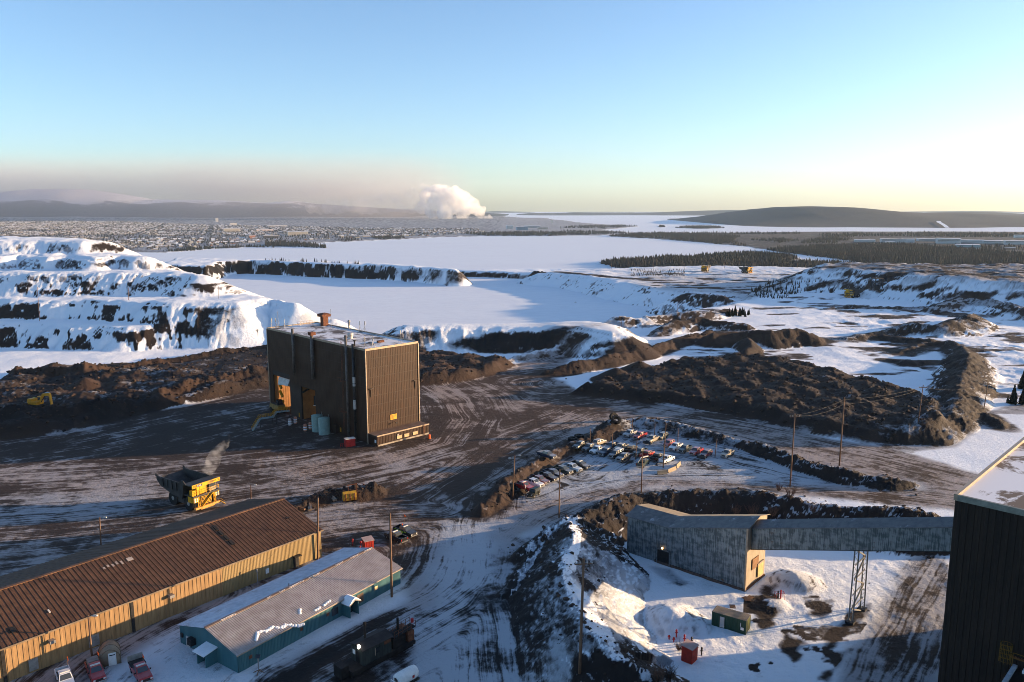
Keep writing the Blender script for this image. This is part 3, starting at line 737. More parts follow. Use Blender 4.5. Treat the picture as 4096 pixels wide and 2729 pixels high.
# ------------------------------------------------------------------ far woods, the town, smoke, haze
def conifers(name, regions, label, seed, mat):
    rr = np.random.RandomState(seed)
    VV, FF = [], []; base = 0
    for P, z, spacing, hgt in regions:
        xs = [p[0] for p in P]; ys = [p[1] for p in P]
        n = int((max(xs) - min(xs)) * (max(ys) - min(ys)) / (spacing * spacing))
        x = rr.uniform(min(xs), max(xs), n); y = rr.uniform(min(ys), max(ys), n)
        k = inside(x, y, P) & (fbm(x * 0.006, y * 0.006, 3, seed) > 0.27)
        x, y = x[k], y[k]
        g = terr(x, y); k = g > LAKE2 + 0.5; x, y, g = x[k], y[k], g[k]
        n = len(x); h = hgt * rr.uniform(0.5, 1.15, n) * (0.8 + 0.4 * rr.rand(n)); w = h * rr.uniform(0.16, 0.26, n); a = rr.uniform(0, 6.28, n)
        V = np.zeros((n, 9, 3)); 
        for q in range(4):
            V[:, q, 0] = x + w * np.cos(a + q * 1.5708); V[:, q, 1] = y + w * np.sin(a + q * 1.5708); V[:, q, 2] = g - 0.5
            V[:, q + 4, 0] = x + 0.6 * w * np.cos(a + 0.78 + q * 1.5708); V[:, q + 4, 1] = y + 0.6 * w * np.sin(a + 0.78 + q * 1.5708); V[:, q + 4, 2] = g + h * 0.45
        V[:, 8, 0] = x; V[:, 8, 1] = y; V[:, 8, 2] = g + h
        f = []
        for q in range(4):
            f += [(q, (q + 1) % 4, q + 4), (q + 4, (q + 1) % 4, 4 + (q + 1) % 4), (q + 4, 4 + (q + 1) % 4, 8)]
        f = np.array(f)
        VV.append(V.reshape(-1, 3)); FF.append((f[None] + (np.arange(n) * 9)[:, None, None]).reshape(-1, 3) + base); base += n * 9
    o = raw_mesh(name, np.concatenate(VV), np.concatenate(FF), mat)
    o['kind'] = 'stuff'
    return tag(o, label, 'forest')
def needle_mat(name, a, b):
    t = NT(name); P = t.obj()
    n = t.noise(P, 0.008, 4, 0.6); n2 = t.noise(P, 0.6, 2, 0.6)
    c = t.mix(t.ramp(n, 0.42, 0.62), a, b)
    return t.set(t.mix(t.math('MULTIPLY', n2, 0.8), c, tuple(v * 0.4 for v in a)), 0.9)
M_NEEDLE = needle_mat('spruce needles', (0.018, 0.023, 0.020), (0.038, 0.028, 0.022))
LZ = -67.5
conifers('spruce_forest', [
    (GW([(2400, 1052), (2480, 1042), (2700, 1030), (3000, 1014), (3150, 1022), (3195, 1036), (3120, 1048), (3300, 1054), (3560, 1064), (4096, 1078), (4700, 1090), (4700, 1150), (4096, 1128), (3600, 1098), (3280, 1080), (3000, 1080), (2820, 1076), (2480, 1074)], LZ), LZ, 6.0, 12)],
    'dark spruce forest on the low point between the white lake and the mine rim', 11, M_NEEDLE)
conifers('spruce_forest', [
    (GW([(3060, 998), (3300, 985), (3600, 980), (3900, 1005), (4700, 1030), (4700, 1064), (4200, 1062), (3660, 1060), (3450, 1050), (3250, 1024)], LZ), LZ, 7.4, 12),
    (GW([(2420, 945), (2530, 934), (2720, 936), (2960, 948), (2930, 962), (2990, 985), (2860, 976), (2760, 966), (2600, 954)], LZ), LZ, 12, 12)],
    'broad dark spruce forest beyond the narrow ice channel', 12, M_NEEDLE)
conifers('spruce_forest', [
    (GW([(3270, 940), (3700, 934), (4096, 938), (4500, 940), (4500, 948), (3900, 950), (3500, 946), (3300, 952)], LZ), LZ, 17, 13),
    (GW([(3230, 962), (3330, 950), (3420, 958), (3330, 975), (3200, 975)], LZ), LZ, 13, 11), (GW([(3000, 960), (3120, 956), (3200, 964), (3120, 972)], LZ), LZ, 13, 11), (GW([(3500, 985), (4300, 990), (4300, 1010), (3700, 990)], LZ), LZ, 14, 11),
    (GW([(2420, 921), (2700, 933), (3200, 934), (3200, 938), (2700, 938)], LZ), LZ, 16, 12),
    (GW([(2690, 911), (2760, 905), (2850, 906), (2905, 912), (2800, 915)], LZ), LZ, 14, 12),
    (GW([(2630, 907), (2645, 903), (2660, 907), (2640, 909)], LZ), LZ, 9, 12),
    (GW([(1850, 936), (2050, 931), (2300, 932), (2420, 938), (2200, 943), (1950, 943)], LZ), LZ, 13, 13),
    (GW([(2250, 925), (2430, 928), (2520, 932), (2420, 937), (2330, 930)], LZ), LZ, 14, 12),
    (GW([(2300, 905), (2480, 902), (2560, 905), (2420, 915), (2250, 912)], LZ), LZ, 20, 12),
    (GW([(650, 1006), (760, 996), (860, 991), (1000, 985), (1130, 989), (1120, 996), (850, 1000)], LZ), LZ, 7, 11),
    (GW([(1060, 975), (1130, 968), (1200, 974), (1310, 985), (1316, 992), (1230, 988), (1060, 984)], LZ), LZ, 8, 12),
    (GW([(1330, 960), (1420, 956), (1450, 960), (1380, 966)], LZ), LZ, 12, 9),
    (GW([(1480, 950), (1610, 946), (1620, 953), (1520, 958)], LZ), LZ, 10, 11)],
    'thin dark lines of trees on the far shores and islands', 13, M_NEEDLE)

def house_mesh(name, w, l, h, rh, wall, roof):
    v = [(-w/2, -l/2, -1), (w/2, -l/2, -1), (w/2, l/2, -1), (-w/2, l/2, -1), (-w/2, -l/2, h), (w/2, -l/2, h), (w/2, l/2, h), (-w/2, l/2, h), (0, -l/2, h + rh), (0, l/2, h + rh)]
    f = [(0, 1, 5, 8, 4), (2, 3, 7, 9, 6), (1, 2, 6, 5), (3, 0, 4, 7)]
    e = 0.5
    k = len(v)
    v += [(-w/2 - e, -l/2 - e, h - 0.2), (0, -l/2 - e, h + rh + 0.25), (w/2 + e, -l/2 - e, h - 0.2), (-w/2 - e, l/2 + e, h - 0.2), (0, l/2 + e, h + rh + 0.25), (w/2 + e, l/2 + e, h - 0.2)]
    f += [(k, k + 1, k + 4, k + 3), (k + 1, k + 2, k + 5, k + 4)]
    me = bpy.data.meshes.new(name); me.from_pydata(v, [], f); me.materials.append(wall); me.materials.append(roof)
    for p in me.polygons[4:]: p.material_index = 1
    return me
def wall_mat():
    t = NT('painted town walls')
    i = t.new('ShaderNodeObjectInfo')
    cr = t.new('ShaderNodeValToRGB'); cr.color_ramp.interpolation = 'CONSTANT'
    cols = [(0.55, 0.50, 0.42), (0.36, 0.34, 0.32), (0.62, 0.60, 0.57), (0.30, 0.17, 0.12), (0.45, 0.40, 0.30), (0.22, 0.25, 0.28), (0.6, 0.52, 0.40), (0.16, 0.14, 0.13)]
    e = cr.color_ramp.elements
    e[0].color = cols[0] + (1,); e[1].position = 0.125; e[1].color = cols[1] + (1,)
    for q in range(2, 8):
        x = e.new(q * 0.125); x.color = cols[q] + (1,)
    t.l.new(i.outputs['Random'], cr.inputs[0])
    return t.set(cr.outputs[0], 0.8)
M_TWALL = wall_mat()
def plain(name, c, rough=0.7, metal=0.0, var=0.25, sc=1.5, dirt=None):
    t = NT(name); P = t.obj()
    n = t.noise(P, sc, 5, 0.65)
    col = t.mix(t.ramp(n, 0.3, 0.75), tuple(v * (1 - var) for v in c), tuple(min(1, v * (1 + var)) for v in c))
    if dirt: col = t.mix(t.ramp(t.noise(t.scale(P, (1, 1, 0.35)), sc * 0.6, 6, 0.7), 0.5, 0.72), col, dirt)
    return t.set(col, rough, metal)
M_TROOF = plain('snow on roofs', (0.74, 0.75, 0.78), 0.8, 0, 0.1, 0.05)
M_TROOF2 = plain('wind-bared shingles', (0.16, 0.15, 0.15), 0.8, 0, 0.3, 0.05)
H_MESH = [house_mesh('house', 9, 13, 4.2, 2.4, M_TWALL, M_TROOF), house_mesh('house', 8, 10, 5.4, 2.4, M_TWALL, M_TROOF), house_mesh('house', 10, 17, 3.4, 2.0, M_TWALL, M_TROOF2), house_mesh('house', 9, 24, 4.6, 1.6, M_TWALL, M_TROOF)]
def town():
    rr = np.random.RandomState(5)
    P = GW([(-700, 998), (250, 1003), (640, 1000), (860, 984), (1020, 970), (1200, 962), (1500, 950), (1750, 942), (1950, 930), (1900, 916), (1500, 915), (1100, 905), (850, 902), (500, 893), (200, 890), (-700, 895)], LZ)
    pts = []
    u = np.array([0.94, 0.34]); v = np.array([-0.34, 0.94])
    xs = [p[0] for p in P]; ys = [p[1] for p in P]
    cx, cy = sum(xs) / len(xs), sum(ys) / len(ys)
    for i in range(-260, 260):
        for j in range(-60, 70):
            if j % 9 == 0 or i % 14 == 0: continue
            bx = cx + u[0] * i * 24 + v[0] * j * 44 + rr.uniform(-5, 5); by = cy + u[1] * i * 24 + v[1] * j * 44 + rr.uniform(-8, 8)
            pts.append((bx, by))
    pts = np.array(pts)
    k = inside(pts[:, 0], pts[:, 1], P) & (fbm(pts[:, 0] * 0.0022, pts[:, 1] * 0.0022, 3, 6) > 0.30) & (rr.rand(len(pts)) < 0.82)
    k &= np.abs(pts[:, 0]) < pts[:, 1] * 0.8
    pts = pts[k]
    pts = pts[np.argsort(np.hypot(pts[:, 0], pts[:, 1]))]
    z = terr(pts[:, 0], pts[:, 1])
    vis = (pts[:, 0] > -0.66 * pts[:, 1])
    # hidden behind the left terraces: not among the singles
    px = 2048 + FPX * pts[:, 0] / (pts[:, 1] * CP + (CAM_H - z) * SP)
    pyv = 1364.5 - FPX * (pts[:, 1] * SP + (z - CAM_H) * CP) / (pts[:, 1] * CP + (CAM_H - z) * SP)
    shown = vis & ~((px < 520) & (pyv > 955)) & ~((px < 720) & (pyv > 985))
    single = [i for i in range(len(pts)) if shown[i]][:290]
    rest = set(range(len(pts))) - set(single)
    for i in single:
        o = bpy.data.objects.new('house', H_MESH[rr.choice([0, 1, 2, 2, 3])]); COL.objects.link(o)
        o.location = (pts[i, 0], pts[i, 1], z[i]); o.rotation_euler = (0, 0, 0.35 + (1.5708 if rr.rand() < 0.5 else 0))
        tag(o, 'small house in the nearest blocks of the town beyond the lake', 'house', 'houses in the town beyond the lake')
    VW, FW, VR, FR = [], [], [], []
    for i in rest:
        w, l, h, rh = [(9, 13, 4.2, 2.4), (8, 10, 5.4, 2.2), (10, 20, 3.6, 1.8)][rr.randint(3)]
        a = 0.35 + (1.5708 if rr.rand() < 0.5 else 0); c, s = math.cos(a), math.sin(a)
        def q(p): return (pts[i, 0] + c * p[0] - s * p[1], pts[i, 1] + s * p[0] + c * p[1], z[i] + p[2])
        b = len(VW)
        VW += [q(p) for p in ((-w/2, -l/2, -1), (w/2, -l/2, -1), (w/2, l/2, -1), (-w/2, l/2, -1), (-w/2, -l/2, h), (w/2, -l/2, h), (w/2, l/2, h), (-w/2, l/2, h))]
        FW += [(b, b + 1, b + 5, b + 4), (b + 1, b + 2, b + 6, b + 5), (b + 2, b + 3, b + 7, b + 6), (b + 3, b, b + 4, b + 7)]
        b = len(VR)
        VR += [q(p) for p in ((-w/2 - .5, -l/2 - .5, h), (0, -l/2 - .5, h + rh), (w/2 + .5, -l/2 - .5, h), (-w/2 - .5, l/2 + .5, h), (0, l/2 + .5, h + rh), (w/2 + .5, l/2 + .5, h))]
        FR += [(b, b + 1, b + 4, b + 3), (b + 1, b + 2, b + 5, b + 4)]
    t = NT('far town walls'); P_ = t.obj()
    cr = t.new('ShaderNodeValToRGB'); cr.color_ramp.elements[0].position = 0.3; cr.color_ramp.elements[0].color = (0.10, 0.085, 0.08, 1); cr.color_ramp.elements[1].position = 0.7; cr.color_ramp.elements[1].color = (0.6, 0.55, 0.48, 1)
    t.l.new(t.noise(P_, 0.035, 1, 0.5), cr.inputs[0]); mw = t.set(cr.outputs[0], 0.8)
    e = bpy.data.objects.new('far_town', None); COL.objects.link(e); e['kind'] = 'stuff'
    tag(e, 'dense far rows of small houses running back to the wooded hills', 'town')
    t2 = NT('far town roofs'); P2 = t2.obj()
    mr2 = t2.set(t2.mix(t2.ramp(t2.noise(P2, 0.03, 1, 0.5), 0.42, 0.52), (0.13, 0.11, 0.10), (0.66, 0.66, 0.68)), 0.85)
    a = raw_mesh('wall', VW, FW, mw, e); b = raw_mesh('roof', VR, FR, mr2, e)
    a['kind'] = b['kind'] = 'stuff'
    # yard trees of the town
    tr = conifers('town_trees', [(P, LZ, 24, 9)], 'scattered dark trees between the houses of the far town', 15, M_NEEDLE)
    tr['category'] = 'trees'
town()
def block(px, py, wpx, hpx, dpt, col, label, rot=0.12, z=LZ, roofsnow=True, cat='building'):
    """a large plain building far off: walls, a flat snowy roof, rows of window bands"""
    x, y = G(px, py, z); d = math.hypot(x, y); z = zat(x, y); x, y = G(px, py, z); d = math.hypot(x, y)
    w = wpx * d / FPX; h = hpx * d / FPX
    e = bpy.data.objects.new('town_block', None); COL.objects.link(e); e.location = (x, y, z); e.rotation_euler = (0, 0, rot + math.atan2(y, x) - 1.5708)
    m = plain('block ' + label[:20], col, 0.75, 0, 0.12, 0.05)
    B = MB(); B.box(0, dpt / 2, h / 2 - 1, w, dpt, h + 2); B.build('wall', m, e)
    B = MB(); B.box(0, dpt / 2, h + 0.35 , w + 1.2, dpt + 1.2, 0.7); B.build('roof', M_TROOF if roofsnow else M_TROOF2, e)
    if hpx >= 8:
        for k in range(max(1, int(h / 4))):
            B = MB(); B.box(0, -0.1, 2.5 + k * h / max(1, int(h / 4)), w * 0.92, 0.5, 1.2); B.build('window_band', M_GLASSD, e)
    return tag(e, label, cat)
def town_blocks():
    for a in [(1192, 942, 76, 14, 30, (0.50, 0.45, 0.38), 'long pale many-windowed block standing highest in the town'), (928, 931, 58, 15, 24, (0.5, 0.46, 0.40), 'tall pale slab block on the near side of the town centre'),
              (1010, 955, 22, 12, 20, (0.42, 0.20, 0.12), 'red brick cube beside the low dark hall in the town'), (1085, 953, 54, 10, 40, (0.10, 0.09, 0.09), 'low dark flat hall below the long pale block'),
              (1060, 925, 62, 6, 40, (0.55, 0.42, 0.34), 'low pinkish school building behind the slab block'), (1110, 908, 70, 5, 40, (0.55, 0.48, 0.40), 'long low cream building at the back of the town'),
              (934, 900, 24, 6, 20, (0.5, 0.48, 0.44), 'small cream block near the wooded slope'), (868, 886, 10, 12, 10, (0.55, 0.55, 0.55), 'narrow white tower on the hillside over the town'),
              (2040, 916, 26, 13, 40, (0.72, 0.72, 0.70), 'white boxy plant building by the forest shore'), (2090, 921, 46, 12, 50, (0.24, 0.34, 0.42), 'blue grey shed with a snowy roof by the plant'),
              (2130, 912, 60, 8, 40, (0.5, 0.5, 0.5), 'long grey shed behind the blue grey one'), (2172, 918, 40, 8, 40, (0.6, 0.5, 0.4), 'low cream hall at the end of the plant'),
              (2208, 893, 5, 12, 6, (0.8, 0.75, 0.65), 'slim pale tower on the slope above the plant'), (2242, 915, 5, 9, 6, (0.7, 0.6, 0.5), 'short cream silo right of the plant'), (1600, 921, 30, 5, 30, (0.5, 0.45, 0.4), 'flat cream store on the shore below the smoke'), (1460, 948, 40, 5, 20, (0.55, 0.45, 0.35), 'warm cream terrace row along the shore')]:
        block(*a)
    for k, a in enumerate([(3590, 971, 110, 12, 40, (0.46, 0.50, 0.52), 'long grey shed, the first of the trading estate'), (3745, 966, 120, 8, 40, (0.45, 0.48, 0.5), 'low wide grey hall behind the estate road'),
              (3795, 976, 74, 18, 50, (0.52, 0.54, 0.54), 'tallest pale grey hall of the trading estate'), (3880, 974, 90, 11, 40, (0.42, 0.5, 0.56), 'pale blue hall next to the tallest one'), (3990, 976, 90, 10, 50, (0.34, 0.42, 0.46), 'blue green shed with wide snowy roof'),
              (3872, 994, 74, 12, 40, (0.16, 0.30, 0.36), 'dark teal warehouse at the near edge of the estate'), (4060, 980, 60, 13, 40, (0.5, 0.52, 0.52), 'light grey hall at the end of the estate'), (3460, 968, 70, 7, 30, (0.5, 0.5, 0.48), 'low pale store by the highway bend'),
              (3640, 961, 50, 6, 30, (0.45, 0.28, 0.18), 'rust coloured low shed among grey ones'), (3560, 976, 30, 8, 20, (0.55, 0.52, 0.45), 'small cream store before the first long shed'), (4040, 1000, 30, 8, 20, (0.3, 0.2, 0.16), 'small brown store behind the near wood'), (4085, 952, 40, 9, 30, (0.8, 0.75, 0.7), 'bright cream hall at the foot of the ski slope')]):
        block(*a)
town_blocks()
# ------------------------------------------------------------------ smoke over the plant, thin smoke drifting along the hills, haze
def vol_mat(name, color, density, aniso=0.3, emis=None):
    m = bpy.data.materials.new(name); m.use_nodes = True; n = m.node_tree.nodes; l = m.node_tree.links
    n.remove(n['Principled BSDF'])
    v = n.new('ShaderNodeVolumePrincipled'); v.inputs['Color'].default_value = color + (1,); v.inputs['Density'].default_value = density; v.inputs['Anisotropy'].default_value = aniso
    l.new(v.outputs[0], n['Material Output'].inputs['Volume'])
    return m, v, n, l
def lump_volume(name, blobs, mat, voxel, label, cat, disp=0.0, dsc=1.0):
    import bmesh
    bm = bmesh.new()
    for x, y, z, r in blobs:
        bmesh.ops.create_icosphere(bm, subdivisions=3, radius=r, matrix=Matrix.Translation((x, y, z)))
    me = bpy.data.meshes.new(name); bm.to_mesh(me); bm.free(); me.materials.append(mat)
    o = bpy.data.objects.new(name, me); COL.objects.link(o)
    md = o.modifiers.new('union', 'REMESH'); md.mode = 'VOXEL'; md.voxel_size = voxel
    if disp:
        tx = bpy.data.textures.new(name, 'CLOUDS'); tx.noise_scale = dsc; tx.noise_depth = 3
        dm = o.modifiers.new('billow', 'DISPLACE'); dm.texture = tx; dm.strength = disp; dm.mid_level = 0.5; dm.texture_coords = 'LOCAL'
    tag(o, label, cat); o['kind'] = 'stuff'
    return o
def carve(n, l, v, sc, a, b, dens):
    tc = n.new('ShaderNodeTexCoord'); nz = n.new('ShaderNodeTexNoise'); nz.inputs['Scale'].default_value = sc; nz.inputs['Detail'].default_value = 4; nz.inputs['Roughness'].default_value = 0.6; l.new(tc.outputs['Object'], nz.inputs['Vector'])
    k = n.new('ShaderNodeMapRange'); k.interpolation_type = 'SMOOTHSTEP'; l.new(nz.outputs[0], k.inputs[0]); k.inputs[1].default_value = a; k.inputs[2].default_value = b; k.inputs[3].default_value = 0.0; k.inputs[4].default_value = dens
    l.new(k.outputs[0], v.inputs['Density'])
def plume():
    m, v, n, l = vol_mat('white stack steam', (0.995, 0.99, 0.985), 0.03, 0.0)
    carve(n, l, v, 0.010, 0.30, 0.66, 0.022)
    DP = 7600.0
    def B(px, py, rpx, dy=0):
        x, y, z = AtY(px, py, DP + dy); return (x, y, z, rpx * DP / FPX)
    bl = [B(1925, 868, 14), B(1910, 845, 24), B(1890, 822, 32, 60), B(1855, 800, 36), B(1815, 778, 34, -60), B(1775, 765, 30), B(1740, 757, 24, 80), B(1710, 752, 16), B(1850, 840, 38), B(1800, 815, 46, 100), B(1750, 800, 40), B(1700, 780, 24, 120),
          B(1780, 850, 36, -60), B(1730, 848, 30), B(1690, 830, 28, 90), B(1925, 852, 16), B(1650, 752, 9), B(1625, 748, 6), B(1690, 745, 10), B(1930, 838, 12), B(1880, 795, 18), B(1840, 775, 16)]
    lump_volume('smoke_plume', bl, m, 13.0, 'thick white steam plume rising and leaning over the plant by the lake', 'smoke', 60, 70)
    m3, v3, n3, l3 = vol_mat('trailing steam', (0.90, 0.88, 0.88), 0.004, 0.1)
    carve(n3, l3, v3, 0.006, 0.34, 0.70, 0.005)
    tb = [B(1720 - 34 * k, 815 + 4 * math.sin(k * 1.1) + 1.2 * k, 40 - 1.1 * k, 60 * math.sin(k)) for k in range(15)] + [B(1700 - 40 * k, 775 + 5 * k, 22, -40) for k in range(7)]
    lump_volume('smoke_plume', tb, m3, 22.0, 'long faint steam trail drifting left from the thick plume', 'smoke', 70, 110)
    m2, v2, n2, l2 = vol_mat('thin stack steam', (0.97, 0.96, 0.95), 0.012, 0.1)
    lump_volume('smoke_plume', [B(1945, 872, 9), B(1958, 868, 10), B(1968, 874, 6), B(1970, 882, 4)], m2, 6.0, 'small pale puff of steam just right of the thick plume', 'smoke', 20, 30)
    lump_volume('smoke_plume', [B(2080, 892, 8), B(2070, 888, 6), B(2090, 897, 6)], m2, 6.0, 'small pale puff of steam above the white plant building', 'smoke', 20, 30)
plume()
def drift():
    """a bank of thin brownish smoke blown to the left along the hills"""
    m, v, n, l = vol_mat('drifting smoke', (0.60, 0.58, 0.63), 1.0, 0.1)
    tc = n.new('ShaderNodeTexCoord'); sep = n.new('ShaderNodeSeparateXYZ'); l.new(tc.outputs['Generated'], sep.inputs[0])
    def mr(sock, a, b, c, d):
        k = n.new('ShaderNodeMapRange'); k.interpolation_type = 'SMOOTHSTEP'; l.new(sock, k.inputs[0])
        for i, x in enumerate((a, b, c, d)): k.inputs[i + 1].default_value = x
        return k.outputs[0]
    def mul(a, b):
        k = n.new('ShaderNodeMath'); k.operation = 'MULTIPLY'; l.new(a, k.inputs[0])
        if hasattr(b, 'links'): l.new(b, k.inputs[1])
        else: k.inputs[1].default_value = b
        return k.outputs[0]
    nz = n.new('ShaderNodeTexNoise'); nz.inputs['Scale'].default_value = 0.0011; nz.inputs['Detail'].default_value = 3
    mp = n.new('ShaderNodeMapping'); mp.inputs['Scale'].default_value = (0.5, 1, 1.6); l.new(tc.outputs['Object'], mp.inputs[0]); l.new(mp.outputs[0], nz.inputs['Vector'])
    top = mul(mr(sep.outputs[2], 0.35, 1.0, 1, 0), mr(sep.outputs[2], 0.10, 0.42, 0.42, 1))
    end = mr(sep.outputs[0], 0.86, 1.0, 1, 0)
    yy = mul(mr(sep.outputs[1], 0.0, 0.3, 0, 1), mr(sep.outputs[1], 0.7, 1.0, 1, 0))
    d = mul(mul(mul(top, end), yy), mul(mr(nz.outputs[0], 0.25, 0.75, 0.35, 1.0), 1.35e-3))
    l.new(d, v.inputs['Density'])
    B = MB(); B.b(-7600, -260, 6900, 9400, -55, 640)
    o = B.build('smoke_bank', m); o['kind'] = 'stuff'; tag(o, 'thin brownish smoke bank drifting left of the plume along the hills', 'smoke')
drift()
def haze():
    m, v, n, l = vol_mat('haze', (0.62, 0.82, 1.0), 2.0e-5, 0.1)
    B = MB(); B.b(-26000, 26000, -3000, 21500, -82, 680)
    o = B.build('haze', m); o['kind'] = 'stuff'; tag(o, 'faint even winter haze over the whole country', 'haze')
haze()
# ------------------------------------------------------------------ materials of built things
def streaky(name, a, b, rough=0.6, metal=0.0, sc=0.5, dirt=None, dmin=0.5, dmax=0.7, stretch=0.12, world=False):
    """sheet metal: tone changes in vertical streaks, with stains"""
    t = NT(name); P = t.obj()
    if world: P = t.new('ShaderNodeNewGeometry').outputs['Position']
    n = t.noise(t.scale(P, (1, 1, stretch)), sc * 3, 6, 0.65); n2 = t.noise(P, sc * 0.35, 4, 0.6)
    c = t.mix(t.ramp(t.math('ADD', t.math('MULTIPLY', n, 0.7), t.math('MULTIPLY', n2, 0.3)), 0.38, 0.62), a, b)
    if dirt: c = t.mix(t.ramp(t.noise(t.scale(P, (1, 1, 0.3)), sc * 1.3, 6, 0.7, 0.3), dmin, dmax), c, dirt)
    return t.set(c, rough, metal)
M_BROWN = streaky('brown ribbed cladding', (0.030, 0.0145, 0.009), (0.047, 0.0245, 0.0155), 0.5, 0, 0.5, (0.062, 0.025, 0.011), 0.5, 0.8)
M_BROWN2 = plain('smooth brown panel', (0.048, 0.032, 0.025), 0.6, 0, 0.2, 0.4)
M_TRIM = plain('pale edge flashing', (0.34, 0.27, 0.20), 0.5, 0.3, 0.2, 1)
M_CONC = plain('stained concrete', (0.30, 0.26, 0.21), 0.85, 0, 0.3, 0.6, (0.12, 0.09, 0.07))
M_RUST = plain('rusted steel', (0.14, 0.055, 0.03), 0.8, 0.1, 0.4, 1.5)
M_STEEL = plain('dark steel', (0.035, 0.034, 0.035), 0.55, 0.4, 0.3, 2)
M_GALV = plain('galvanised steel', (0.34, 0.33, 0.32), 0.45, 0.5, 0.25, 1.2)
M_PIPE = plain('grimy flue pipe', (0.13, 0.115, 0.105), 0.55, 0.3, 0.35, 0.8)
M_PALE = plain('pale grey paint', (0.5, 0.48, 0.45), 0.6, 0, 0.15, 1)
M_YELLOW = plain('safety yellow', (0.48, 0.23, 0.012), 0.5, 0, 0.2, 1.5)
M_ORANGE = plain('signal orange', (0.75, 0.12, 0.02), 0.5, 0, 0.15, 2)
M_RED = plain('red paint', (0.42, 0.025, 0.025), 0.45, 0, 0.25, 1)
M_WHITE = plain('white paint', (0.72, 0.72, 0.70), 0.5, 0, 0.1, 1.5)
M_BLACK = plain('black rubber', (0.016, 0.016, 0.017), 0.8, 0, 0.4, 3)
M_TANKG = plain('pale green tank paint', (0.20, 0.28, 0.24), 0.5, 0, 0.15, 1)
M_WOOD = streaky('weathered pole wood', (0.12, 0.065, 0.04), (0.20, 0.12, 0.075), 0.85, 0, 2.0)
M_SNOWCAP = plain('settled snow', (0.78, 0.79, 0.82), 0.85, 0, 0.06, 0.5)
M_GLASS = NT('window glass').set((0.05, 0.06, 0.07), 0.08); M_GLASS.node_tree.nodes['Principled BSDF'].inputs['Specular IOR Level'].default_value = 0.7
def roof_snow_mat():
    t = NT('membrane roof under thin snow'); P = t.obj()
    n = t.noise(P, 0.16, 6, 0.68, 0.5); n2 = t.noise(P, 1.2, 4, 0.6)
    f = t.ramp(t.math('ADD', t.math('MULTIPLY', n, 0.85), t.math('MULTIPLY', n2, 0.15)), 0.47, 0.60)
    return t.set(t.mix(f, (0.74, 0.73, 0.74), (0.12, 0.10, 0.09)), 0.85)
M_ROOFSNOW = roof_snow_mat()
def emis(name, c, s):
    t = NT(name); t.b.inputs['Emission Color'].default_value = c + (1,); t.b.inputs['Emission Strength'].default_value = s
    return t.set(c, 0.5)
M_LAMP = emis('lit lamp', (1.0, 0.9, 0.7), 12)
M_LAMPW = emis('lit warm bulb', (1.0, 0.55, 0.2), 2.0)

def text(body, size, mat, parent, loc, rot, name='lettering', ext=0.01):
    c = bpy.data.curves.new(name, 'FONT'); c.body = body; c.size = size; c.extrude = ext; c.align_x = 'CENTER'; c.align_y = 'CENTER'
    tmp = bpy.data.objects.new(name, c); COL.objects.link(tmp)
    dg = bpy.context.evaluated_depsgraph_get(); me = bpy.data.meshes.new_from_object(tmp.evaluated_get(dg))
    COL.objects.unlink(tmp); bpy.data.objects.remove(tmp)
    me.materials.clear(); me.materials.append(mat)
    return inst(name, me, parent, loc, rot)

def antenna(loc, parent, rz=0.0, h=3.2, panels=2):
    B = MB()
    B.cyl((0, 0, 0), (0, 0, h), 0.06, n=6)
    for a in (0, 2.1, 4.2): B.cyl((0.9 * math.cos(a), 0.9 * math.sin(a), 0), (0, 0, h * 0.55), 0.035, n=5)
    o = B.build('antenna_mast', M_GALV, parent); o.location = loc; o.rotation_euler = (0, 0, rz)
    if panels:
        P = MB(); P.box(0.12, 0, h - 0.55, 0.16, 0.34, 1.3)
        P.build('antenna_panel', M_PALE, o)
    return o

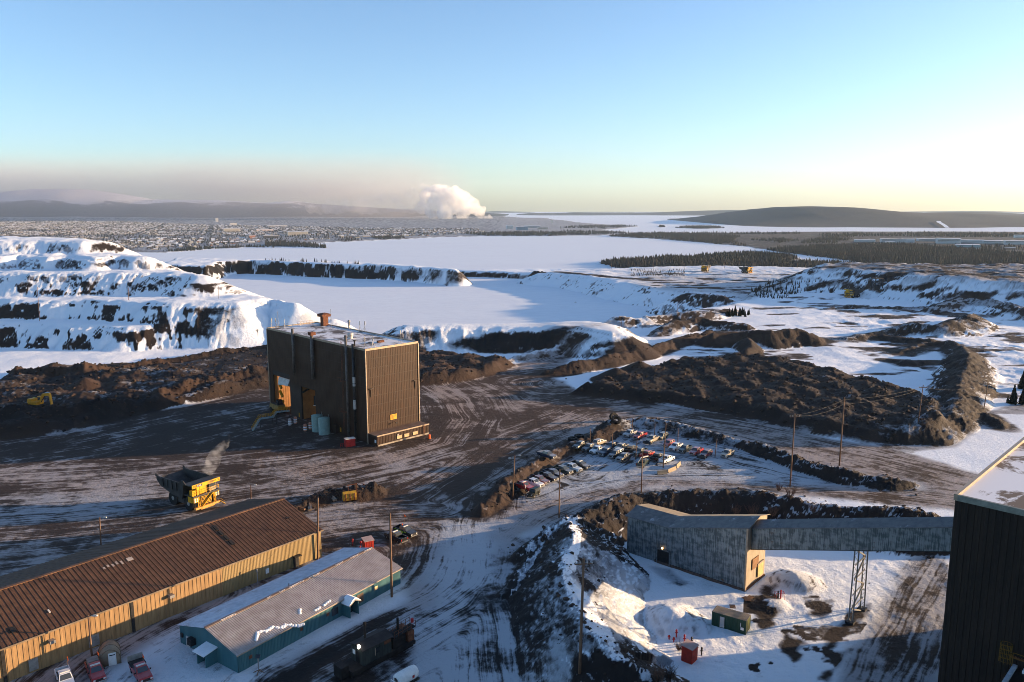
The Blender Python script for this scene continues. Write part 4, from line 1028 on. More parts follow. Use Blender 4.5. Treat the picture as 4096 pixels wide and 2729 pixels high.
# ------------------------------------------------------------------ the tall brown crusher house
def crusher():
    A = (-43.04, 230.05)
    L, W, H = 59.3, 19.3, 28.4
    t = thing('crusher_house', (A[0], A[1], 0), R(44.6), 'tall windowless brown ribbed crusher house with two drive-in bays and antennas on its snowy roof', 'building')
    b1, b2 = (45.4, 57.0, 12.7), (29.3, 38.3, 11.8)
    n = 10; ch = H / n
    def course(name, O, U, Wd, k, m=M_BROWN):
        B = MB(); B.rib((O[0], O[1], k * ch - (0.03 if k else 0.8)), U, (0, 0, 1), Wd, ch + 0.03 + (0.8 if k == 0 else 0), 0.62, 0.04)
        o = B.build(name, m, t)
        return o
    for k in range(n):
        course('cladding_course', (0, -0.012 * (k % 2), 0), (1, 0, 0), W, k)                       # sunny end
        course('cladding_course', (W, L + 0.012 * (k % 2), 0), (-1, 0, 0), W, k)
    # long sides: courses broken by the bays
    for x, U, flip in ((0, (0, -1, 0), True), (W, (0, 1, 0), False)):
        for k in range(n):
            z1 = (k + 1) * ch
            spans = [(0, L)]
            for lo, hi, top in (b2, b1):
                if k * ch < top - 0.6:
                    new = []
                    for a, b in spans:
                        if a < lo and b > hi: new += [(a, lo), (hi, b)]
                        else: new.append((a, b))
                    spans = new
            for a, b in spans:
                mm = M_BROWN2 if (k < 4 and 38 < a < 46) else M_BROWN
                course('cladding_course', ((x - 0.012 * (k % 2)) if flip else x + 0.012 * (k % 2), b if flip else a, 0), U, b - a, k, mm)
    # inner lining, so the walls have thickness, partitions of the drive-through bays
    B = MB()
    B.b(0.15, 0.6, 0.15, b2[0], -0.8, H - 0.3); B.b(0.15, 0.6, b2[1], b1[0], -0.8, H - 0.3); B.b(0.15, 0.6, b1[1], L - 0.15, -0.8, H - 0.3)
    B.b(0.15, 0.6, b2[0], b2[1], 11.4, H - 0.3); B.b(0.15, 0.6, b1[0], b1[1], 12.4, H - 0.3)
    B.b(W - 0.6, W - 0.15, 0.15, b2[0], -0.8, H - 0.3); B.b(W - 0.6, W - 0.15, b2[1], b1[0], -0.8, H - 0.3); B.b(W - 0.6, W - 0.15, b1[1], L - 0.15, -0.8, H - 0.3)
    B.b(W - 0.6, W - 0.15, b2[0], b2[1], 14.0, H - 0.3); B.b(W - 0.6, W - 0.15, b1[0], b1[1], 14.5, H - 0.3)
    B.b(0.6, W - 0.6, 0.15, 0.6, -0.8, H - 0.3); B.b(0.6, W - 0.6, L - 0.6, L - 0.15, -0.8, H - 0.3)
    B.build('wall_core', M_STEEL, t)
    for y in (b2[0] - 0.3, b2[1] + 0.05, b1[0] - 0.3, b1[1] + 0.05):
        P = MB(); P.rib((0.6, y, -0.5), (1, 0, 0), (0, 0, 1), W - 1.2, 14.5, 0.9, 0.05); P.b(0.6, W - 0.6, y + 0.02, y + 0.25, -0.5, 14)
        P.build('partition', plain('orange inner cladding', (0.25, 0.12, 0.04), 0.7, 0, 0.2, 0.4), t)  # orange base colour carries the sunlit glow inside the bays
    P = MB(); P.b(0.62, W - 0.62, b2[0], b2[1], 14.1, 14.4); P.build('bay_ceiling', M_STEEL, t)
    P = MB(); P.b(0.62, W - 0.62, b1[0], b1[1], 14.6, 14.9); P.build('bay_ceiling', M_STEEL, t)
    # crane column, hopper and braces in the left bay
    P = MB(); P.b(5.0, 6.2, 52.0, 53.2, 0, 12.4); P.b(5.0, 6.2, 47.2, 48.2, 0, 12.4); P.build('crane_column', M_STEEL, t)
    for q, (a, b) in enumerate((((2, 56.2, 0.5), (2, 54.2, 3.2)), ((2, 56.2, 6.5), (2, 54.4, 4.6)), ((2, 56.4, 9.2), (2, 55, 7.4)), ((3, 49.8, 3.0), (3, 46.6, 7.4)))):
        P = MB(); P.bar(a, b, 0.55, 0.9); P.build('brace', M_YELLOW if q < 3 else M_STEEL, t)
    P = MB(); P.add([(0.4, 46.0, 12.2), (0.4, 53.5, 12.2), (3, 53.5, 11.2), (3, 46, 11.2), (-0.4, 46.2, 10.2), (-0.4, 53.0, 9.6), (1.6, 53, 9.0), (1.6, 46.2, 9.4)], [(0, 1, 2, 3), (0, 4, 5, 1), (4, 7, 6, 5), (3, 2, 6, 7), (0, 3, 7, 4), (1, 5, 6, 2)]); P.build('hanging_flap', M_GALV, t)
    P = MB(); P.b(9, 11, 47, 51, 5.0, 9.5); P.build('control_panel', M_ORANGE, t)
    P = MB(); P.b(8.6, 9, 46.2, 47.4, 3.0, 8.8); P.build('control_panel', plain('orange plate', (0.6, 0.2, 0.08), 0.6), t)
    for k in range(5):
        P = MB(); P.b(6 + 0.2 * k, 6.4 + 0.2 * k, 45.6, 48, 1.2 + 0.55 * k, 1.55 + 0.55 * k); P.build('stair_tread', M_GALV, t)
    # lamp and boxes in the right bay
    P = MB(); P.b(0.8, 3.6, 29.6, 31.6, 6.0, 9.0); P.build('air_duct', M_BLACK, t)
    P = MB(); P.bar((1, 32.4, 5.6), (1, 30.6, 5.9), 0.15); P.build('lamp_arm', M_WHITE, t)
    P = MB(); P.bar((0.5, 38.0, 9.2), (7, 38.0, 11.6), 0.5); P.bar((0.5, 37.8, 11.4), (7, 37.9, 9.4), 0.4); P.build('truss', M_STEEL, t)
    # roof, edge flashing
    B = MB(); B.b(0.05, W - 0.05, 0.05, L - 0.05, H - 0.28, H); B.build('roof', M_ROOFSNOW, t)
    for a in ((-0.14, 0.16, -0.14, L + 0.14), (W - 0.16, W + 0.14, -0.14, L + 0.14)):
        B = MB(); B.b(*a, H - 0.3, H + 0.32); B.build('roof_edge', M_TRIM, t)
    for a in ((0.16, W - 0.16, -0.14, 0.16), (0.16, W - 0.16, L - 0.16, L + 0.14)):
        B = MB(); B.b(*a, H - 0.3, H + 0.32); B.build('roof_edge', M_TRIM, t)
    for x, y in ((-0.09, -0.09), (W + 0.09, -0.09), (-0.09, L + 0.09)):
        B = MB(); B.box(x, y, H / 2 - 0.6, 0.3, 0.3, H + 0.6); B.build('corner_flashing', M_TRIM, t)
    for k in range(1, n):
        B = MB(); B.b(0.0, W, -0.13, -0.07, k * ch - 0.05, k * ch + 0.05); B.build('seam_strip', M_BROWN2, t)
        B = MB(); B.b(-0.13, -0.07, 0.0, L, k * ch - 0.04, k * ch + 0.04); (B.build('seam_strip', M_BROWN2, t) if k > 5 else None)
    # annex
    an = MB(); an.rib((-0.02, -4.62, -0.8), (1, 0, 0), (0, 0, 1), W + 0.1, 3.9, 0.55, 0.06); an.rib((-0.02, 0, -0.8), (0, -1, 0), (0, 0, 1), 4.62, 3.9, 0.55, 0.06); an.rib((W + 0.08, -4.62, -0.8), (0, 1, 0), (0, 0, 1), 4.62, 3.9, 0.55, 0.06)
    ax = an.build('annex', M_BROWN, t, label='low brown lean-to along the sunny end with three windows')
    P = MB(); P.b(-0.1, W + 0.15, -4.72, -0.06, 3.05, 3.2); P.build('annex_roof', plain('dusty annex roof', (0.17, 0.11, 0.08), 0.85, 0, 0.25, 0.4), ax)
    P = MB(); P.b(-0.16, W + 0.2, -4.84, -4.7, 2.95, 3.34); P.build('annex_edge', M_TRIM, ax)
    P = MB(); P.b(0.3, W + 0.1, -4.78, -4.64, -0.6, 0.45); P.build('annex_footing', M_CONC, ax)
    for k, x in enumerate((8.0, 10.8, 14.0)):
        P = MB(); P.b(x - 0.9, x + 0.9, -4.80, -4.62, 0.85, 1.75); w = P.build('window', plain('boarded window', (0.5, 0.36, 0.2), 0.6, 0, 0.2, 2), ax)
        P = MB(); P.b(x - 1.0, x + 1.0, -4.84, -4.7, 1.75, 1.9); P.build('window_hood', M_TRIM, ax)
    P = MB(); P.b(7.2, 7.7, -4.9, -4.64, 1.9, 2.4); P.build('vent_box', M_GALV, ax)
    P = MB(); [P.bar((16.9 + 0.5 * s, -4.95, 0), (16.9 + 0.5 * s, -4.95, 3.9), 0.07) for s in (0, 1)]; [P.bar((16.9, -4.95, 0.4 + 0.35 * k), (17.4, -4.95, 0.4 + 0.35 * k), 0.04) for k in range(9)]; P.build('ladder', M_RUST, ax)
    P = MB(); P.b(-0.12, -0.02, -4.3, -3.5, 1.0, 1.9); P.build('notice', M_WHITE, ax)
    # sign on the sunny end
    P = MB(); P.b(8.2, 10.6, -0.2, -0.1, 5.7, 7.3); sg = P.build('sign', plain('amber sign', (0.62, 0.33, 0.03), 0.6, 0, 0.1, 1), t, label='amber warning sign high on the sunny brown end')
    for k, w in enumerate((1.7, 1.9, 0.9, 1.2)):
        P = MB(); P.b(8.45, 8.45 + w, -0.215, -0.19, 6.95 - 0.33 * k, 7.05 - 0.33 * k); P.build('sign_line', M_BROWN2, sg)
    for x in (1.4, 17.9):
        P = MB(); P.b(x - 0.08, x + 0.08, -0.3, -0.1, 14.0, 16.6); P.b(x - 0.7, x + 0.7, -0.5, -0.1, 16.4, 16.7); P.build('floodlight_bracket', M_BROWN2, t)
    P = MB(); P.cyl((9.6, -1.2, 4.8), (9.6, -0.1, 4.9), 0.06, n=6); P.b(9.3, 9.9, -1.4, -1.1, 4.6, 4.9); P.build('lamp', M_STEEL, t)
    # pipes and ducts on the shady side
    for y, z0, z1, r, m in ((40.7, 15.1, 30.4, 0.42, M_PIPE), (28.8, 15.3, 29.8, 0.55, M_PIPE), (9.2, 0.2, 31.8, 0.38, M_PIPE), (5.4, -0.5, 29.6, 0.4, M_STEEL)):
        B = MB(); B.cyl((-0.75, y, z0), (-0.75, y, z1), r, n=12)
        for k in range(int((z1 - z0) / 4)): B.cyl((-0.75, y, z0 + 2 + 4 * k), (-0.75, y, z0 + 2.2 + 4 * k), r * 1.18, n=12)
        p = B.build('wall_pipe', m, t, True)
    B = MB(); B.box(-0.6, 28.8, 30.1, 1.8, 1.8, 1.0); B.build('duct_hood', M_RUST, t)
    for z0, z1 in ((16.8, 19.6), (9.5, 12.6)):
        B = MB(); B.cyl((-0.75, 5.4, z0), (-0.75, 5.4, z1), 0.44, n=12); B.build('pipe_sleeve', M_PALE, t)
    B = MB()
    for s in (-0.3, 0.3): B.bar((-0.5, 12 + s, 1.0), (-0.5, 12 + s, 29.6), 0.08)
    for k in range(36): B.bar((-0.5, 11.7, 1.2 + 0.8 * k), (-0.5, 12.3, 1.2 + 0.8 * k), 0.05)
    B.build('ladder', M_RUST, t)
    for z in (17.4, 7.8):
        B = MB(); B.b(-1.5, -0.1, 10.2, 13.0, z - 0.1, z); [B.bar((-1.5, y, z), (-1.5, y, z + 1.1), 0.06) for y in (10.2, 11.6, 13)]; B.bar((-1.5, 10.2, z + 1.1), (-1.5, 13, z + 1.1), 0.06); B.build('ladder_landing', M_RUST, t)
    # roof things
    B = MB(); B.box(17.6, 51.0, H + 1.7, 2.0, 2.0, 3.4); c = B.build('chimney', M_RUST, t, label='square rusty roof vent with overhanging hood')
    B = MB(); B.box(17.6, 51.0, H + 3.7, 3.4, 3.4, 0.9, 0, 1.05, 1.05); B.box(17.6, 51.0, H + 4.35, 3.6, 3.6, 0.4, 0, 0.3, 0.3); B.build('hood', M_RUST, c)
    B = MB(); B.lathe((8.2, 20.3, H), [(0.75, 0), (0.75, 1.0), (0.95, 1.05), (0.95, 1.75), (0.6, 1.85)], 16); B.build('roof_fan', M_PALE, t, True)
    B = MB(); B.lathe((18.8, 37.2, H), [(0.32, 0), (0.32, 2.6), (0.5, 2.65), (0.5, 3.0), (0.2, 3.3)], 12); B.build('roof_stack', M_GALV, t, True)
    B = MB(); B.box(11, 7.9, H + 0.35, 2.2, 1.0, 0.6); B.build('roof_hatch', M_RUST, t)
    B = MB(); B.lathe((2.0, 8.6, H), [(0.22, 0), (0.22, 1.3), (0.4, 1.35), (0.4, 1.7)], 10); B.build('roof_vent', M_STEEL, t)
    for x, y, h, p in ((18.2, 29.9, 3.6, 1), (19.0, 28.2, 3.6, 1), (1.3, 2.1, 3.4, 1), (3.6, 1.3, 3.4, 1), (15.5, 3.5, 3.8, 1), (0.6, 57.2, 3.6, 1), (2.4, 57.4, 3.4, 1), (4.6, 55.5, 3.2, 0), (6.4, 57.0, 2.8, 0), (16.6, 45, 6.5, 0), (3.0, 57.0, 5.8, 0), (12.2, 57.5, 3.0, 0)): antenna((x, y, H), t, x, h, p)
    B = MB()
    for k in range(6): B.bar((11 + 1.2 * k, 58.2, H), (11 + 1.2 * k, 58.2, H + 1.2), 0.06)
    B.bar((11, 58.2, H + 1.2), (17, 58.2, H + 1.2), 0.06); B.bar((11, 58.2, H + 0.6), (17, 58.2, H + 0.6), 0.05); B.build('roof_rail', M_RUST, t)
    # doors low on the shady side
    B = MB(); B.b(-1.3, -0.08, 15.6, 17.6, -0.5, 2.6); B.build('door_porch', M_BROWN2, t)
    for y in (14.6, 39.6): 
        B = MB(); B.b(-0.3, -0.1, y - 0.25, y + 0.25, 0.6, 2.0); B.build('yellow_guard', M_YELLOW, t)
    def wp(x, y, z=0):
        c, s = math.cos(R(44.6)), math.sin(R(44.6)); return (A[0] + c * x - s * y, A[1] + s * x + c * y, z)
    # things that stand around it
    for k, (x, y, lab) in enumerate(((-3.6, 22.6, 'pale green round tank beside the drive-in bay'), (-3.8, 18.2, 'pale green round tank, the one farther from the drive-in bay'))):
        q = wp(x, y); e = thing('storage_tank', (q[0], q[1], zat(*q[:2])), 0, lab, 'tank', 'tanks at the crusher house')
        B = MB(); B.lathe((0, 0, -0.2), [(1.75, 0), (1.75, 5.0), (1.6, 5.2)], 24); B.build('shell', M_TANKG, e, True)
        B = MB(); B.lathe((0, 0, 4.95), [(1.8, 0), (1.8, 0.12), (0.4, 0.5)], 24); B.build('lid', M_TANKG, e, True)
        B = MB(); B.cyl((1.2, 0.8, 4.8), (1.2, 0.8, 6.0), 0.08, n=8); B.build('vent_pipe', M_GALV, e)
    for k, (x, y) in enumerate(((-6.6, 34.5), (-4.2, 35.2), (-6.5, 25.1), (-4.3, 25.7))):
        q = wp(x, y); e = thing('traffic_drum', (q[0], q[1], zat(*q[:2])), 0, ['traffic drum faded to pale pink by the foot of the stairs', 'orange traffic drum between the two bays', 'orange and white drum out before the round tanks', 'orange and white drum against the bay post by the tanks'][k], 'drum', 'traffic drums at the crusher house')
        m1 = plain('faded orange', (0.5, 0.20, 0.12), 0.7) if k else plain('pinkish white', (0.5, 0.38, 0.34), 0.7)
        B = MB(); B.lathe((0, 0, 0), [(0.55, 0), (0.5, 2.2), (0.35, 2.3)], 14); B.build('drum_body', m1, e, True)
        for z in (0.5, 1.2): B = MB(); B.lathe((0, 0, z), [(0.56, 0), (0.55, 0.32)], 14); B.build('reflective_band', M_WHITE, e, True)
        B = MB(); B.lathe((0, 0, -0.05), [(0.8, 0), (0.8, 0.15)], 12); B.build('base_ring', M_BLACK, e)
    q = wp(-5.4, 1.6); e = thing('red_locker', (q[0], q[1], zat(*q[:2])), R(30), 'dark red steel locker in the shade below the brown house corner', 'locker')
    B = MB(); B.b(-1.4, 1.4, -0.9, 0.9, -0.1, 2.3); B.build('body', M_RED, e)
    B = MB(); B.b(-1.5, 1.5, -1, 1, 2.3, 2.42); B.build('lid', M_PALE, e)
    for s in (-0.7, 0.7): B = MB(); B.b(s - 0.62, s + 0.62, -0.95, -0.9, 0.1, 2.1); B.build('door', M_RED, e)
    B = MB(); [B.bar((x, 0, 0), (x, 0, 1.1), 0.06) for x in (-2.8, -2.2, -1.6)]; B.bar((-2.8, 0, 1.1), (-1.4, 0, 1.1), 0.06); B.bar((-2.8, 0, 0.6), (-1.4, 0, 0.6), 0.06); B.build('rail', M_RED, e)
    # walkway stairs
    e = thing('access_stairs', (0, 0, 0), 0, 'pale blue steel stairs and walkway with yellow handrails leading to the bay', 'stairs')
    pts = [AtY(1010, 1718, 243.5), AtY(1040, 1680, 247), AtY(1092, 1686, 250), AtY(1106, 1680, 251.5), AtY(1158, 1692, 254.5)]
    pts = [list(p) for p in pts]; pts[0][2] = 0.2
    zz = [0.2, 3.2, 3.0, 4.2, 3.9]
    for p, z in zip(pts, zz): p[2] = z
    u = Vector((math.sin(R(44.6)), -math.cos(R(44.6)), 0)) * 0.0 + Vector((0.7, -0.7, 0)) * 0.9
    for a, b in zip(pts, pts[1:]):
        a, b = Vector(a), Vector(b); B = MB(); B.hexa([a - u * 0.6 + Vector((0, 0, -0.35)), a + u * 0.6 + Vector((0, 0, -0.35)), b + u * 0.6 + Vector((0, 0, -0.35)), b - u * 0.6 + Vector((0, 0, -0.35)), a - u * 0.6, a + u * 0.6, b + u * 0.6, b - u * 0.6]); B.build('flight', plain('pale blue steel', (0.20, 0.28, 0.30), 0.6), e)
        for s in (-0.6, 0.6):
            B = MB()
            for hh in (0.55, 1.1): B.bar(a + u * s + Vector((0, 0, hh)), b + u * s + Vector((0, 0, hh)), 0.09)
            for k in range(5): q = a.lerp(b, k / 4) + u * s; B.bar(q, q + Vector((0, 0, 1.1)), 0.08)
            B.build('handrail', M_YELLOW, e)
    for p in pts[1:]:
        B = MB(); B.bar((p[0], p[1], -0.3), (p[0], p[1], p[2]), 0.2); B.build('post', M_STEEL, e)
    q = wp(16.1, -9.0); e = thing('traffic_cone', (q[0], q[1], zat(*q[:2])), 0, 'single orange cone drum by the sunny lean-to', 'cone')
    B = MB(); B.lathe((0, 0, 0), [(0.42, 0.05), (0.36, 1.3), (0.2, 1.4)], 12); B.build('cone_body', M_ORANGE, e, True); B = MB(); B.box(0, 0, 0.04, 1.0, 1.0, 0.1); B.build('base', M_BLACK, e)
    # yellow loader parked in the left bay mouth
    q = wp(-1.2, 52.4); e = thing('parked_loader', (q[0], q[1], zat(*q[:2])), R(44.6), 'yellow machine body standing in the mouth of the left bay', 'loader')
    B = MB(); B.box(0, 0, 2.2, 3.0, 6.0, 1.6, 0, 0.9, 0.95); B.build('body', plain('dusty yellow', (0.26, 0.16, 0.05), 0.6), e)
    B = MB(); B.box(0, 0, 3.05, 2.4, 4.8, 0.14); B.build('deck', M_STEEL, e)
    B = MB(); B.box(0, -1.4, 3.9, 1.7, 1.7, 1.6, 0, 0.9, 0.9); B.build('cab', M_GLASSD, e)
    for x in (-1.3, 1.3):
        for y in (-1.9, 1.9): B = MB(); B.lathe((x, y, 0.9), [(0.5, -0.35), (0.95, -0.3), (0.95, 0.3), (0.5, 0.35)], 16, 'x'); B.build('wheel', M_BLACK, e)
crusher()
# ------------------------------------------------------------------ long rusty warehouse, teal shed
M_WROOF = streaky('rust brown roof sheet', (0.070, 0.035, 0.020), (0.110, 0.056, 0.031), 0.7, 0, 0.25, (0.06, 0.034, 0.024), 0.5, 0.75, 1.0, True)
M_WWALL = streaky('tan weathered sheet', (0.23, 0.14, 0.065), (0.33, 0.21, 0.10), 0.65, 0, 0.4, (0.17, 0.10, 0.06), 0.56, 0.78, 0.15, True)
M_WWALL2 = streaky('pale olive sheet', (0.27, 0.19, 0.085), (0.31, 0.225, 0.11), 0.6, 0, 0.3)
def warehouse():
    o = (-38.6, 152.0); a = R(-130.2); L, HW, HE, HR = 112.0, 13.0, 5.7, 8.9
    t = thing('long_warehouse', (o[0], o[1], 0), a, 'very long warehouse with rust brown ribbed roof and tan walls', 'warehouse')
    sl = math.hypot(HW + 0.4, HR - HE); ux = (0, -(HW), HR - HE)
    pw = 0.75
    nroof = int(L / pw)
    U = Vector((1, 0, 0)); Vn = Vector((0, -HW, HR - HE + 0.15)).normalized()
    B = MB(); B.rib((0, 0, 0), U, Vn, pw, sl, pw, 0.06, 0.45); near = B.mesh('roof_sheet', M_WROOF)
    Vf = Vector((0, HW, HR - HE + 0.15)).normalized()
    B = MB(); B.rib((pw, 0, 0), -U, Vf, pw, sl, pw, 0.06, 0.45); far = B.mesh('roof_sheet', M_WROOF)
    rr = random.Random(3)
    # missing sheets leave dark slots
    for k in range(nroof):
        x = -0.35 + k * pw
        inst('roof_sheet', near, t, (x, 0.4, HE - 0.05 + rr.uniform(-0.012, 0.012)))
        inst('roof_sheet', far, t, (x, -2 * HW - 0.4, HE - 0.05 + rr.uniform(-0.012, 0.012)))
    B = MB(); B.rib((0, 0, -0.7), U, (0, 0, 1), pw, HE + 0.55, pw, 0.06, 0.4); wm = B.mesh('wall_sheet', M_WWALL)
    nw0 = int(22.0 / pw)
    for k in range(nw0, nroof): 
        # local +y faces the camera side, so the sheet is turned round
        ob = inst('wall_sheet', wm, t, ((k + 1) * pw, rr.uniform(0, 0.02), 0), (0, 0, math.pi))
    B = MB(); B.rib((nw0 * pw, 0, -0.7), (-1, 0, 0), (0, 0, 1), nw0 * pw, HE + 0.55, 0.3, 0.05); B.build('wall_cladding', M_WWALL2, t, label='newer pale olive cladding at the end by the leaning pole')
    B = MB(); B.ext([(0.0, -0.7), (0.0, HE), (-HW, HR - 0.1), (-2 * HW, HE), (-2 * HW, -0.7)], 0.0, 0.12, 'x'); B.build('end_wall', M_WWALL2, t)
    B = MB(); B.b(0.2, L, -2 * HW, -2 * HW + 0.1, -0.7, HE); B.build('back_wall', M_WWALL, t)
    B = MB(); B.b(0.15, L, -2 * HW + 0.3, -0.3, HE - 0.5, HE - 0.35); B.build('ceiling', M_STEEL, t)
    B = MB(); B.b(-0.35, L, -HW - 0.35, -HW + 0.35, HR + 0.06, HR + 0.2); B.build('ridge_cap', plain('rusty ridge cap', (0.17, 0.085, 0.045), 0.7, 0, 0.3, 0.3), t)
    B = MB(); B.b(-0.35, L, 0.42, 0.52, HE - 0.2, HE + 0.06); B.build('gutter', plain('old gutter', (0.20, 0.15, 0.10), 0.7, 0, 0.3, 0.3), t)
    for xx in (38.0, 57.0): B = MB(); B.b(xx - 0.25, xx + 0.25, 0.09, 0.2, -0.7, HE - 0.1); B.build('wall_joint', M_STEEL, t)
    def on_roof(x, q, w, l, m, name, hgt=0.14):
        B = MB(); c = Vector((x, 0.4, HE - 0.05)) + Vn * q; n = U.cross(Vn); e = Vn * l / 2; f = U * w / 2
        if n.z < 0: n = -n
        B.hexa([c - e - f + n * 0.05, c - e + f + n * 0.05, c + e + f + n * 0.05, c + e - f + n * 0.05, c - e - f + n * hgt, c - e + f + n * hgt, c + e + f + n * hgt, c + e - f + n * hgt]); return B.build(name, m, t)
    for k in range(4): on_roof(16.6, 5.6 + 1.9 * k, 0.6, 1.5, M_BLACK, 'skylight')
    on_roof(54.5, 3.2, 0.8, 1.3, M_BLACK, 'skylight'); on_roof(49, 4.5, 0.25, 0.8, M_PALE, 'roof_patch'); on_roof(3.2, 7.2, 0.7, 0.5, M_BLACK, 'roof_patch'); on_roof(33.5, 10.6, 1.0, 1.0, plain('thin frost', (0.36, 0.31, 0.28), 0.85), 'snow_patch', 0.10)
    for k in range(5): on_roof(35 + 0.75 * k, 10.4 + 0.3 * (k % 2), 0.35, 1.0 - 0.12 * k, plain('thin frost', (0.30, 0.25, 0.22), 0.85), 'snow_patch', 0.10)
    B = MB(); B.b(5.5, 6.7, 0.06, 0.14, -0.2, 2.2); B.b(5.3, 6.9, 0.06, 1.0, 2.3, 2.45); B.build('door', M_STEEL, t)
    B = MB(); B.b(12.2, 12.9, 0.06, 0.14, 1.0, 2.0); B.build('notice', M_WHITE, t)
    for x in (31.5, 50.5, 61.0):
        B = MB(); B.box(x, 0.5, 4.0, 0.8, 0.9, 0.5); B.bar((x, 0.0, 3.8), (x, 0.9, 3.8), 0.1); B.build('wall_lamp', M_GALV, t)
    for x, w in ((43.5, 1.6), (52.5, 1.3)): B = MB(); B.b(x, x + w, 0.10, 0.16, 0.3, 2.2); B.build('wall_patch', M_GALV, t)
    # drift of dirty snow along the wall foot is ground
    return t
warehouse()
M_TEAL = streaky('teal ribbed sheet', (0.042, 0.120, 0.140), (0.055, 0.148, 0.168), 0.55, 0, 0.4, (0.06, 0.12, 0.11), 0.6, 0.85)
M_TROOFM = streaky('frosted grey roof sheet', (0.31, 0.27, 0.25), (0.42, 0.38, 0.36), 0.6, 0.1, 0.2, (0.44, 0.43, 0.44), 0.55, 0.8, 1.0)
def teal():
    o = (-41.63, 111.0); a = R(54.8); L, W, HE, HR = 35.8, 15.06, 3.1, 5.05
    t = thing('teal_shed', (o[0], o[1], 0), a, 'long low teal shed with frosted grey roof and a hooded doorway', 'shed')
    for O, U, Wd in (((0, 0, -0.7), (1, 0, 0), L), ((L, W, -0.7), (-1, 0, 0), L)):
        B = MB(); B.rib(O, U, (0, 0, 1), Wd, HE + 0.7, 0.28, 0.04); B.build('wall', M_TEAL, t)
    for x, s in ((0, 1), (L, -1)):
        B = MB(); B.ext([(0, -0.7), (W, -0.7), (W, HE), (W / 2, HR), (0, HE)], x, x + 0.12 * s, 'x'); B.build('end_wall', M_TEAL, t)
    sl = math.hypot(W / 2, HR - HE) + 0.35
    v1 = Vector((0, W / 2, HR - HE)).normalized(); v2 = Vector((0, -W / 2, HR - HE)).normalized()
    B = MB(); p = Vector((-0.3, 0, HE + 0.04)) - v1 * 0.35; B.rib(p, (1, 0, 0), v1, L + 0.6, sl, 0.38, 0.05); B.build('roof_slope', M_TROOFM, t, label='sunny roof slope, grey and nearly bare')
    B = MB(); p = Vector((L + 0.3, W, HE + 0.04)) - v2 * 0.35; B.rib(p, (-1, 0, 0), v2, L + 0.6, sl, 0.38, 0.05); B.build('roof_slope', streaky('snowy roof slope', (0.46, 0.48, 0.52), (0.62, 0.64, 0.68), 0.8, 0, 0.3, (0.34, 0.30, 0.28), 0.56, 0.75, 1.0), t, label='shaded roof slope under frost and snow')
    B = MB(); B.b(-0.3, L + 0.3, W / 2 - 0.3, W / 2 + 0.3, HR + 0.05, HR + 0.16); B.build('ridge_cap', plain('brown ridge cap', (0.2, 0.14, 0.11), 0.7), t)
    B = MB(); B.b(-0.3, L + 0.3, -0.36, -0.24, HE - 0.22, HE - 0.02); B.build('eave_trim', plain('pale eave trim', (0.34, 0.28, 0.22), 0.6), t)
    rr = random.Random(9)
    def snowlump(pts, w, h, name='snow_patch'):
        B = MB()
        for (x, q) in pts:
            c = Vector((x, 0, HE + 0.07)) + v1 * q
            B.lathe(c, [(w * rr.uniform(0.7, 1.1), -0.08), (w * 0.8, h * 0.6), (w * 0.35, h)], 8)
        B.build(name, M_SNOWCAP, t, True)
    snowlump([(5.0 + 0.17 * k + rr.uniform(-0.1, 0.1), 1.7 + 0.25 * math.sin(k * 0.5) - 0.0018 * k * k + rr.uniform(-0.18, 0.18)) for k in range(42)], 0.30, 0.16)
    snowlump([(4.0, 0.7), (4.3, 1.0), (4.6, 1.3), (4.9, 1.6)], 0.34, 0.2); snowlump([(13.2, 1.4), (13.5, 1.8), (13.8, 2.1)], 0.32, 0.2); snowlump([(15.6, 0.4), (16.1, 0.4), (16.6, 0.5)], 0.3, 0.2); snowlump([(17.6, 0.5), (18.1, 0.6), (18.6, 0.7), (19.1, 0.8)], 0.3, 0.2)
    for k in range(24):
        x = rr.uniform(0.5, L - 0.5); snowlump([(x + 0.3 * j, sl - 0.45) for j in range(rr.randint(2, 7))], 0.2, 0.15)
    # hooded doorway on the long side
    B = MB(); B.b(21.2, 21.35, -1.9, 0, -0.5, 2.3); B.b(23.2, 23.35, -1.9, 0, -0.5, 2.3); B.b(21.35, 23.2, -0.3, -0.04, -0.5, 2.4)
    po = B.build('porch', M_TEAL, t)
    B = MB(); B.ext([(20.9, 2.3), (22.28, 3.0), (23.65, 2.3), (23.65, 2.45), (22.28, 3.2), (20.9, 2.45)], -2.2, 0.0); B.build('porch_roof', M_GALV, po)
    B = MB(); B.ext([(20.85, 2.46), (22.28, 3.22), (23.7, 2.46), (22.9, 3.2), (22.28, 3.5), (21.6, 3.2)], -2.15, -0.1); B.build('snow_cap', M_SNOWCAP, po)
    B = MB(); B.b(21.5, 23.05, -0.42, -0.3, -0.4, 2.1); B.build('door', M_BLACK, po)
    for x0, x1, z0, z1, m in ((18.8, 20.2, 0.9, 2.2, M_GLASSD), (24.6, 26.2, 0.6, 2.3, plain('brown board', (0.09, 0.06, 0.045), 0.7)), (29.0, 29.7, 1.4, 2.1, plain('pane painted as lit', (0.75, 0.55, 0.28), 0.2)), (17.6, 18.2, 1.4, 2.0, M_RUST), (12.0, 12.5, 1.3, 1.9, M_RUST), (2.0, 2.6, 1.3, 1.9, M_RUST)):  # one pane gets a warm bright colour to look lit
        B = MB(); B.b(x0, x1, -0.09, -0.03, z0, z1); w = B.build('window', m, t)
        B = MB(); B.b(x0 - 0.06, x1 + 0.06, -0.11, -0.04, z1, z1 + 0.1); B.build('lintel', M_TEAL, w)
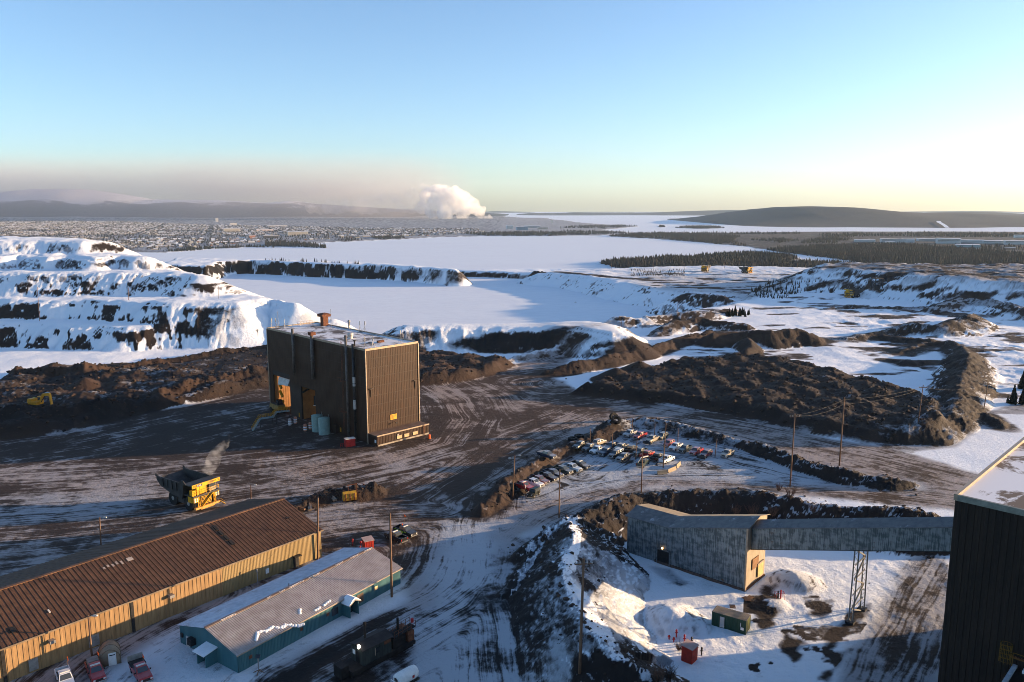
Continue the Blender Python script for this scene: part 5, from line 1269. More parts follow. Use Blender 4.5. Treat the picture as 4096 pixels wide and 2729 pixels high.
    # door hood, fan and door on the near end
    B = MB(); B.b(-2.0, 0, 5.2, 5.35, -0.5, 2.1); B.b(-2.0, 0, 7.35, 7.5, -0.5, 2.1); B.b(-2.0, -1.85, 5.35, 7.35, 1.8, 2.1); p2 = B.build('porch', M_TEAL, t)
    B = MB(); B.hexa([(-2.5, 4.9, 2.1), (0, 4.9, 2.5), (0, 7.8, 2.5), (-2.5, 7.8, 2.1), (-2.5, 4.9, 2.25), (0, 4.9, 2.65), (0, 7.8, 2.65), (-2.5, 7.8, 2.25)]); B.build('porch_roof', M_SNOWCAP, p2)
    B = MB(); B.b(-0.1, -0.03, 12.4, 13.3, -0.3, 1.8); B.build('door', M_PALE, t)
    B = MB(); B.box(-0.5, 11.2, 1.7, 0.8, 1.2, 1.1); B.lathe((-0.92, 11.2, 1.7), [(0.45, -0.05), (0.45, 0.05)], 14, 'x'); B.build('fan_unit', M_STEEL, t)
    B = MB(); B.box(-0.15, 14.3, 1.6, 0.2, 0.5, 0.7); B.build('meter_box', M_STEEL, t)
    B = MB(); B.cyl((16.5, W / 2 + 0.5, HR), (16.5, W / 2 + 0.5, HR + 0.5), 0.08, n=8); B.build('roof_pipe', M_STEEL, t)
teal()
def leaning_wire_post():
    x, y = G(1032, 2350); z = zat(x, y)
    e = thing('service_post', (x, y, z), 0, 'slim galvanised service post between warehouse and teal shed', 'post')
    B = MB(); B.cyl((0, 0, -0.3), (0, 0, 3.4), 0.09, n=8); B.build('pole', M_GALV, e); B = MB(); B.box(0, 0, 3.3, 0.3, 0.2, 0.5); B.build('weather_head', M_GALV, e)
leaning_wire_post()

# ------------------------------------------------------------------ galvanised transfer house, inclined gallery, trestle, dark plant building
def mottle_mat():
    t = NT('mottled galvanised sheet'); P = t.obj()
    n = t.noise(t.scale(P, (0.9, 0.9, 0.35)), 1.3, 5, 0.62, 0.2)
    n2 = t.noise(t.scale(P, (6, 6, 0.25)), 1.0, 3, 0.6)
    n3 = t.noise(t.scale(P, (0.5, 0.5, 1.0)), 1.1, 3, 0.5)
    f = t.ramp(t.math('ADD', t.math('ADD', t.math('MULTIPLY', n, 0.32), t.math('MULTIPLY', n2, 0.38)), t.math('MULTIPLY', n3, 0.30)), 0.44, 0.56)
    c = t.mix(f, (0.085, 0.107, 0.117), (0.25, 0.28, 0.29))
    c = t.mix(t.ramp(t.noise(P, 0.35, 5, 0.7), 0.62, 0.74), c, (0.12, 0.065, 0.035))
    return t.set(c, 0.5, 0.35)
M_MOTT = mottle_mat()
M_TANG = streaky('sunlit-toned tan-grey sheet', (0.28, 0.24, 0.18), (0.36, 0.31, 0.24), 0.6, 0.1, 0.5, (0.16, 0.075, 0.035), 0.55, 0.75)  # sunlight tinted into the colour of the sun-facing sheets
M_MROOF = streaky('grey sheet roof', (0.11, 0.11, 0.115), (0.17, 0.165, 0.16), 0.6, 0.2, 0.3, (0.40, 0.40, 0.42), 0.56, 0.74, 1.0)
TC = G(2978, 2365, PITZ); TA = R(138.6)
TU = Vector((math.cos(TA), math.sin(TA), 0)); TV = Vector((math.sin(TA), -math.cos(TA), 0))     # along the wall; into the house
def tl(x, y, z): p = Vector((TC[0], TC[1], 0)) + TU * x + TV * y; return (p.x, p.y, z)
def transfer():
    t = thing('transfer_house', (TC[0], TC[1], PITZ), TA, 'bent grey galvanised transfer house with mottled walls and sunlit end', 'building')
    z0 = -1.0; D = 8.8
    prof = [(0, 12.9), (17.0, 8.3), (27.0, 8.1)]
    def eh(x): return float(np.interp(x, [p[0] for p in prof], [p[1] for p in prof]))
    # local y runs the other way: inside is -y
    pitch = 0.3
    for x0, x1 in ((0, 17.0), (17.0, 27.0)):
        n = max(1, int(round((x1 - x0) / 1.0)))
        for k in range(n):
            a = x0 + (x1 - x0) * k / n; b = x0 + (x1 - x0) * (k + 1) / n; V = []; m = 0
            q = max(2, int(round((b - a) / pitch)))
            xs = []
            for i in range(q):
                w = (b - a) / q; xs += [(a + i * w, 0), (a + i * w + 0.45 * w, 0), (a + i * w + 0.55 * w, 0.05), (a + i * w + 0.92 * w, 0.05)]
            xs.append((b, 0))
            B = MB(); B.add([(x, d, z0) for x, d in xs] + [(x, d, eh(x)) for x, d in xs], [(i, i + 1, len(xs) + i + 1, len(xs) + i) for i in range(len(xs) - 1)])
            B.build('wall_sheet', M_MOTT, t)
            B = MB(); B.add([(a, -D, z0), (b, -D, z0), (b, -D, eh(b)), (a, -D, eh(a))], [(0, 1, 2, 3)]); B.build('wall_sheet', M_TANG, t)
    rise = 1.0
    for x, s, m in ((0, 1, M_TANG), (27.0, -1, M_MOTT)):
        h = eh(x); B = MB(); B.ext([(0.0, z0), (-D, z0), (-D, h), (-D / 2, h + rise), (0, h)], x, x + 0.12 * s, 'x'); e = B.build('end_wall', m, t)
    for x0, x1 in ((-0.5, 17.0), (17.0, 27.5)):
        h0, h1 = eh(x0) + (0.13 if x0 < 0 else 0), eh(x1)
        n = max(1, int((x1 - x0) / 3.4))
        for k in range(n):
            a, b = x0 + (x1 - x0) * k / n, x0 + (x1 - x0) * (k + 1) / n; ha, hb = h0 + (h1 - h0) * k / n, h0 + (h1 - h0) * (k + 1) / n
            dz = 0.02 * (k % 2)
            for ya, yb, ra, rb in ((0.35, -D / 2, -0.06, rise), (-D - 0.35, -D / 2, -0.06, rise)):
                B = MB(); B.hexa([(a, ya, ha + ra + 0.03 + dz), (b, ya, hb + ra + 0.03 + dz), (b, yb, hb + rb + 0.03 + dz), (a, yb, ha + rb + 0.03 + dz), (a, ya, ha + ra + 0.12 + dz), (b, ya, hb + ra + 0.12 + dz), (b, yb, hb + rb + 0.12 + dz), (a, yb, ha + rb + 0.12 + dz)])
                B.build('roof_panel', M_MROOF if yb - ya < 0 else plain('sunlit-toned roof', (0.34, 0.27, 0.18), 0.7, 0.1, 0.2, 0.4), t)  # far slope coloured lighter and warmer to look sunlit
    B = MB(); B.b(-0.1, 20, 0.06, 0.25, z0, 0.45); B.build('footing', plain('dark footing', (0.10, 0.07, 0.055), 0.9), t)
    B = MB(); B.b(-0.2, -0.02, -D, 0.05, z0, 0.4); B.build('footing', plain('brown footing', (0.16, 0.08, 0.045), 0.9), t)
    B = MB(); B.box(-0.05, 0.05, 5.9, 0.35, 0.35, 13.8); B.build('corner_flashing', M_TRIM, t)
    B = MB(); B.b(16.6, 19.4, 0.05, 0.16, 0.2, 3.0); B.build('doorway', M_BLACK, t)
    B = MB(); B.b(16.4, 16.6, 0.05, 0.3, 0, 3.2); B.b(19.4, 19.6, 0.05, 0.3, 0, 3.2); B.b(16.4, 19.6, 0.05, 0.3, 3.0, 3.2); B.build('door_frame', M_MOTT, t)
    B = MB(); B.box(18.2, 0.3, 3.5, 0.3, 0.3, 0.3); B.build('bulb', M_LAMPW, t)
    B = MB(); B.b(-0.28, -0.1, -7.6, -5.2, 1.0, 3.6); B.build('sliding_door', plain('ochre boards', (0.52, 0.38, 0.16), 0.6, 0, 0.2, 1), t)
    B = MB(); B.b(-0.32, -0.1, -7.9, -4.9, 3.6, 3.95); B.build('door_track', M_TANG, t)
    B = MB(); B.b(-0.2, -0.1, -5.4, -2.6, 3.4, 5.6); B.build('wall_patch', plain('rusty patch', (0.22, 0.12, 0.06), 0.8), t)
transfer()
def gallery():
    # bottom and eave heights read where it leaves the house and where it meets the plant
    p0 = tl(0.15, 1.7, 0); p1 = tl(-38.6, 1.7, 0)
    eb0, et0 = AtY(3004, 2196, p0[1])[2], AtY(3004, 2113, p0[1])[2]
    pm = tl(-36.0, 1.7, 0); eb1, et1 = AtY(3804, 2205, pm[1])[2], AtY(3811, 2108, pm[1])[2]
    k = (eb1 - eb0) / 36.15; kt = (et1 - et0) / 36.15
    e = thing('conveyor_gallery', (TC[0], TC[1], 0), TA, 'covered inclined conveyor gallery of mottled sheet running to the dark plant building', 'conveyor')
    W = 5.4; y0 = -1.7; L = 51.0
    def bz(x): return eb0 - k * x
    def tz(x): return et0 - kt * x
    n = 32
    for i in range(n):
        a, b = -L * i / n - 0.1, -L * (i + 1) / n - 0.1
        q = 5; xs = []
        for j in range(q):
            w = (b - a) / q; xs += [(a + j * w, 0), (a + j * w + 0.45 * w, 0), (a + j * w + 0.55 * w, 0.05), (a + j * w + 0.92 * w, 0.05)]
        xs.append((b, 0)); m = len(xs)
        B = MB(); B.add([(x, y0 + d, bz(x)) for x, d in xs] + [(x, y0 + d, tz(x)) for x, d in xs], [(j, m + j, m + j + 1, j + 1) for j in range(m - 1)]); B.build('side_sheet', M_MOTT, e)
        B = MB(); B.add([(a, y0 - W, bz(a)), (b, y0 - W, bz(b)), (b, y0 - W, tz(b)), (a, y0 - W, tz(a))], [(0, 1, 2, 3)]); B.build('side_sheet', M_MOTT, e)
    for i in range(15):
        a, b = -L * i / 15 - 0.1, -L * (i + 1) / 15 - 0.1; dz = 0.02 * (i % 2)
        for ya, yb in ((y0 + 0.25, y0 - W / 2), (y0 - W - 0.25, y0 - W / 2)):
            B = MB(); B.hexa([(a, ya, tz(a) + dz - 0.05), (b, ya, tz(b) + dz - 0.05), (b, yb, tz(b) + 0.9 + dz), (a, yb, tz(a) + 0.9 + dz), (a, ya, tz(a) + 0.05 + dz), (b, ya, tz(b) + 0.05 + dz), (b, yb, tz(b) + 1.0 + dz), (a, yb, tz(a) + 1.0 + dz)]); B.build('roof_panel', M_MROOF, e)
    B = MB(); B.hexa([(-0.1, y0 - W, bz(0) - 0.12), (-L, y0 - W, bz(-L) - 0.12), (-L, y0, bz(-L) - 0.12), (-0.1, y0, bz(0) - 0.12), (-0.1, y0 - W, bz(0)), (-L, y0 - W, bz(-L)), (-L, y0, bz(-L)), (-0.1, y0, bz(0))]); B.build('floor', M_STEEL, e)
    # trestle
    f1 = Vector(tuple(G(3392, 2500, PITZ)) + (PITZ,)); f2 = Vector(tuple(G(3440, 2452, PITZ)) + (PITZ,))
    c, s = math.cos(TA), math.sin(TA)
    lx = ((f1.x + f2.x) / 2 - TC[0]) * c + ((f1.y + f2.y) / 2 - TC[1]) * s
    tr = thing('trestle_tower', (0, 0, 0), 0, 'slender latticed steel trestle carrying the conveyor gallery', 'trestle')
    t1 = Vector(tl(lx, 1.9, bz(lx) - 0.1)); t2 = Vector(tl(lx, 1.5 + W, bz(lx) - 0.1))
    g1 = Vector(tl(lx, 1.7 - 0.4, zat(*tl(lx, 1.3, 0)[:2]) - 0.2)); g2 = Vector(tl(lx, 1.7 + W + 0.4, zat(*tl(lx, 7.5, 0)[:2]) - 0.2))
    mt = plain('grey trestle steel', (0.22, 0.22, 0.21), 0.6, 0.3, 0.25, 0.8, (0.12, 0.07, 0.045))
    for a, b in ((g1, t1), (g2, t2)):
        for w in (-0.35, 0.35):
            B = MB(); B.bar(a + TU * w, b + TU * w, 0.18); B.build('leg', mt, tr)
        B = MB()
        for q in range(14):
            p = a.lerp(b, q / 14); r = a.lerp(b, (q + 1) / 14); sg = 1 if q % 2 else -1
            B.bar(p + TU * 0.35 * sg, r - TU * 0.35 * sg, 0.06)
        B.build('lacing', mt, tr)
    n = 5
    for q in range(n):
        a, b = g1.lerp(t1, q / n), g2.lerp(t2, (q + 1) / n)
        B = MB(); (B.bar(a, b, 0.22) if q % 2 else B.bar(g1.lerp(t1, (q + 1) / n), g2.lerp(t2, q / n), 0.22)); B.build('brace', mt, tr)
        B = MB(); B.bar(g1.lerp(t1, (q + 1) / n), g2.lerp(t2, (q + 1) / n), 0.16); B.build('strut', mt, tr)
    for g in (g1, g2): B = MB(); B.box(g.x, g.y, g.z + 0.2, 1.4, 1.4, 0.7, TA); B.build('footing', M_STEEL, tr)
gallery()
def plant():
    """near corner stands just outside the bottom of the frame; one wall runs back (the gallery enters it), the front runs to the right"""
    Y0 = 75.0
    c = AtY(3825, 1987, Y0); z0 = -8.0
    H = c[2] - z0; a = R(45.5)
    t = thing('plant_building', (c[0], c[1], z0), a, 'huge dark brown plant building with patchy snow on its flat roof', 'building')
    L, W = 84.0, 46.0                       # x along the wall running back, -y along the front
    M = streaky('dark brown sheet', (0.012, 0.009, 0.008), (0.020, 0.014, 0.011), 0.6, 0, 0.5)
    nb = 14
    for k in range(nb):
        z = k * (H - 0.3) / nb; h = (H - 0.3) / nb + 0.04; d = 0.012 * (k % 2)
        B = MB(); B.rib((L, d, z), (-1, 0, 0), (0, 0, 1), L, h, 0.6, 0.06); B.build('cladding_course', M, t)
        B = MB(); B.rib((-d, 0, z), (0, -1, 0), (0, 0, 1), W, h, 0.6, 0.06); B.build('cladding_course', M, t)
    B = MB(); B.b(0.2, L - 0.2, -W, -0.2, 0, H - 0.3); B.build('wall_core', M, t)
    tt = NT('roof under patchy snow'); P = tt.obj(); n = tt.noise(P, 0.10, 6, 0.66, 0.8)
    mr = tt.set(tt.mix(tt.ramp(n, 0.50, 0.56), (0.76, 0.76, 0.78), (0.15, 0.12, 0.10)), 0.85)
    B = MB(); B.b(0.1, L - 0.1, -W, -0.1, H - 0.28, H - 0.05); B.build('roof', mr, t)
    B = MB(); B.b(-0.15, L, -0.16, 0.18, H - 0.35, H + 0.3); B.build('roof_edge', M_TRIM, t)
    B = MB(); B.b(-0.15, 0.16, -W, -0.16, H - 0.35, H + 0.25); B.build('roof_edge', plain('grey green edge flashing', (0.20, 0.21, 0.18), 0.6, 0.2), t)
    # where the front wall shows the caged ladder and the lower wing
    ca, sa = math.cos(a), math.sin(a)
    def wall(px, py, off=0.0):
        d = ray(px, py); e = (ca, sa)
        k = ((c[0] * e[0] + c[1] * e[1]) - off) / (d[0] * e[0] + d[1] * e[1])
        x, y, z = d[0] * k, d[1] * k, CAM_H + d[2] * k
        return -(x - c[0]) * sa + (y - c[1]) * ca, z - z0
    y1, z1 = wall(4020, 2640, 0.6); y2, z2 = wall(4030, 2575, 0.6); y3, z3 = wall(4060, 2650)
    B = MB(); B.b(-20.0, -0.1, -W, y3, 0, z3 - 0.4); lo = B.build('lower_wing', M, t, label='low dark wing at the foot of the tall wall')
    B = MB(); B.b(-20.2, -0.1, y3 - 0.25, y3 + 0.12, z3 - 0.4, z3 - 0.15); B.build('wing_edge', plain('frosty edge', (0.4, 0.42, 0.45), 0.7), lo)
    B = MB(); B.b(-0.9, -0.15, -W, y3 - 0.8, z3 - 0.4, z3 - 0.15); B.build('wing_snow', M_SNOWCAP, lo)
    B = MB(); B.b(-0.35, -0.15, -W, y3 + 0.4, z3 + 0.5, z3 + 0.7); B.build('wall_beam', M_RUST, t)
    la = MB(); cx, cy = -0.7, y1
    for k in range(10): q = k * math.pi / 5; la.bar((cx + 0.5 * math.cos(q), cy + 0.5 * math.sin(q), z1 - 0.2), (cx + 0.5 * math.cos(q), cy + 0.5 * math.sin(q), z2), 0.03)
    for j in range(5):
        z = z1 + (z2 - z1) * j / 4
        for k in range(10):
            q, r = k * math.pi / 5, (k + 1) * math.pi / 5; la.bar((cx + 0.5 * math.cos(q), cy + 0.5 * math.sin(q), z), (cx + 0.5 * math.cos(r), cy + 0.5 * math.sin(r), z), 0.03)
    la.build('ladder_cage', plain('grimy yellow', (0.16, 0.085, 0.01), 0.6), t)
    B = MB(); [B.bar((-0.6, y1 - 0.6, z1 + h), (-0.6, -W, z1 + h), 0.05) for h in (0.5, 1.0)]; [B.bar((-0.6, y1 - 0.6 - 2 * k, z1 - 0.4), (-0.6, y1 - 0.6 - 2 * k, z1 + 1.0), 0.06) for k in range(8)]; B.build('handrail', plain('grimy yellow rail', (0.16, 0.085, 0.01), 0.6), t)
plant()
# ------------------------------------------------------------------ vehicles
def paint_mat():
    t = NT('vehicle paint with frost'); i = t.new('ShaderNodeObjectInfo'); P = t.obj()
    g = t.new('ShaderNodeNewGeometry'); s = t.new('ShaderNodeSeparateXYZ'); t.l.new(g.outputs['Normal'], s.inputs[0])
    up = t.ramp(s.outputs[2], 0.75, 0.95)
    n = t.noise(P, 2.0, 4, 0.6)
    f = t.math('MULTIPLY', t.math('MULTIPLY', up, t.ramp(n, 0.25, 0.7)), i.outputs['Alpha'])
    t.b.inputs['Coat Weight'].default_value = 0.4; t.b.inputs['Specular IOR Level'].default_value = 0.5
    t.set(t.mix(f, i.outputs['Color'], (0.55, 0.56, 0.58)), t.math('MULTIPLY_ADD', f, 0.5, 0.28))
    return t.m
M_PAINT = paint_mat()
M_CHROME = plain('dull chrome', (0.45, 0.44, 0.42), 0.25, 0.8, 0.1, 2)
M_HEAD = plain('headlamp glass', (0.6, 0.6, 0.58), 0.1, 0, 0.05, 2)
M_TAIL = plain('tail lamp', (0.35, 0.02, 0.02), 0.25, 0, 0.05, 2)
M_BED = plain('bed liner', (0.03, 0.03, 0.032), 0.8, 0, 0.3, 3)
def wheel_meshes(r, w):
    B = MB(); B.lathe((0, 0, 0), [(r * 0.62, -w / 2), (r * 0.93, -w / 2), (r, -w * 0.3), (r, w * 0.3), (r * 0.93, w / 2), (r * 0.62, w / 2)], 18, 'y'); a = B.mesh('wheel', M_BLACK)
    B = MB(); B.lathe((0, 0, 0), [(r * 0.2, -w * 0.52), (r * 0.62, -w * 0.42), (r * 0.62, w * 0.42), (r * 0.2, w * 0.52)], 12, 'y'); b = B.mesh('rim', M_GALV)
    return a, b
WH = wheel_meshes(0.42, 0.28)
def put_wheels(e, xs, y, wm=WH, z=0.42):
    for x in xs:
        for s in (-1, 1):
            w = inst('wheel', wm[0], e, (x, s * y, z)); inst('rim', wm[1], w)
def shell(B, secs):
    """loft along x: (x, half width bottom, half width top, z bottom, z top)"""
    V = []
    for x, wb, wt, zb, zt in secs: V += [(x, -wb, zb), (x, -wb * 1.0, zb + (zt - zb) * 0.55), (x, -wt, zt), (x, wt, zt), (x, wb, zb + (zt - zb) * 0.55), (x, wb, zb)]
    n = len(secs); F = []
    for i in range(n - 1):
        for k in range(6):
            F.append((i * 6 + k, i * 6 + (k + 1) % 6, (i + 1) * 6 + (k + 1) % 6, (i + 1) * 6 + k))
    F += [(5, 4, 3, 2, 1, 0), tuple((n - 1) * 6 + k for k in range(6))]
    B.add(V, F); return B
def pickup(kind='pickup'):
    e = thing('pickup_truck', (0, 0, 0), 0, 'x', 'pickup truck', 'vehicles on the parking place')
    if kind == 'suv': e.name = 'parked_suv'; e['category'] = 'car'
    B = MB()
    if kind == 'pickup':
        shell(B, [(2.88, 0.86, 0.80, 0.55, 1.05), (2.6, 0.98, 0.90, 0.42, 1.18), (1.35, 0.99, 0.93, 0.40, 1.26), (1.25, 0.99, 0.95, 0.40, 1.28), (-1.05, 0.99, 0.96, 0.40, 1.28)])
        for y in (-0.93, 0.93): B.box(-1.98, y, 0.92, 1.86, 0.12, 0.78)
        B.box(-2.87, 0, 0.92, 0.10, 1.98, 0.78); B.box(-1.98, 0, 0.62, 1.86, 1.80, 0.2)
    else:
        shell(B, [(2.35, 0.84, 0.78, 0.50, 1.00), (2.1, 0.95, 0.88, 0.40, 1.08), (1.05, 0.96, 0.92, 0.38, 1.16), (-2.2, 0.96, 0.92, 0.38, 1.16), (-2.35, 0.90, 0.86, 0.45, 1.1)])
    B.build('body', M_PAINT, e)
    x0, x1, xr = (1.25, 0.55, -1.05) if kind == 'pickup' else (1.05, 0.35, -2.3)
    zb, zt = (1.26, 1.90) if kind == 'pickup' else (1.14, 1.76)
    rx = xr + (0.12 if kind == 'pickup' else 0.35)
    B = MB()
    V = [(x0, -0.90, zb), (x0, 0.90, zb), (xr, 0.92, zb), (xr, -0.92, zb), (x1, -0.74, zt), (x1, 0.74, zt), (rx, 0.76, zt), (rx, -0.76, zt)]
    B.hexa([V[3], V[0], V[1], V[2], V[7], V[4], V[5], V[6]]); cab = B.build('cab', M_PAINT, e)
    def pane(name, q, off, parent=cab):
        q = [Vector(p) for p in q]; c = sum(q, Vector()) / 4; n = (q[1] - q[0]).cross(q[2] - q[0]).normalized()
        if n.dot(c - Vector((0, 0, 1.5))) < 0: n = -n
        B = MB(); o = [c + (p - c) * 0.86 + n * off for p in q]; B.add(o + [p - n * 0.04 for p in o], [(0, 1, 2, 3), (4, 5, 6, 7), (0, 1, 5, 4), (1, 2, 6, 5), (2, 3, 7, 6), (3, 0, 4, 7)]); B.build(name, M_GLASS, parent)
    pane('windshield', (V[0], V[1], V[5], V[4]), 0.02); pane('rear_window', (V[2], V[3], V[7], V[6]), 0.02)
    def mid(a, b, t): return Vector(a).lerp(Vector(b), t)
    for a, b, c, d in ((0, 3, 7, 4), (1, 2, 6, 5)):
        pane('side_window', (mid(V[a], V[b], 0.06), mid(V[a], V[b], 0.52), mid(V[d], V[c], 0.46), V[d]), 0.02)
        pane('side_window', (mid(V[a], V[b], 0.55), V[b], V[c], mid(V[d], V[c], 0.5)), 0.02)
    fx = 2.9 if kind == 'pickup' else 2.37; bx = -2.95 if kind == 'pickup' else -2.4
    B = MB(); B.box(fx, 0, 0.56, 0.18, 1.86, 0.24); B.build('front_bumper', M_CHROME, e)
    B = MB(); B.box(bx, 0, 0.52, 0.18, 1.8, 0.2); B.build('rear_bumper', M_CHROME, e)
    B = MB(); B.box(fx - 0.02, 0, 0.86, 0.08, 1.0, 0.3); B.build('grille', M_STEEL, e)
    for s in (-1, 1):
        B = MB(); B.box(fx - 0.06, s * 0.68, 0.90, 0.12, 0.3, 0.22); B.build('headlight', M_HEAD, e)
        B = MB(); B.box(bx + 0.06, s * 0.86, 0.98, 0.08, 0.16, 0.4); B.build('taillight', M_TAIL, e)
        B = MB(); B.box(x0 - 0.25, s * 1.08, 1.38, 0.1, 0.22, 0.2); B.build('mirror', M_STEEL, e)
    if kind == 'pickup':
        B = MB(); B.b(-2.8, -1.1, -0.85, 0.85, 0.70, 0.78); B.build('bed_floor', M_BED, e)
        put_wheels(e, (1.82, -1.86), 0.86)
    else: put_wheels(e, (1.5, -1.45), 0.82, WH, 0.40)
    return e
PICK = pickup(); SUV = pickup('suv')
COLS = {'red': (0.33, 0.018, 0.016), 'maroon': (0.13, 0.02, 0.025), 'black': (0.014, 0.014, 0.016), 'navy': (0.016, 0.024, 0.05), 'white': (0.72, 0.72, 0.72), 'silver': (0.36, 0.36, 0.36), 'tan': (0.34, 0.29, 0.21), 'green': (0.03, 0.045, 0.035), 'grey': (0.10, 0.105, 0.11), 'paleblue': (0.45, 0.52, 0.58), 'char': (0.035, 0.036, 0.04)}
used = {'p': False, 's': False}
def park(px, py, deg, col, frost, label, kind='p', group='vehicles on the parking place', cat=None, s=1.0):
    src = PICK if kind == 'p' else SUV
    x, y, z = PT(px, py); c = COLS[col] + (frost,)
    colors = {'body': c, 'cab': c}
    if not used[kind]:
        used[kind] = True; o = src; o.location = (x, y, z); o.rotation_euler = (0, 0, R(deg)); o['label'] = label; o['group'] = group
        for ch in o.children:
            if ch.name.split('.')[0] in colors: ch.color = c
    else: o = dup(src, (x, y, z), R(deg), label, group, colors)
    o.scale = (s, s, s)
    return o
D1, D2 = -44, -128
park(2095, 1957, D1, 'red', 0.3, 'bright red pickup with a light bar at the jeep end of its row')
LOT = [
 (2135, 1944, D1, 'white', 0.6, 'white pickup squeezed between the bright red and the maroon one'), (2157, 1932, D1, 'maroon', 0.6, 'maroon pickup with frosted windscreen next to a black one'),
 (2191, 1919, D1, 'black', 0.4, 'glossy black pickup with bright chrome bumper next to the maroon one'), (2213, 1905, D1, 'navy', 0.6, 'dark blue pickup half hidden behind the chrome-bumpered black one'),
 (2251, 1891, D1, 'green', 0.6, 'dark green grey pickup with brown frost on its roof beside the pale blue one'), (2288, 1882, D1, 'paleblue', 0.3, 'pale blue white pickup with dark open bed'),
 (2321, 1871, D1, 'black', 0.7, 'black pickup with roof light bar next to the pale blue one'), (2189, 1831, D1, 'navy', 0.8, 'lone dark pickup with covered bed at the foot of the rubble bank'),
 (2321, 1791, D2, 'black', 0.4, 'black pickup at the tyre end of the middle cluster'), (2357, 1801, D2, 'char', 0.7, 'charcoal pickup with covered bed beside the clean white one'),
 (2388, 1810, D2, 'white', 0.2, 'clean white pickup with open black bed amid dark ones'), (2446, 1795, D2, 'navy', 0.4, 'dark blue pickup standing behind the short lot post'),
 (2484, 1800, D2, 'tan', 0.6, 'frosted tan grey crew pickup amid dark ones'), (2424, 1818, D2, 'navy', 0.3, 'small dark blue pickup next to the clean white one'),
 (2462, 1827, D2, 'black', 0.6, 'black pickup with a white topped cap over its bed'), (2523, 1806, 55, 'black', 0.5, 'black crew pickup parked nose-away in the middle cluster'),
 (2494, 1840, D2, 'char', 0.8, 'charcoal pickup with frosted roof at the open end of the middle cluster'), (2560, 1818, D2, 'green', 0.5, 'dark green pickup beside the red nose-away one'),
 (2590, 1828, 52, 'red', 0.5, 'red pickup parked nose-away beside the lamp post'), (2630, 1838, 50, 'black', 0.6, 'black pickup between the red nose-away one and the white one'),
 (2667, 1847, 48, 'white', 0.1, 'big white crew pickup parked nose-away by the concrete barriers'), (2572, 1861, 60, 'green', 0.3, 'dark green work pickup carrying a pale boom'),
 (2519, 1744, D2, 'silver', 0.5, 'silver pickup at the head of the back row'), (2559, 1752, D2, 'red', 0.3, 'red pickup gleaming in the back row'),
 (2608, 1767, D2, 'tan', 0.2, 'dark gold pickup with a snow plough in the back row'),
 (2702, 1797, D2, 'white', 0.1, 'white pickup with black grille and tonneau between a red car and a green pickup'), (2739, 1806, D2, 'green', 0.4, 'olive green pickup with open bed beside the white tonneau one'),
 (2784, 1816, D2, 'red', 0.7, 'frost-dusted red pickup between the olive green one and the red car with plough'), (2909, 1825, D2, 'tan', 0.3, 'sand coloured pickup parked alone past the last lot post')]
made = {}
for a in LOT: made[a[4 + 1]] = park(*a)
park(2398, 1778, 48, 'tan', 0.3, 'tan estate car parked nose-away behind the black pickups', 's')
for a in ((2648, 1754, D2, 'green', 0.6, 'dark frosted car at the end of the back row'), (2674, 1784, D2, 'red', 0.3, 'red estate car shining beside the tall lot pole'), (2824, 1825, D2, 'maroon', 0.5, 'maroon car with a snow plough beside the lone lot post')): made[a[5]] = park(*a, kind='s')
def extra(o, what):
    if what == 'plough': B = MB(); B.hexa([(3.3, -1.3, 0.1), (3.5, -1.3, 0.1), (3.5, 1.3, 0.1), (3.3, 1.3, 0.1), (3.2, -1.3, 0.85), (3.3, -1.3, 0.85), (3.3, 1.3, 0.85), (3.2, 1.3, 0.85)]); B.bar((2.8, 0, 0.5), (3.3, 0, 0.5), 0.2); B.build('plough_blade', M_STEEL, o)
    if what == 'cap': B = MB(); B.box(-1.98, 0, 1.62, 1.86, 1.9, 0.62, 0, 0.96, 0.86); B.build('bed_cap', M_WHITE, o); [MB().box(-1.98, s * 0.93, 1.62, 1.3, 0.06, 0.34).build('cap_window', M_GLASS, o) for s in (-1, 1)]
    if what == 'tonneau': B = MB(); B.box(-1.98, 0, 1.34, 1.9, 1.9, 0.06); B.build('bed_cover', plain('frosty bed cover', (0.3, 0.29, 0.28), 0.7), o)
    if what == 'bar': B = MB(); B.box(0.1, 0, 1.98, 0.25, 1.3, 0.14); B.build('light_bar', M_HEAD, o)
    if what == 'boom': B = MB(); B.bar((-2.4, 0.6, 1.3), (-1.6, 0, 2.6), 0.2); B.bar((-1.6, 0, 2.6), (1.6, -0.8, 2.3), 0.25); B.build('boom', M_PALE, o); B = MB(); B.box(-1.0, 0, 2.2, 0.2, 1.8, 0.2); B.build('rack', M_STEEL, o)
for k, w in (('dark gold', 'plough'), ('with a snow plough beside', 'plough'), ('white topped cap', 'cap'), ('covered bed at the foot', 'tonneau'), ('charcoal pickup with covered', 'tonneau'), ('tonneau between', 'tonneau'), ('roof light bar', 'bar'), ('pale boom', 'boom'), ('charcoal pickup with frosted', 'tonneau')):
    for lab, o in made.items():
        if k in lab: extra(o, w)
extra(PICK, 'bar')
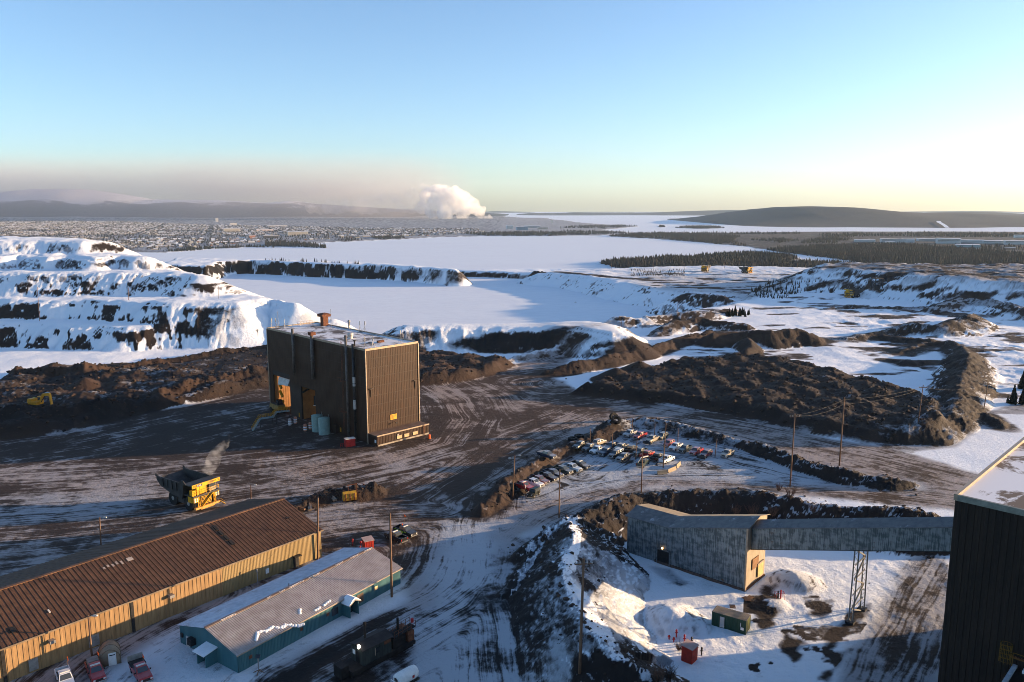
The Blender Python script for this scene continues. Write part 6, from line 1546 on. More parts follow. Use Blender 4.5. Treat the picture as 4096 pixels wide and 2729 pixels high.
def jeep():
    x, y, z = PT(2134, 1985)
    e = thing('jeep', (x, y, z), R(-122), 'boxy black off-roader with flared wheel arches beside the bright red pickup', 'car', 'vehicles on the parking place')
    m = plain('black green paint', (0.018, 0.022, 0.018), 0.35, 0, 0.2, 1)
    B = MB(); B.b(-1.9, 0.7, -0.85, 0.85, 0.55, 1.25); B.b(0.7, 1.9, -0.72, 0.72, 0.55, 1.2); B.build('body', m, e)
    B = MB(); B.box(-0.65, 0, 1.62, 2.5, 1.66, 0.74, 0, 0.95, 0.9); c = B.build('hard_top', m, e)
    B = MB(); B.b(0.53, 0.63, -0.7, 0.7, 1.3, 1.85); B.build('windshield', M_GLASS, c)
    for s in (-1, 1):
        for a, b in ((-1.7, -0.7), (-0.55, 0.4)): B = MB(); B.b(a, b, s * 0.78, s * 0.84, 1.35, 1.82); B.build('side_window', M_GLASS, c)
        for xx in (1.25, -1.2): B = MB(); B.ext([(xx - 0.6, 0.85), (xx - 0.4, 1.05), (xx + 0.4, 1.05), (xx + 0.6, 0.85), (xx + 0.35, 0.93), (xx - 0.35, 0.93)], s * 0.72, s * 1.0); B.build('wheel_arch', M_BLACK, e)
        B = MB(); B.lathe((1.92, s * 0.5, 0.98), [(0.12, -0.05), (0.12, 0.05)], 10, 'x'); B.build('headlight', M_HEAD, e)
    B = MB(); B.box(2.0, 0, 0.6, 0.16, 1.5, 0.2); B.build('front_bumper', M_STEEL, e)
    put_wheels(e, (1.25, -1.2), 0.8)
jeep()
YG = 'work pickups in the yard'
a1 = park(1622, 2138, -42, 'black', 0.1, 'black pickup with yellow green side stripes and orange beacon in the yard', group=YG)
for s in (-1, 1):
    B = MB(); B.box(-0.6, s * 1.0, 1.02, 3.9, 0.04, 0.12); B.build('side_stripe', plain('yellow green stripe', (0.35, 0.55, 0.05), 0.5), a1)
    B = MB(); B.box(0.1, s * 1.0, 0.75, 0.5, 0.04, 0.3); B.build('number_patch', plain('yellow green patch', (0.35, 0.55, 0.05), 0.5), a1)
B = MB(); B.lathe((-1.0, 0, 1.95), [(0.16, 0), (0.14, 0.22)], 10); B.build('beacon', M_ORANGE, a1)
a2 = park(1583, 2160, 138, 'black', 0.3, 'dusty black pickup with its tailgate to the striped one in the yard', group=YG)
def whip_flag(o, h, m):
    B = MB(); B.cyl((-1.2, 0.7, 1.2), (-1.2, 0.7, h), 0.035, n=6); f = B.build('whip', M_WOOD, o)
    B = MB(); B.hexa([(-1.2, 0.66, h - 0.55), (-0.6, 0.72, h - 0.4), (-0.6, 0.76, h - 0.4), (-1.2, 0.74, h - 0.55), (-1.2, 0.66, h), (-0.6, 0.7, h - 0.2), (-0.6, 0.74, h - 0.2), (-1.2, 0.74, h)]); B.build('flag', M_ORANGE, f)
whip_flag(a1, 4.0, 0)
b1 = park(384, 2705, -52, 'red', 0.1, 'dark red pickup carrying a box by the warehouse wall', group=YG); B = MB(); B.box(-1.9, 0, 1.5, 1.5, 1.5, 0.9); B.build('cargo_box', plain('grey brown crate', (0.22, 0.19, 0.17), 0.8), b1); whip_flag(b1, 3.2, 0)
b2 = park(566, 2706, -50, 'red', 0.1, 'dark red flatbed pickup with a tall headboard before the teal shed', group=YG); B = MB(); B.b(-2.9, -1.1, -1.1, 1.1, 1.3, 1.42); B.build('flatbed', M_STEEL, b2); B = MB(); B.b(-3.0, -2.9, -1.1, 1.1, 1.42, 2.3); B.build('headboard', M_GALV, b2); whip_flag(b2, 2.8, 0)
b3 = park(262, 2735, -52, 'white', 0.4, 'white pickup nearest the warehouse wall with an orange whip flag', group=YG); whip_flag(b3, 3.6, 0)

# ------------------------------------------------------------------ haul trucks
def haul_truck(loc, rz, label):
    e = thing('haul_truck', loc, rz, label, 'haul truck', 'yellow haul trucks of the mine')
    my = plain('haul truck yellow', (0.68, 0.35, 0.010), 0.45, 0, 0.15, 0.6, (0.30, 0.17, 0.05)); md = plain('dusty dump body', (0.055, 0.053, 0.052), 0.6, 0.3, 0.35, 0.5)
    a, b = wheel_meshes(1.78, 1.15)
    for x, y in ((4.0, 2.75), (4.0, -2.75), (-2.4, 2.5), (-2.4, -2.5)):
        w = inst('wheel', a, e, (x, y, 1.78)); inst('rim', b, w)
    for y in (1.2, -1.2): w = inst('wheel', a, e, (-2.4, y, 1.78))
    # frame, axle
    B = MB(); B.b(-4.2, 5.8, -1.0, 1.0, 1.7, 2.6); B.b(-3.2, -1.6, -1.9, 1.9, 1.3, 2.3); B.build('frame', M_STEEL, e)
    # dump body: open tray, sloping floor, rising tail, canopy over the cab
    B = MB()
    W = 3.65
    floor = [(-7.6, 5.9), (-6.2, 4.6), (-1.5, 3.3), (2.2, 3.0), (3.0, 6.35)]
    for (x0, z0), (x1, z1) in zip(floor, floor[1:]):
        B.hexa([(x0, -W, z0 - 0.25), (x1, -W, z1 - 0.25), (x1, W, z1 - 0.25), (x0, W, z0 - 0.25), (x0, -W, z0), (x1, -W, z1), (x1, W, z1), (x0, W, z0)])
    for s in (-1, 1):
        y0, y1 = s * W, s * (W - 0.22)
        P = [(-7.6, 6.5), (-3.0, 6.55), (3.1, 6.55), (2.2, 2.9), (-1.5, 3.2), (-6.2, 4.5), (-7.6, 5.8)]
        B.ext(P, min(y0, y1), max(y0, y1))
        for x in (-5, -3.2, -1.4, 0.4): B.box(x, s * (W + 0.12), 5.4, 0.35, 0.24, 1.9)
        B.hexa([(-7.7, y0 - 0.2, 6.5), (-5.6, y0 - 0.2, 6.5), (-5.6, y0 + 0.2, 6.5), (-7.7, y0 + 0.2, 6.5), (-7.7, y0 - 0.1, 7.1), (-6.6, y0 - 0.1, 6.6), (-6.6, y0 + 0.1, 6.6), (-7.7, y0 + 0.1, 7.1)])
        B.hexa([(1.4, y0 - 0.12, 6.5), (4.0, y0 - 0.12, 6.5), (4.0, y0 + 0.12, 6.5), (1.4, y0 + 0.12, 6.5), (2.4, y0 - 0.1, 7.3), (3.0, y0 - 0.1, 7.3), (3.0, y0 + 0.1, 7.3), (2.4, y0 + 0.1, 7.3)])
    body = B.build('dump_body', md, e)
    B = MB(); B.b(3.0, 6.3, -W, W, 6.30, 6.52); B.build('canopy', md, body)
    B = MB(); B.b(6.2, 6.5, -W - 0.05, W + 0.05, 5.95, 6.75); fr = B.build('canopy_board', my, body, label='yellow board along the canopy front with the maker name')
    text('KOMATSU', 0.62, M_BLACK, fr, (6.51, 2.35, 6.35), (R(90), 0, R(90)))
    B = MB(); B.b(6.5, 6.52, -2.6, -1.1, 6.08, 6.62); B.build('number_plate', M_BLACK, fr)
    text('830E', 0.55, M_WHITE, fr, (6.535, -1.85, 6.35), (R(90), 0, R(90)))
    for k in range(3): B = MB(); B.b(6.5, 6.52, -3.5, -2.8, 6.12 + 0.18 * k, 6.2 + 0.18 * k); B.build('stripe', M_BLACK, fr)
    # deck, cab on the left of the driver, boxes on the other side
    B = MB(); B.b(2.9, 6.2, -3.5, 3.5, 3.75, 3.95); B.b(6.2, 6.4, -3.5, 3.5, 3.6, 4.0); B.build('deck', md, e)
    B = MB(); B.box(4.9, 2.1, 4.95, 1.9, 1.8, 2.0, 0, 0.95, 0.95); c = B.build('cab', plain('cab grey', (0.28, 0.24, 0.17), 0.5), e)
    B = MB(); B.b(5.84, 5.9, 1.35, 2.85, 4.9, 5.75); B.build('windshield', M_GLASS, c); B = MB(); B.b(4.2, 5.6, 1.10, 1.17, 4.9, 5.7); B.b(4.2, 5.6, 3.0, 3.06, 4.9, 5.7); B.build('side_window', M_GLASS, c)
    B = MB(); B.b(4.0, 5.6, -1.2, 0.6, 3.95, 5.9); B.build('control_cabinet', my, e)
    B = MB(); B.b(4.6, 5.9, -2.2, -1.5, 3.95, 5.95); B.build('grid_box', my, e)
    B = MB(); B.b(4.8, 5.9, -3.4, -2.5, 3.95, 5.2); B.build('air_cleaner', my, e)
    B = MB(); [B.bar((6.3, y, 3.95), (6.3, y, 5.0), 0.07) for y in (-3.4, -2.4, -1.2, 0, 1.2, 3.4)]; [B.bar((6.3, -3.4, z), (6.3, 3.4, z), 0.06) for z in (4.5, 5.0)]; [B.bar((6.3, 3.45, z), (3.0, 3.45, z), 0.06) for z in (4.5, 5.0)]; B.build('deck_rail', my, e)
    # front: radiator, lamp banks, ladders, bumper
    B = MB(); B.b(5.5, 6.1, -1.5, 1.5, 1.3, 3.6); B.build('radiator', M_BLACK, e)
    B = MB(); [B.b(6.1, 6.16, -1.4, 1.4, 1.45 + 0.3 * k, 1.55 + 0.3 * k) for k in range(7)]; B.build('radiator_grille', my, e)
    for s in (-1, 1):
        B = MB(); B.b(5.6, 6.3, s * 2.1, s * 3.4, 2.4, 3.6); lb = B.build('lamp_bank', my, e)
        for y in (2.45, 3.05):
            for z in (2.7, 3.2): B = MB(); B.lathe((6.32, s * y, z), [(0.22, -0.04), (0.22, 0.04)], 10, 'x'); B.build('lamp', M_HEAD, lb)
        B = MB(); [B.bar((6.35, s * (1.85 + d), 0.9), (6.35, s * (1.85 + d), 3.8), 0.09) for d in (0, 0.5)]; [B.bar((6.35, s * 1.85, 1.0 + 0.32 * k), (6.35, s * 2.35, 1.0 + 0.32 * k), 0.06) for k in range(9)]; B.build('ladder', my, e)
        B = MB(); B.b(4.2, 5.6, s * 3.35, s * 3.5, 2.3, 3.7); B.build('fender', my, e)
    B = MB(); B.bar((6.4, 1.6, 3.7), (6.6, -1.5, 1.2), 0.5, 0.12); B.bar((6.4, 1.6, 4.6), (6.6, -1.5, 2.1), 0.06); B.build('stairway', my, e)
    B = MB(); B.b(6.0, 6.7, -3.3, 3.3, 0.75, 1.2); B.b(6.1, 6.6, -1.8, 1.8, 0.45, 0.75); B.build('bumper', plain('orange bumper', (0.55, 0.26, 0.06), 0.5), e)
    B = MB(); B.bar((6.5, 3.3, 1.1), (7.3, 4.2, 0.15), 0.4, 0.1); B.bar((6.5, 3.3, 1.7), (7.3, 4.2, 0.75), 0.05); B.build('boarding_steps', my, e)
    B = MB(); B.b(-0.6, 1.8, -2.9, -1.3, 1.3, 2.7); B.build('fuel_tank', md, e)
    B = MB(); B.b(-0.6, 1.8, 1.3, 2.9, 1.3, 2.7); B.build('hydraulic_tank', md, e)
    return e
p, q = G(762, 1953, 6.4), G(884, 1913, 6.4)
hd = math.atan2(q[1] - p[1], q[0] - p[0]) - math.pi / 2
cx, cy = (p[0] + q[0]) / 2, (p[1] + q[1]) / 2
HT = haul_truck((cx - 6.4 * math.cos(hd), cy - 6.4 * math.sin(hd), 0.05), hd, 'big yellow haul truck with raised dark tray driving past the long warehouse')
for px, py, dg, lab in ((2822, 1086, -120, 'small far haul truck parked on the plateau by the bare shrubs'), (2984, 1093, -60, 'bright yellow far haul truck standing alone on the snowy plateau'), (3414, 1158, -150, 'far dark haul truck under the long spoil bank')):
    x, y, z = PT(px, py, -3); dup(HT, (x, y, z), R(dg), lab, 'yellow haul trucks of the mine')
def exhaust():
    m, v, n, l = vol_mat('diesel steam', (0.93, 0.92, 0.91), 0.09, 0.2)
    tc = n.new('ShaderNodeTexCoord'); nz = n.new('ShaderNodeTexNoise'); nz.inputs['Scale'].default_value = 0.45; nz.inputs['Detail'].default_value = 4; l.new(tc.outputs['Object'], nz.inputs['Vector'])
    mr = n.new('ShaderNodeMapRange'); l.new(nz.outputs[0], mr.inputs[0]); mr.inputs[1].default_value = 0.42; mr.inputs[2].default_value = 0.68; mr.inputs[3].default_value = 0.0; mr.inputs[4].default_value = 0.22
    l.new(mr.outputs[0], v.inputs['Density'])
    Y = cy + 3
    def B(px, py, r, dy=0): x, y, z = AtY(px, py, Y + dy); return (x, y, z, r)
    lump_volume('exhaust_steam', [B(842, 1885, 1.0), B(846, 1866, 1.4, 1), B(852, 1845, 1.8, 2), B(862, 1822, 1.7, 3), B(880, 1800, 1.4, 4), B(896, 1782, 1.2, 5), B(830, 1872, 1.4), B(812, 1868, 0.9), B(905, 1765, 0.9, 6), B(912, 1748, 0.7, 7)], m, 0.35, 'wispy exhaust steam rising behind the yellow haul truck', 'steam', 0.6, 1.5)
exhaust()
# ------------------------------------------------------------------ poles, lamps and wires
def pole(base, top, label, arms=0, lamp=0, r=0.17, cat='pole', group='wooden poles', gz=None, name='utility_pole', box=False):
    x, y, z = PT(*base) if gz is None else (G(base[0], base[1], gz) + (gz,))
    tx, ty, tz = AtY(top[0], top[1], y)
    h = tz - z; lean = max(-0.6, min(0.6, tx - x))
    e = thing(name, (x, y, z), 0, label, cat, group)
    B = MB(); B.cyl((0, 0, -1.0), (lean, 0, h), r, r * 0.7, 9); B.build('post', M_WOOD, e, True)
    for k in range(arms):
        zz = h - 0.8 - 1.6 * k
        B = MB(); B.bar((lean - 1.3, -0.15, zz), (lean + 1.3, 0.15, zz), 0.16); ar = B.build('cross_arm', M_WOOD, e)
        for s in (-1.2, -0.5, 0.5, 1.2): B = MB(); B.lathe((lean + s, 0, zz + 0.08), [(0.07, 0), (0.10, 0.12), (0.05, 0.25)], 8); B.build('insulator', M_PALE, ar)
    for k in range(lamp):
        s = -1 if k == 1 else 1; zz = h - 0.2 - 0.7 * k
        B = MB(); B.cyl((lean, 0, zz), (lean + s * 0.9, -0.2, zz + 0.3), 0.05, n=6); la = B.build('lamp_arm', M_GALV, e)
        B = MB(); B.box(lean + s * 1.2, -0.25, zz + 0.32, 0.7, 0.34, 0.2, 0, 0.8, 0.7); B.build('lamp_head', M_PALE, la)
    if box:
        for s in (-0.5, 0.5): B = MB(); B.lathe((s, 0, h * 0.45), [(0.35, 0), (0.35, 1.2)], 10); B.build('transformer', M_GALV, e)
    return Vector((x + lean, y, z + h))
T = {}
for k, base, top, lab, kw in (
    ('a', (1567, 2388), (1560, 2055), 'thick bare pole at the corner of the teal shed', {'r': 0.24}), ('b', (1270, 2237), (1285, 1992), 'leaning brown pole at the end of the long warehouse', {'r': 0.2}),
    ('c', (2236, 2073), (2239, 1878), 'plain pole on the snowy verge below the parking place', {}), ('d', (2049, 1994), (2062, 1822), 'pole with two lamps beside the red pickup', {'lamp': 2}), ('e', (2565, 1972), (2570, 1811), 'plain pole on the bank above the bent grey transfer house', {}),
    ('f', (2652, 1872), (2664, 1692), 'tallest pole of the parking place by the concrete barriers', {}), ('g', (2541, 1838), (2548, 1762), 'lamp post amid the middle cluster of pickups', {'lamp': 1, 'r': 0.12}), ('h', (2359, 1780), (2361, 1713), 'lamp post near the flat tyres', {'lamp': 1, 'r': 0.12}),
    ('i', (2449, 1803), (2450, 1737), 'short post standing among the dark pickups', {'r': 0.12}), ('j', (2529, 1726), (2531, 1671), 'lamp post behind the silver pickup of the back row', {'lamp': 1, 'r': 0.12}), ('k', (2618, 1744), (2620, 1692), 'short post behind the gold pickup with plough', {'r': 0.12}),
    ('l', (2711, 1775), (2713, 1713), 'lamp post behind the white tonneau pickup', {'lamp': 1, 'r': 0.12}), ('m', (2859, 1828), (2868, 1755), 'last short lot post beside the maroon car with plough', {'r': 0.13}),
    ('n', (3160, 1946), (3180, 1655), 'tall pole with a cross arm by the bare shrubs over the hollow', {'arms': 1, 'r': 0.2}), ('o', (3357, 1863), (3378, 1590), 'tall bare pole behind the snowy verge of the haul road', {'r': 0.22}), ('p', (3672, 1690), (3703, 1540), 'pole standing on the dark spoil curve', {'arms': 1, 'r': 0.16}),
    ('q', (3935, 1636), (3958, 1530), 'pole on the white slope by the spruces', {'arms': 1, 'r': 0.15}), ('r', (2318, 2690), (2335, 2235), 'very tall cross-armed pole on the rubble bank of the hollow', {'arms': 1, 'r': 0.24}),
    ('s', (370, 2652), (353, 2462), 'lamp pole against the long warehouse wall', {'lamp': 1}), ('t', (405, 2214), (398, 2070), 'lamp pole rising behind the long warehouse', {'lamp': 1}), ('u', (1003, 2012), (1003, 1940), 'small lamp pole behind the warehouse ridge', {'lamp': 1, 'r': 0.13}), ('v', (2545, 2560), (2545, 2475), 'x', {})):
    if k == 'v': continue
    T[k] = pole(base, top, lab, **kw)
for k, (base, top, lab, kw) in enumerate([((1577, 1282), (1577, 1219), 'far pole with double arms on the lake shore behind the crusher house', {'arms': 2}), ((1958, 1284), (1958, 1218), 'far pole on the lake shore over the dark bank', {}), ((1241, 1216), (1241, 1174), 'far pole on the end of the white terraces', {}), ((2304, 1276), (2303, 1206), 'far pole with transformers by the pit lake', {'arms': 2, 'box': True}),
      ((2709, 1266), (2709, 1212), 'far pole among the snow heaps', {}), ((2487, 1324), (2487, 1282), 'far pole beside the snowy haul road bend', {}), ((150, 1201), (150, 1148), 'far pale pole on the second white terrace', {}), ((514, 1201), (514, 1150), 'far pole before the smooth white mound', {}), ((875, 1197), (875, 1145), 'far pole at the right foot of the white mound', {})]):
    pole(base, top, lab, r=0.14, group='far line poles', **kw)
for k, px in enumerate((2446, 2615, 2737, 2898, 3190)):
    pole((px, 1075), (px, 1047 if k % 2 else 1052), 'far pole along the plateau edge before the forest', r=0.14, group='poles along the far plateau', gz=-3.0)
def wire(pts, sag, label, r=0.016):
    B = MB()
    for a, b in zip(pts, pts[1:]):
        a, b = Vector(a), Vector(b); n = 12; prev = a
        for i in range(1, n + 1):
            t = i / n; p = a.lerp(b, t) - Vector((0, 0, sag * 4 * t * (1 - t))); B.cyl(prev, p, r, n=4, cap=False); prev = p
    o = B.build('overhead_wire', M_STEEL if r < 0.05 else M_WOOD); return tag(o, label, 'wire', 'overhead wires')
up = Vector((0, 0, -0.6))
wire([T['n'] + up + Vector((-1.2, 0, 0)), T['o'] + up, T['p'] + up], 0.7, 'upper overhead wire strung between the tall poles along the haul road')
wire([T['n'] + up + Vector((1.2, 0, 0)), T['o'] + up * 3, T['p'] + up * 2], 0.9, 'lower overhead wire strung between the tall poles along the haul road')
wire([T['p'] + up, T['q'] + up, T['q'] + Vector((60, -14, 4))], 1.5, 'overhead wire crossing the white slope to the spruces')
wire([T['t'], T['u']], 1.0, 'overhead wire running behind the warehouse past the haul truck')
wire([T['b'], Vector(G(1032, 2350) + (3.4,))], 0.6, 'service wire from the leaning pole to the slim post')
wire([T['b'] - Vector((0, 0, 1)), T['s']], 2.2, 'sagging wire over the long warehouse roof edge')
wire([T['f'], T['l']], 0.4, 'guy wire from the tallest lot pole to the lamp post')
wire([T['r'] + Vector((0, 0, -2)), tl(26, 0, 6)], 2.0, 'wire from the very tall pole to the transfer house')
wire([T['e'], T['c']], 1.5, 'wire between the two plain poles below the parking place')

# ------------------------------------------------------------------ things in the hollow
def container():
    p = [G(2866, 2506, PITZ), G(2982, 2540, PITZ)]
    a = math.atan2(p[1][1] - p[0][1], p[1][0] - p[0][0]); x, y = p[1]; z = zat(x, y)
    e = thing('shipping_container', (x, y, z), a, 'dark green container with a white side door and snowless ribbed roof in the hollow', 'container')
    m = streaky('container green', (0.018, 0.055, 0.035), (0.03, 0.075, 0.05), 0.55, 0, 1.0, (0.05, 0.07, 0.05), 0.6, 0.8)
    L, W, H = 6.06, 2.44, 2.6
    for y0, s in ((0, 1), (W, -1)):
        B = MB(); (B.rib((-L, 0, 0.1), (1, 0, 0), (0, 0, 1), L, H - 0.1, 0.27, 0.05, 0.5) if s > 0 else B.rib((0, W, 0.1), (-1, 0, 0), (0, 0, 1), L, H - 0.1, 0.27, 0.05, 0.5)); B.build('side_wall', m, e)
    B = MB(); B.b(-L, -L + 0.06, 0, W, 0.1, H); B.build('end_wall', m, e)
    for s in (0, 1): B = MB(); B.b(-0.05, 0.04, s * W / 2 + 0.03, (s + 1) * W / 2 - 0.03, 0.2, H - 0.1); d = B.build('end_door', plain('sunlit-toned green door', (0.10, 0.12, 0.03), 0.5), e); B = MB(); [B.cyl((0.07, s * W / 2 + q, 0.2), (0.07, s * W / 2 + q, H - 0.1), 0.03, n=6) for q in (0.35, 0.85)]; B.build('lock_rod', M_GALV, d)  # end doors brightened and yellowed, sunlight put into their green
    B = MB(); [B.b(a_, b_, c_, d_, 0, H) for a_, b_, c_, d_ in ((-0.12, 0.06, -0.07, 0.05), (-0.12, 0.06, W - 0.05, W + 0.07), (-L - 0.02, -L + 0.12, -0.07, 0.05), (-L - 0.02, -L + 0.12, W - 0.05, W + 0.07))]; B.b(-L, 0, -0.07, 0.06, 0, 0.14); B.build('frame', m, e)
    B = MB(); B.rib((-L - 0.05, -0.1, H), (1, 0, 0), (0, 1, 0), L + 0.15, W + 0.2, 0.3, 0.05); B.build('roof', plain('dusty roof sheet', (0.28, 0.23, 0.17), 0.7, 0, 0.25, 1), e)
    B = MB(); B.b(-4.6, -3.8, -0.12, -0.05, 0.15, 2.1); B.build('side_door', M_PALE, e)
    B = MB(); B.b(-0.9, -0.35, -0.1, -0.06, 0.7, 1.2); B.build('notice', M_WHITE, e); B = MB(); B.b(-0.95, -0.85, -0.1, -0.06, 1.3, 2.0); B.build('notice', M_WHITE, e)
container()
def red_shed(px, py, w, d, h, rz, label, z0=None, roof=True):
    x, y, z = PT(px, py, PITZ if z0 is None else z0)
    e = thing('red_shed', (x, y, z), rz, label, 'shed')
    B = MB(); B.b(-w / 2, w / 2, -d / 2, d / 2, -0.4, h); B.build('wall', plain('red boards', (0.40, 0.035, 0.02), 0.55, 0, 0.25, 1.2), e)
    for k in range(int(w / 0.35)): B = MB(); B.b(-w / 2 + 0.35 * k, -w / 2 + 0.35 * k + 0.05, -d / 2 - 0.03, -d / 2 + 0.01, -0.3, h); B.build('batten', M_RED, e)
    B = MB(); B.hexa([(-w / 2 - 0.15, -d / 2 - 0.15, h), (w / 2 + 0.15, -d / 2 - 0.15, h), (w / 2 + 0.15, d / 2 + 0.15, h + 0.25), (-w / 2 - 0.15, d / 2 + 0.15, h + 0.25), (-w / 2 - 0.15, -d / 2 - 0.15, h + 0.1), (w / 2 + 0.15, -d / 2 - 0.15, h + 0.1), (w / 2 + 0.15, d / 2 + 0.15, h + 0.35), (-w / 2 - 0.15, d / 2 + 0.15, h + 0.35)]); B.build('roof', plain('snow dusted red roof', (0.42, 0.30, 0.27), 0.8, 0, 0.15, 1), e)
    B = MB(); B.b(w / 2, w / 2 + 0.05, -0.45, 0.45, 0, 1.9); B.build('door', M_RED, e); B = MB(); B.b(w / 2, w / 2 + 0.06, -0.15, 0.15, h - 0.5, h - 0.2); B.build('notice', M_WHITE, e)
    return e
red_shed(2757, 2640, 2.0, 1.9, 2.5, R(50), 'bright red shed with tilted roof standing in the snow of the hollow')
red_shed(1473, 2203, 1.9, 1.7, 2.4, R(30), 'bright red booth behind the teal shed roof', 0.0)
def hydrant(px, py, h, label, m, z0=PITZ, group='red stand-pipes'):
    x, y, z = PT(px, py, z0); e = thing('stand_pipe', (x, y, z), 0, label, 'stand pipe', group)
    B = MB(); B.cyl((0, 0, -0.3), (0, 0, h), 0.11, n=8); B.build('pipe', m, e, True); B = MB(); B.lathe((0, 0, h - 0.3), [(0.16, 0), (0.19, 0.1), (0.16, 0.3), (0.05, 0.4)], 10); B.build('cap', m, e, True); B = MB(); B.cyl((-0.25, 0, h * 0.6), (0.25, 0, h * 0.6), 0.08, n=8); B.build('outlet', m, e)
for px, py, h, lab in ((2705, 2548, 1.3, 'dark red stand-pipe in the snow midway between snow heap and red shed'), (2676, 2557, 0.7, 'shortest dark red stand-pipe at the foot of the snow heap'), (2695, 2568, 0.8, 'short dark red stand-pipe beside a taller one in the hollow'), (2737, 2575, 1.6, 'tall dark red stand-pipe right behind the bright red shed')): hydrant(px, py, h, lab, M_RED)
for px, py in ((2787, 2608), (2806, 2622), (2766, 2580)): hydrant(px, py, 1.4, 'black steel bollard pipe guarding the bright red shed', M_STEEL, group='black bollard pipes')
for px, py, h, lab in ((1411, 2182, 1.4, 'tallest red hydrant pipe left of the red booth'), (1443, 2182, 0.9, 'middle-sized red hydrant pipe close to the red booth'), (1441, 2193, 0.4, 'stubby red hydrant pipe close to the red booth')): hydrant(px, py, h, lab, M_RED, 0.0, 'red hydrants by the booth')
def valve_cage():
    x, y, z = PT(3118, 2395, PITZ); e = thing('valve_stand', (x, y, z), 0, 'small dark railed valve stand with a red pipe in the hollow', 'valve stand')
    B = MB(); B.cyl((0.2, 0, 0), (0.2, 0, 1.7), 0.14, n=8); B.build('red_pipe', M_RED, e); B = MB(); B.cyl((-0.3, 0, 0), (-0.3, 0, 1.5), 0.16, n=8); B.build('black_pipe', M_STEEL, e)
    B = MB(); [B.bar((a, b, 0), (a, b, 1.2), 0.06) for a in (-0.8, 0.8) for b in (-0.5, 0.5)]; [B.bar((-0.8, b, 1.2), (0.8, b, 1.2), 0.05) for b in (-0.5, 0.5)]; [B.bar((a, -0.5, 1.2), (a, 0.5, 1.2), 0.05) for a in (-0.8, 0.8)]; B.build('rail', M_RED, e)
valve_cage()
for k, (px, py) in enumerate(((2990, 2402), (3000, 2392), (2930, 2428), (2983, 2396))):
    x, y, z = PT(px, py, PITZ); e = thing('wooden_pallet', (x, y, z + 0.02), k * 0.7, 'weathered pallet lying in the snow at the sunny end of the transfer house', 'pallet', 'pallets by the transfer house')
    for j in range(5): B = MB(); B.b(-0.6, 0.6, -0.5 + 0.22 * j, -0.36 + 0.22 * j, 0.12, 0.15); B.build('slat', M_WOOD, e)
    for j in (-0.5, 0, 0.5): B = MB(); B.b(j - 0.05, j + 0.05, -0.5, 0.52, 0, 0.12); B.build('bearer', M_WOOD, e)

# ------------------------------------------------------------------ the parking place: tyres, barriers, sign post
def tyre(px, py, r, w, label, tilt=(0, 0, 0)):
    x, y, z = PT(px, py); e = thing('scrap_tyre', (x, y, z + (w / 2 if not tilt[0] else r * 0.75)), 0, label, 'tyre', 'scrap haul truck tyres'); e.rotation_euler = tilt
    B = MB(); n = 28; prof = [(r * 0.55, -w / 2), (r * 0.9, -w / 2), (r, -w * 0.25), (r, w * 0.25), (r * 0.9, w / 2), (r * 0.55, w / 2), (r * 0.55, -w / 2)]
    V = []
    for a, h in prof: V += [(a * math.cos(6.2832 * i / n), a * math.sin(6.2832 * i / n), h) for i in range(n)]
    B.add(V, [(j * n + i, j * n + (i + 1) % n, (j + 1) * n + (i + 1) % n, (j + 1) * n + i) for j in range(len(prof) - 1) for i in range(n)]); B.build('casing', M_BLACK, e)
    B = MB(); [B.box(r * math.cos(a), r * math.sin(a), 0, 0.14, 0.28, w * 0.8, a) for a in [6.2832 * i / 20 for i in range(20)]]; B.build('tread', M_BLACK, e)
tyre(2291, 1763, 1.4, 1.0, 'frosted tyre lying flat, the one with the snowy rim'); tyre(2316, 1752, 1.4, 1.0, 'dark tyre lying flat against the rubble bank'); tyre(2455, 1684, 1.6, 1.0, 'big tyre leaning upright on the rubble bank', (R(70), 0, R(30))); tyre(2464, 1700, 1.5, 1.0, 'big tyre slumped at the foot of the leaning one', (R(35), 0, R(10))); tyre(2062, 1966, 1.1, 0.6, 'small tyre lying by the two-lamp pole')
def barrier(p0, p1, label):
    a, b = PT(*p0), PT(*p1); L = math.hypot(b[0] - a[0], b[1] - a[1]); e = thing('concrete_barrier', ((a[0] + b[0]) / 2, (a[1] + b[1]) / 2, min(a[2], b[2]) - 0.05), math.atan2(b[1] - a[1], b[0] - a[0]), label, 'barrier', 'concrete barriers')
    B = MB(); B.ext([(-0.32, 0), (0.32, 0), (0.30, 0.2), (0.14, 0.45), (0.11, 1.05), (-0.11, 1.05), (-0.14, 0.45), (-0.30, 0.2)], -L / 2 + 0.03, L / 2 - 0.03, 'x'); B.build('block', plain('tan concrete', (0.34, 0.27, 0.18), 0.85, 0, 0.15, 1), e)
    B = MB(); B.b(-L / 2 + 0.03, -L / 2 + 0.2, -0.1, 0.1, 1.05, 1.08); B.b(L / 2 - 0.2, L / 2 - 0.03, -0.1, 0.1, 1.05, 1.08); B.build('lifting_eye', M_STEEL, e)
barrier((2629, 1898), (2668, 1895), 'concrete barrier at the closed end of the barrier row'); barrier((2671, 1892), (2703, 1878), 'middle one of the three concrete barriers'); barrier((2705, 1874), (2720, 1858), 'concrete barrier bent back towards the white pickup')
x, y, z = PT(2101, 1987); e = thing('marker_post', (x, y, z), 0, 'thin red and white marker post beside the boxy jeep', 'post'); B = MB(); B.cyl((0, 0, -0.3), (0, 0, 2.2), 0.06, n=8); B.build('post', M_RUST, e); B = MB(); B.cyl((0, 0, 2.2), (0, 0, 3.0), 0.08, n=8); B.build('band', M_WHITE, e)

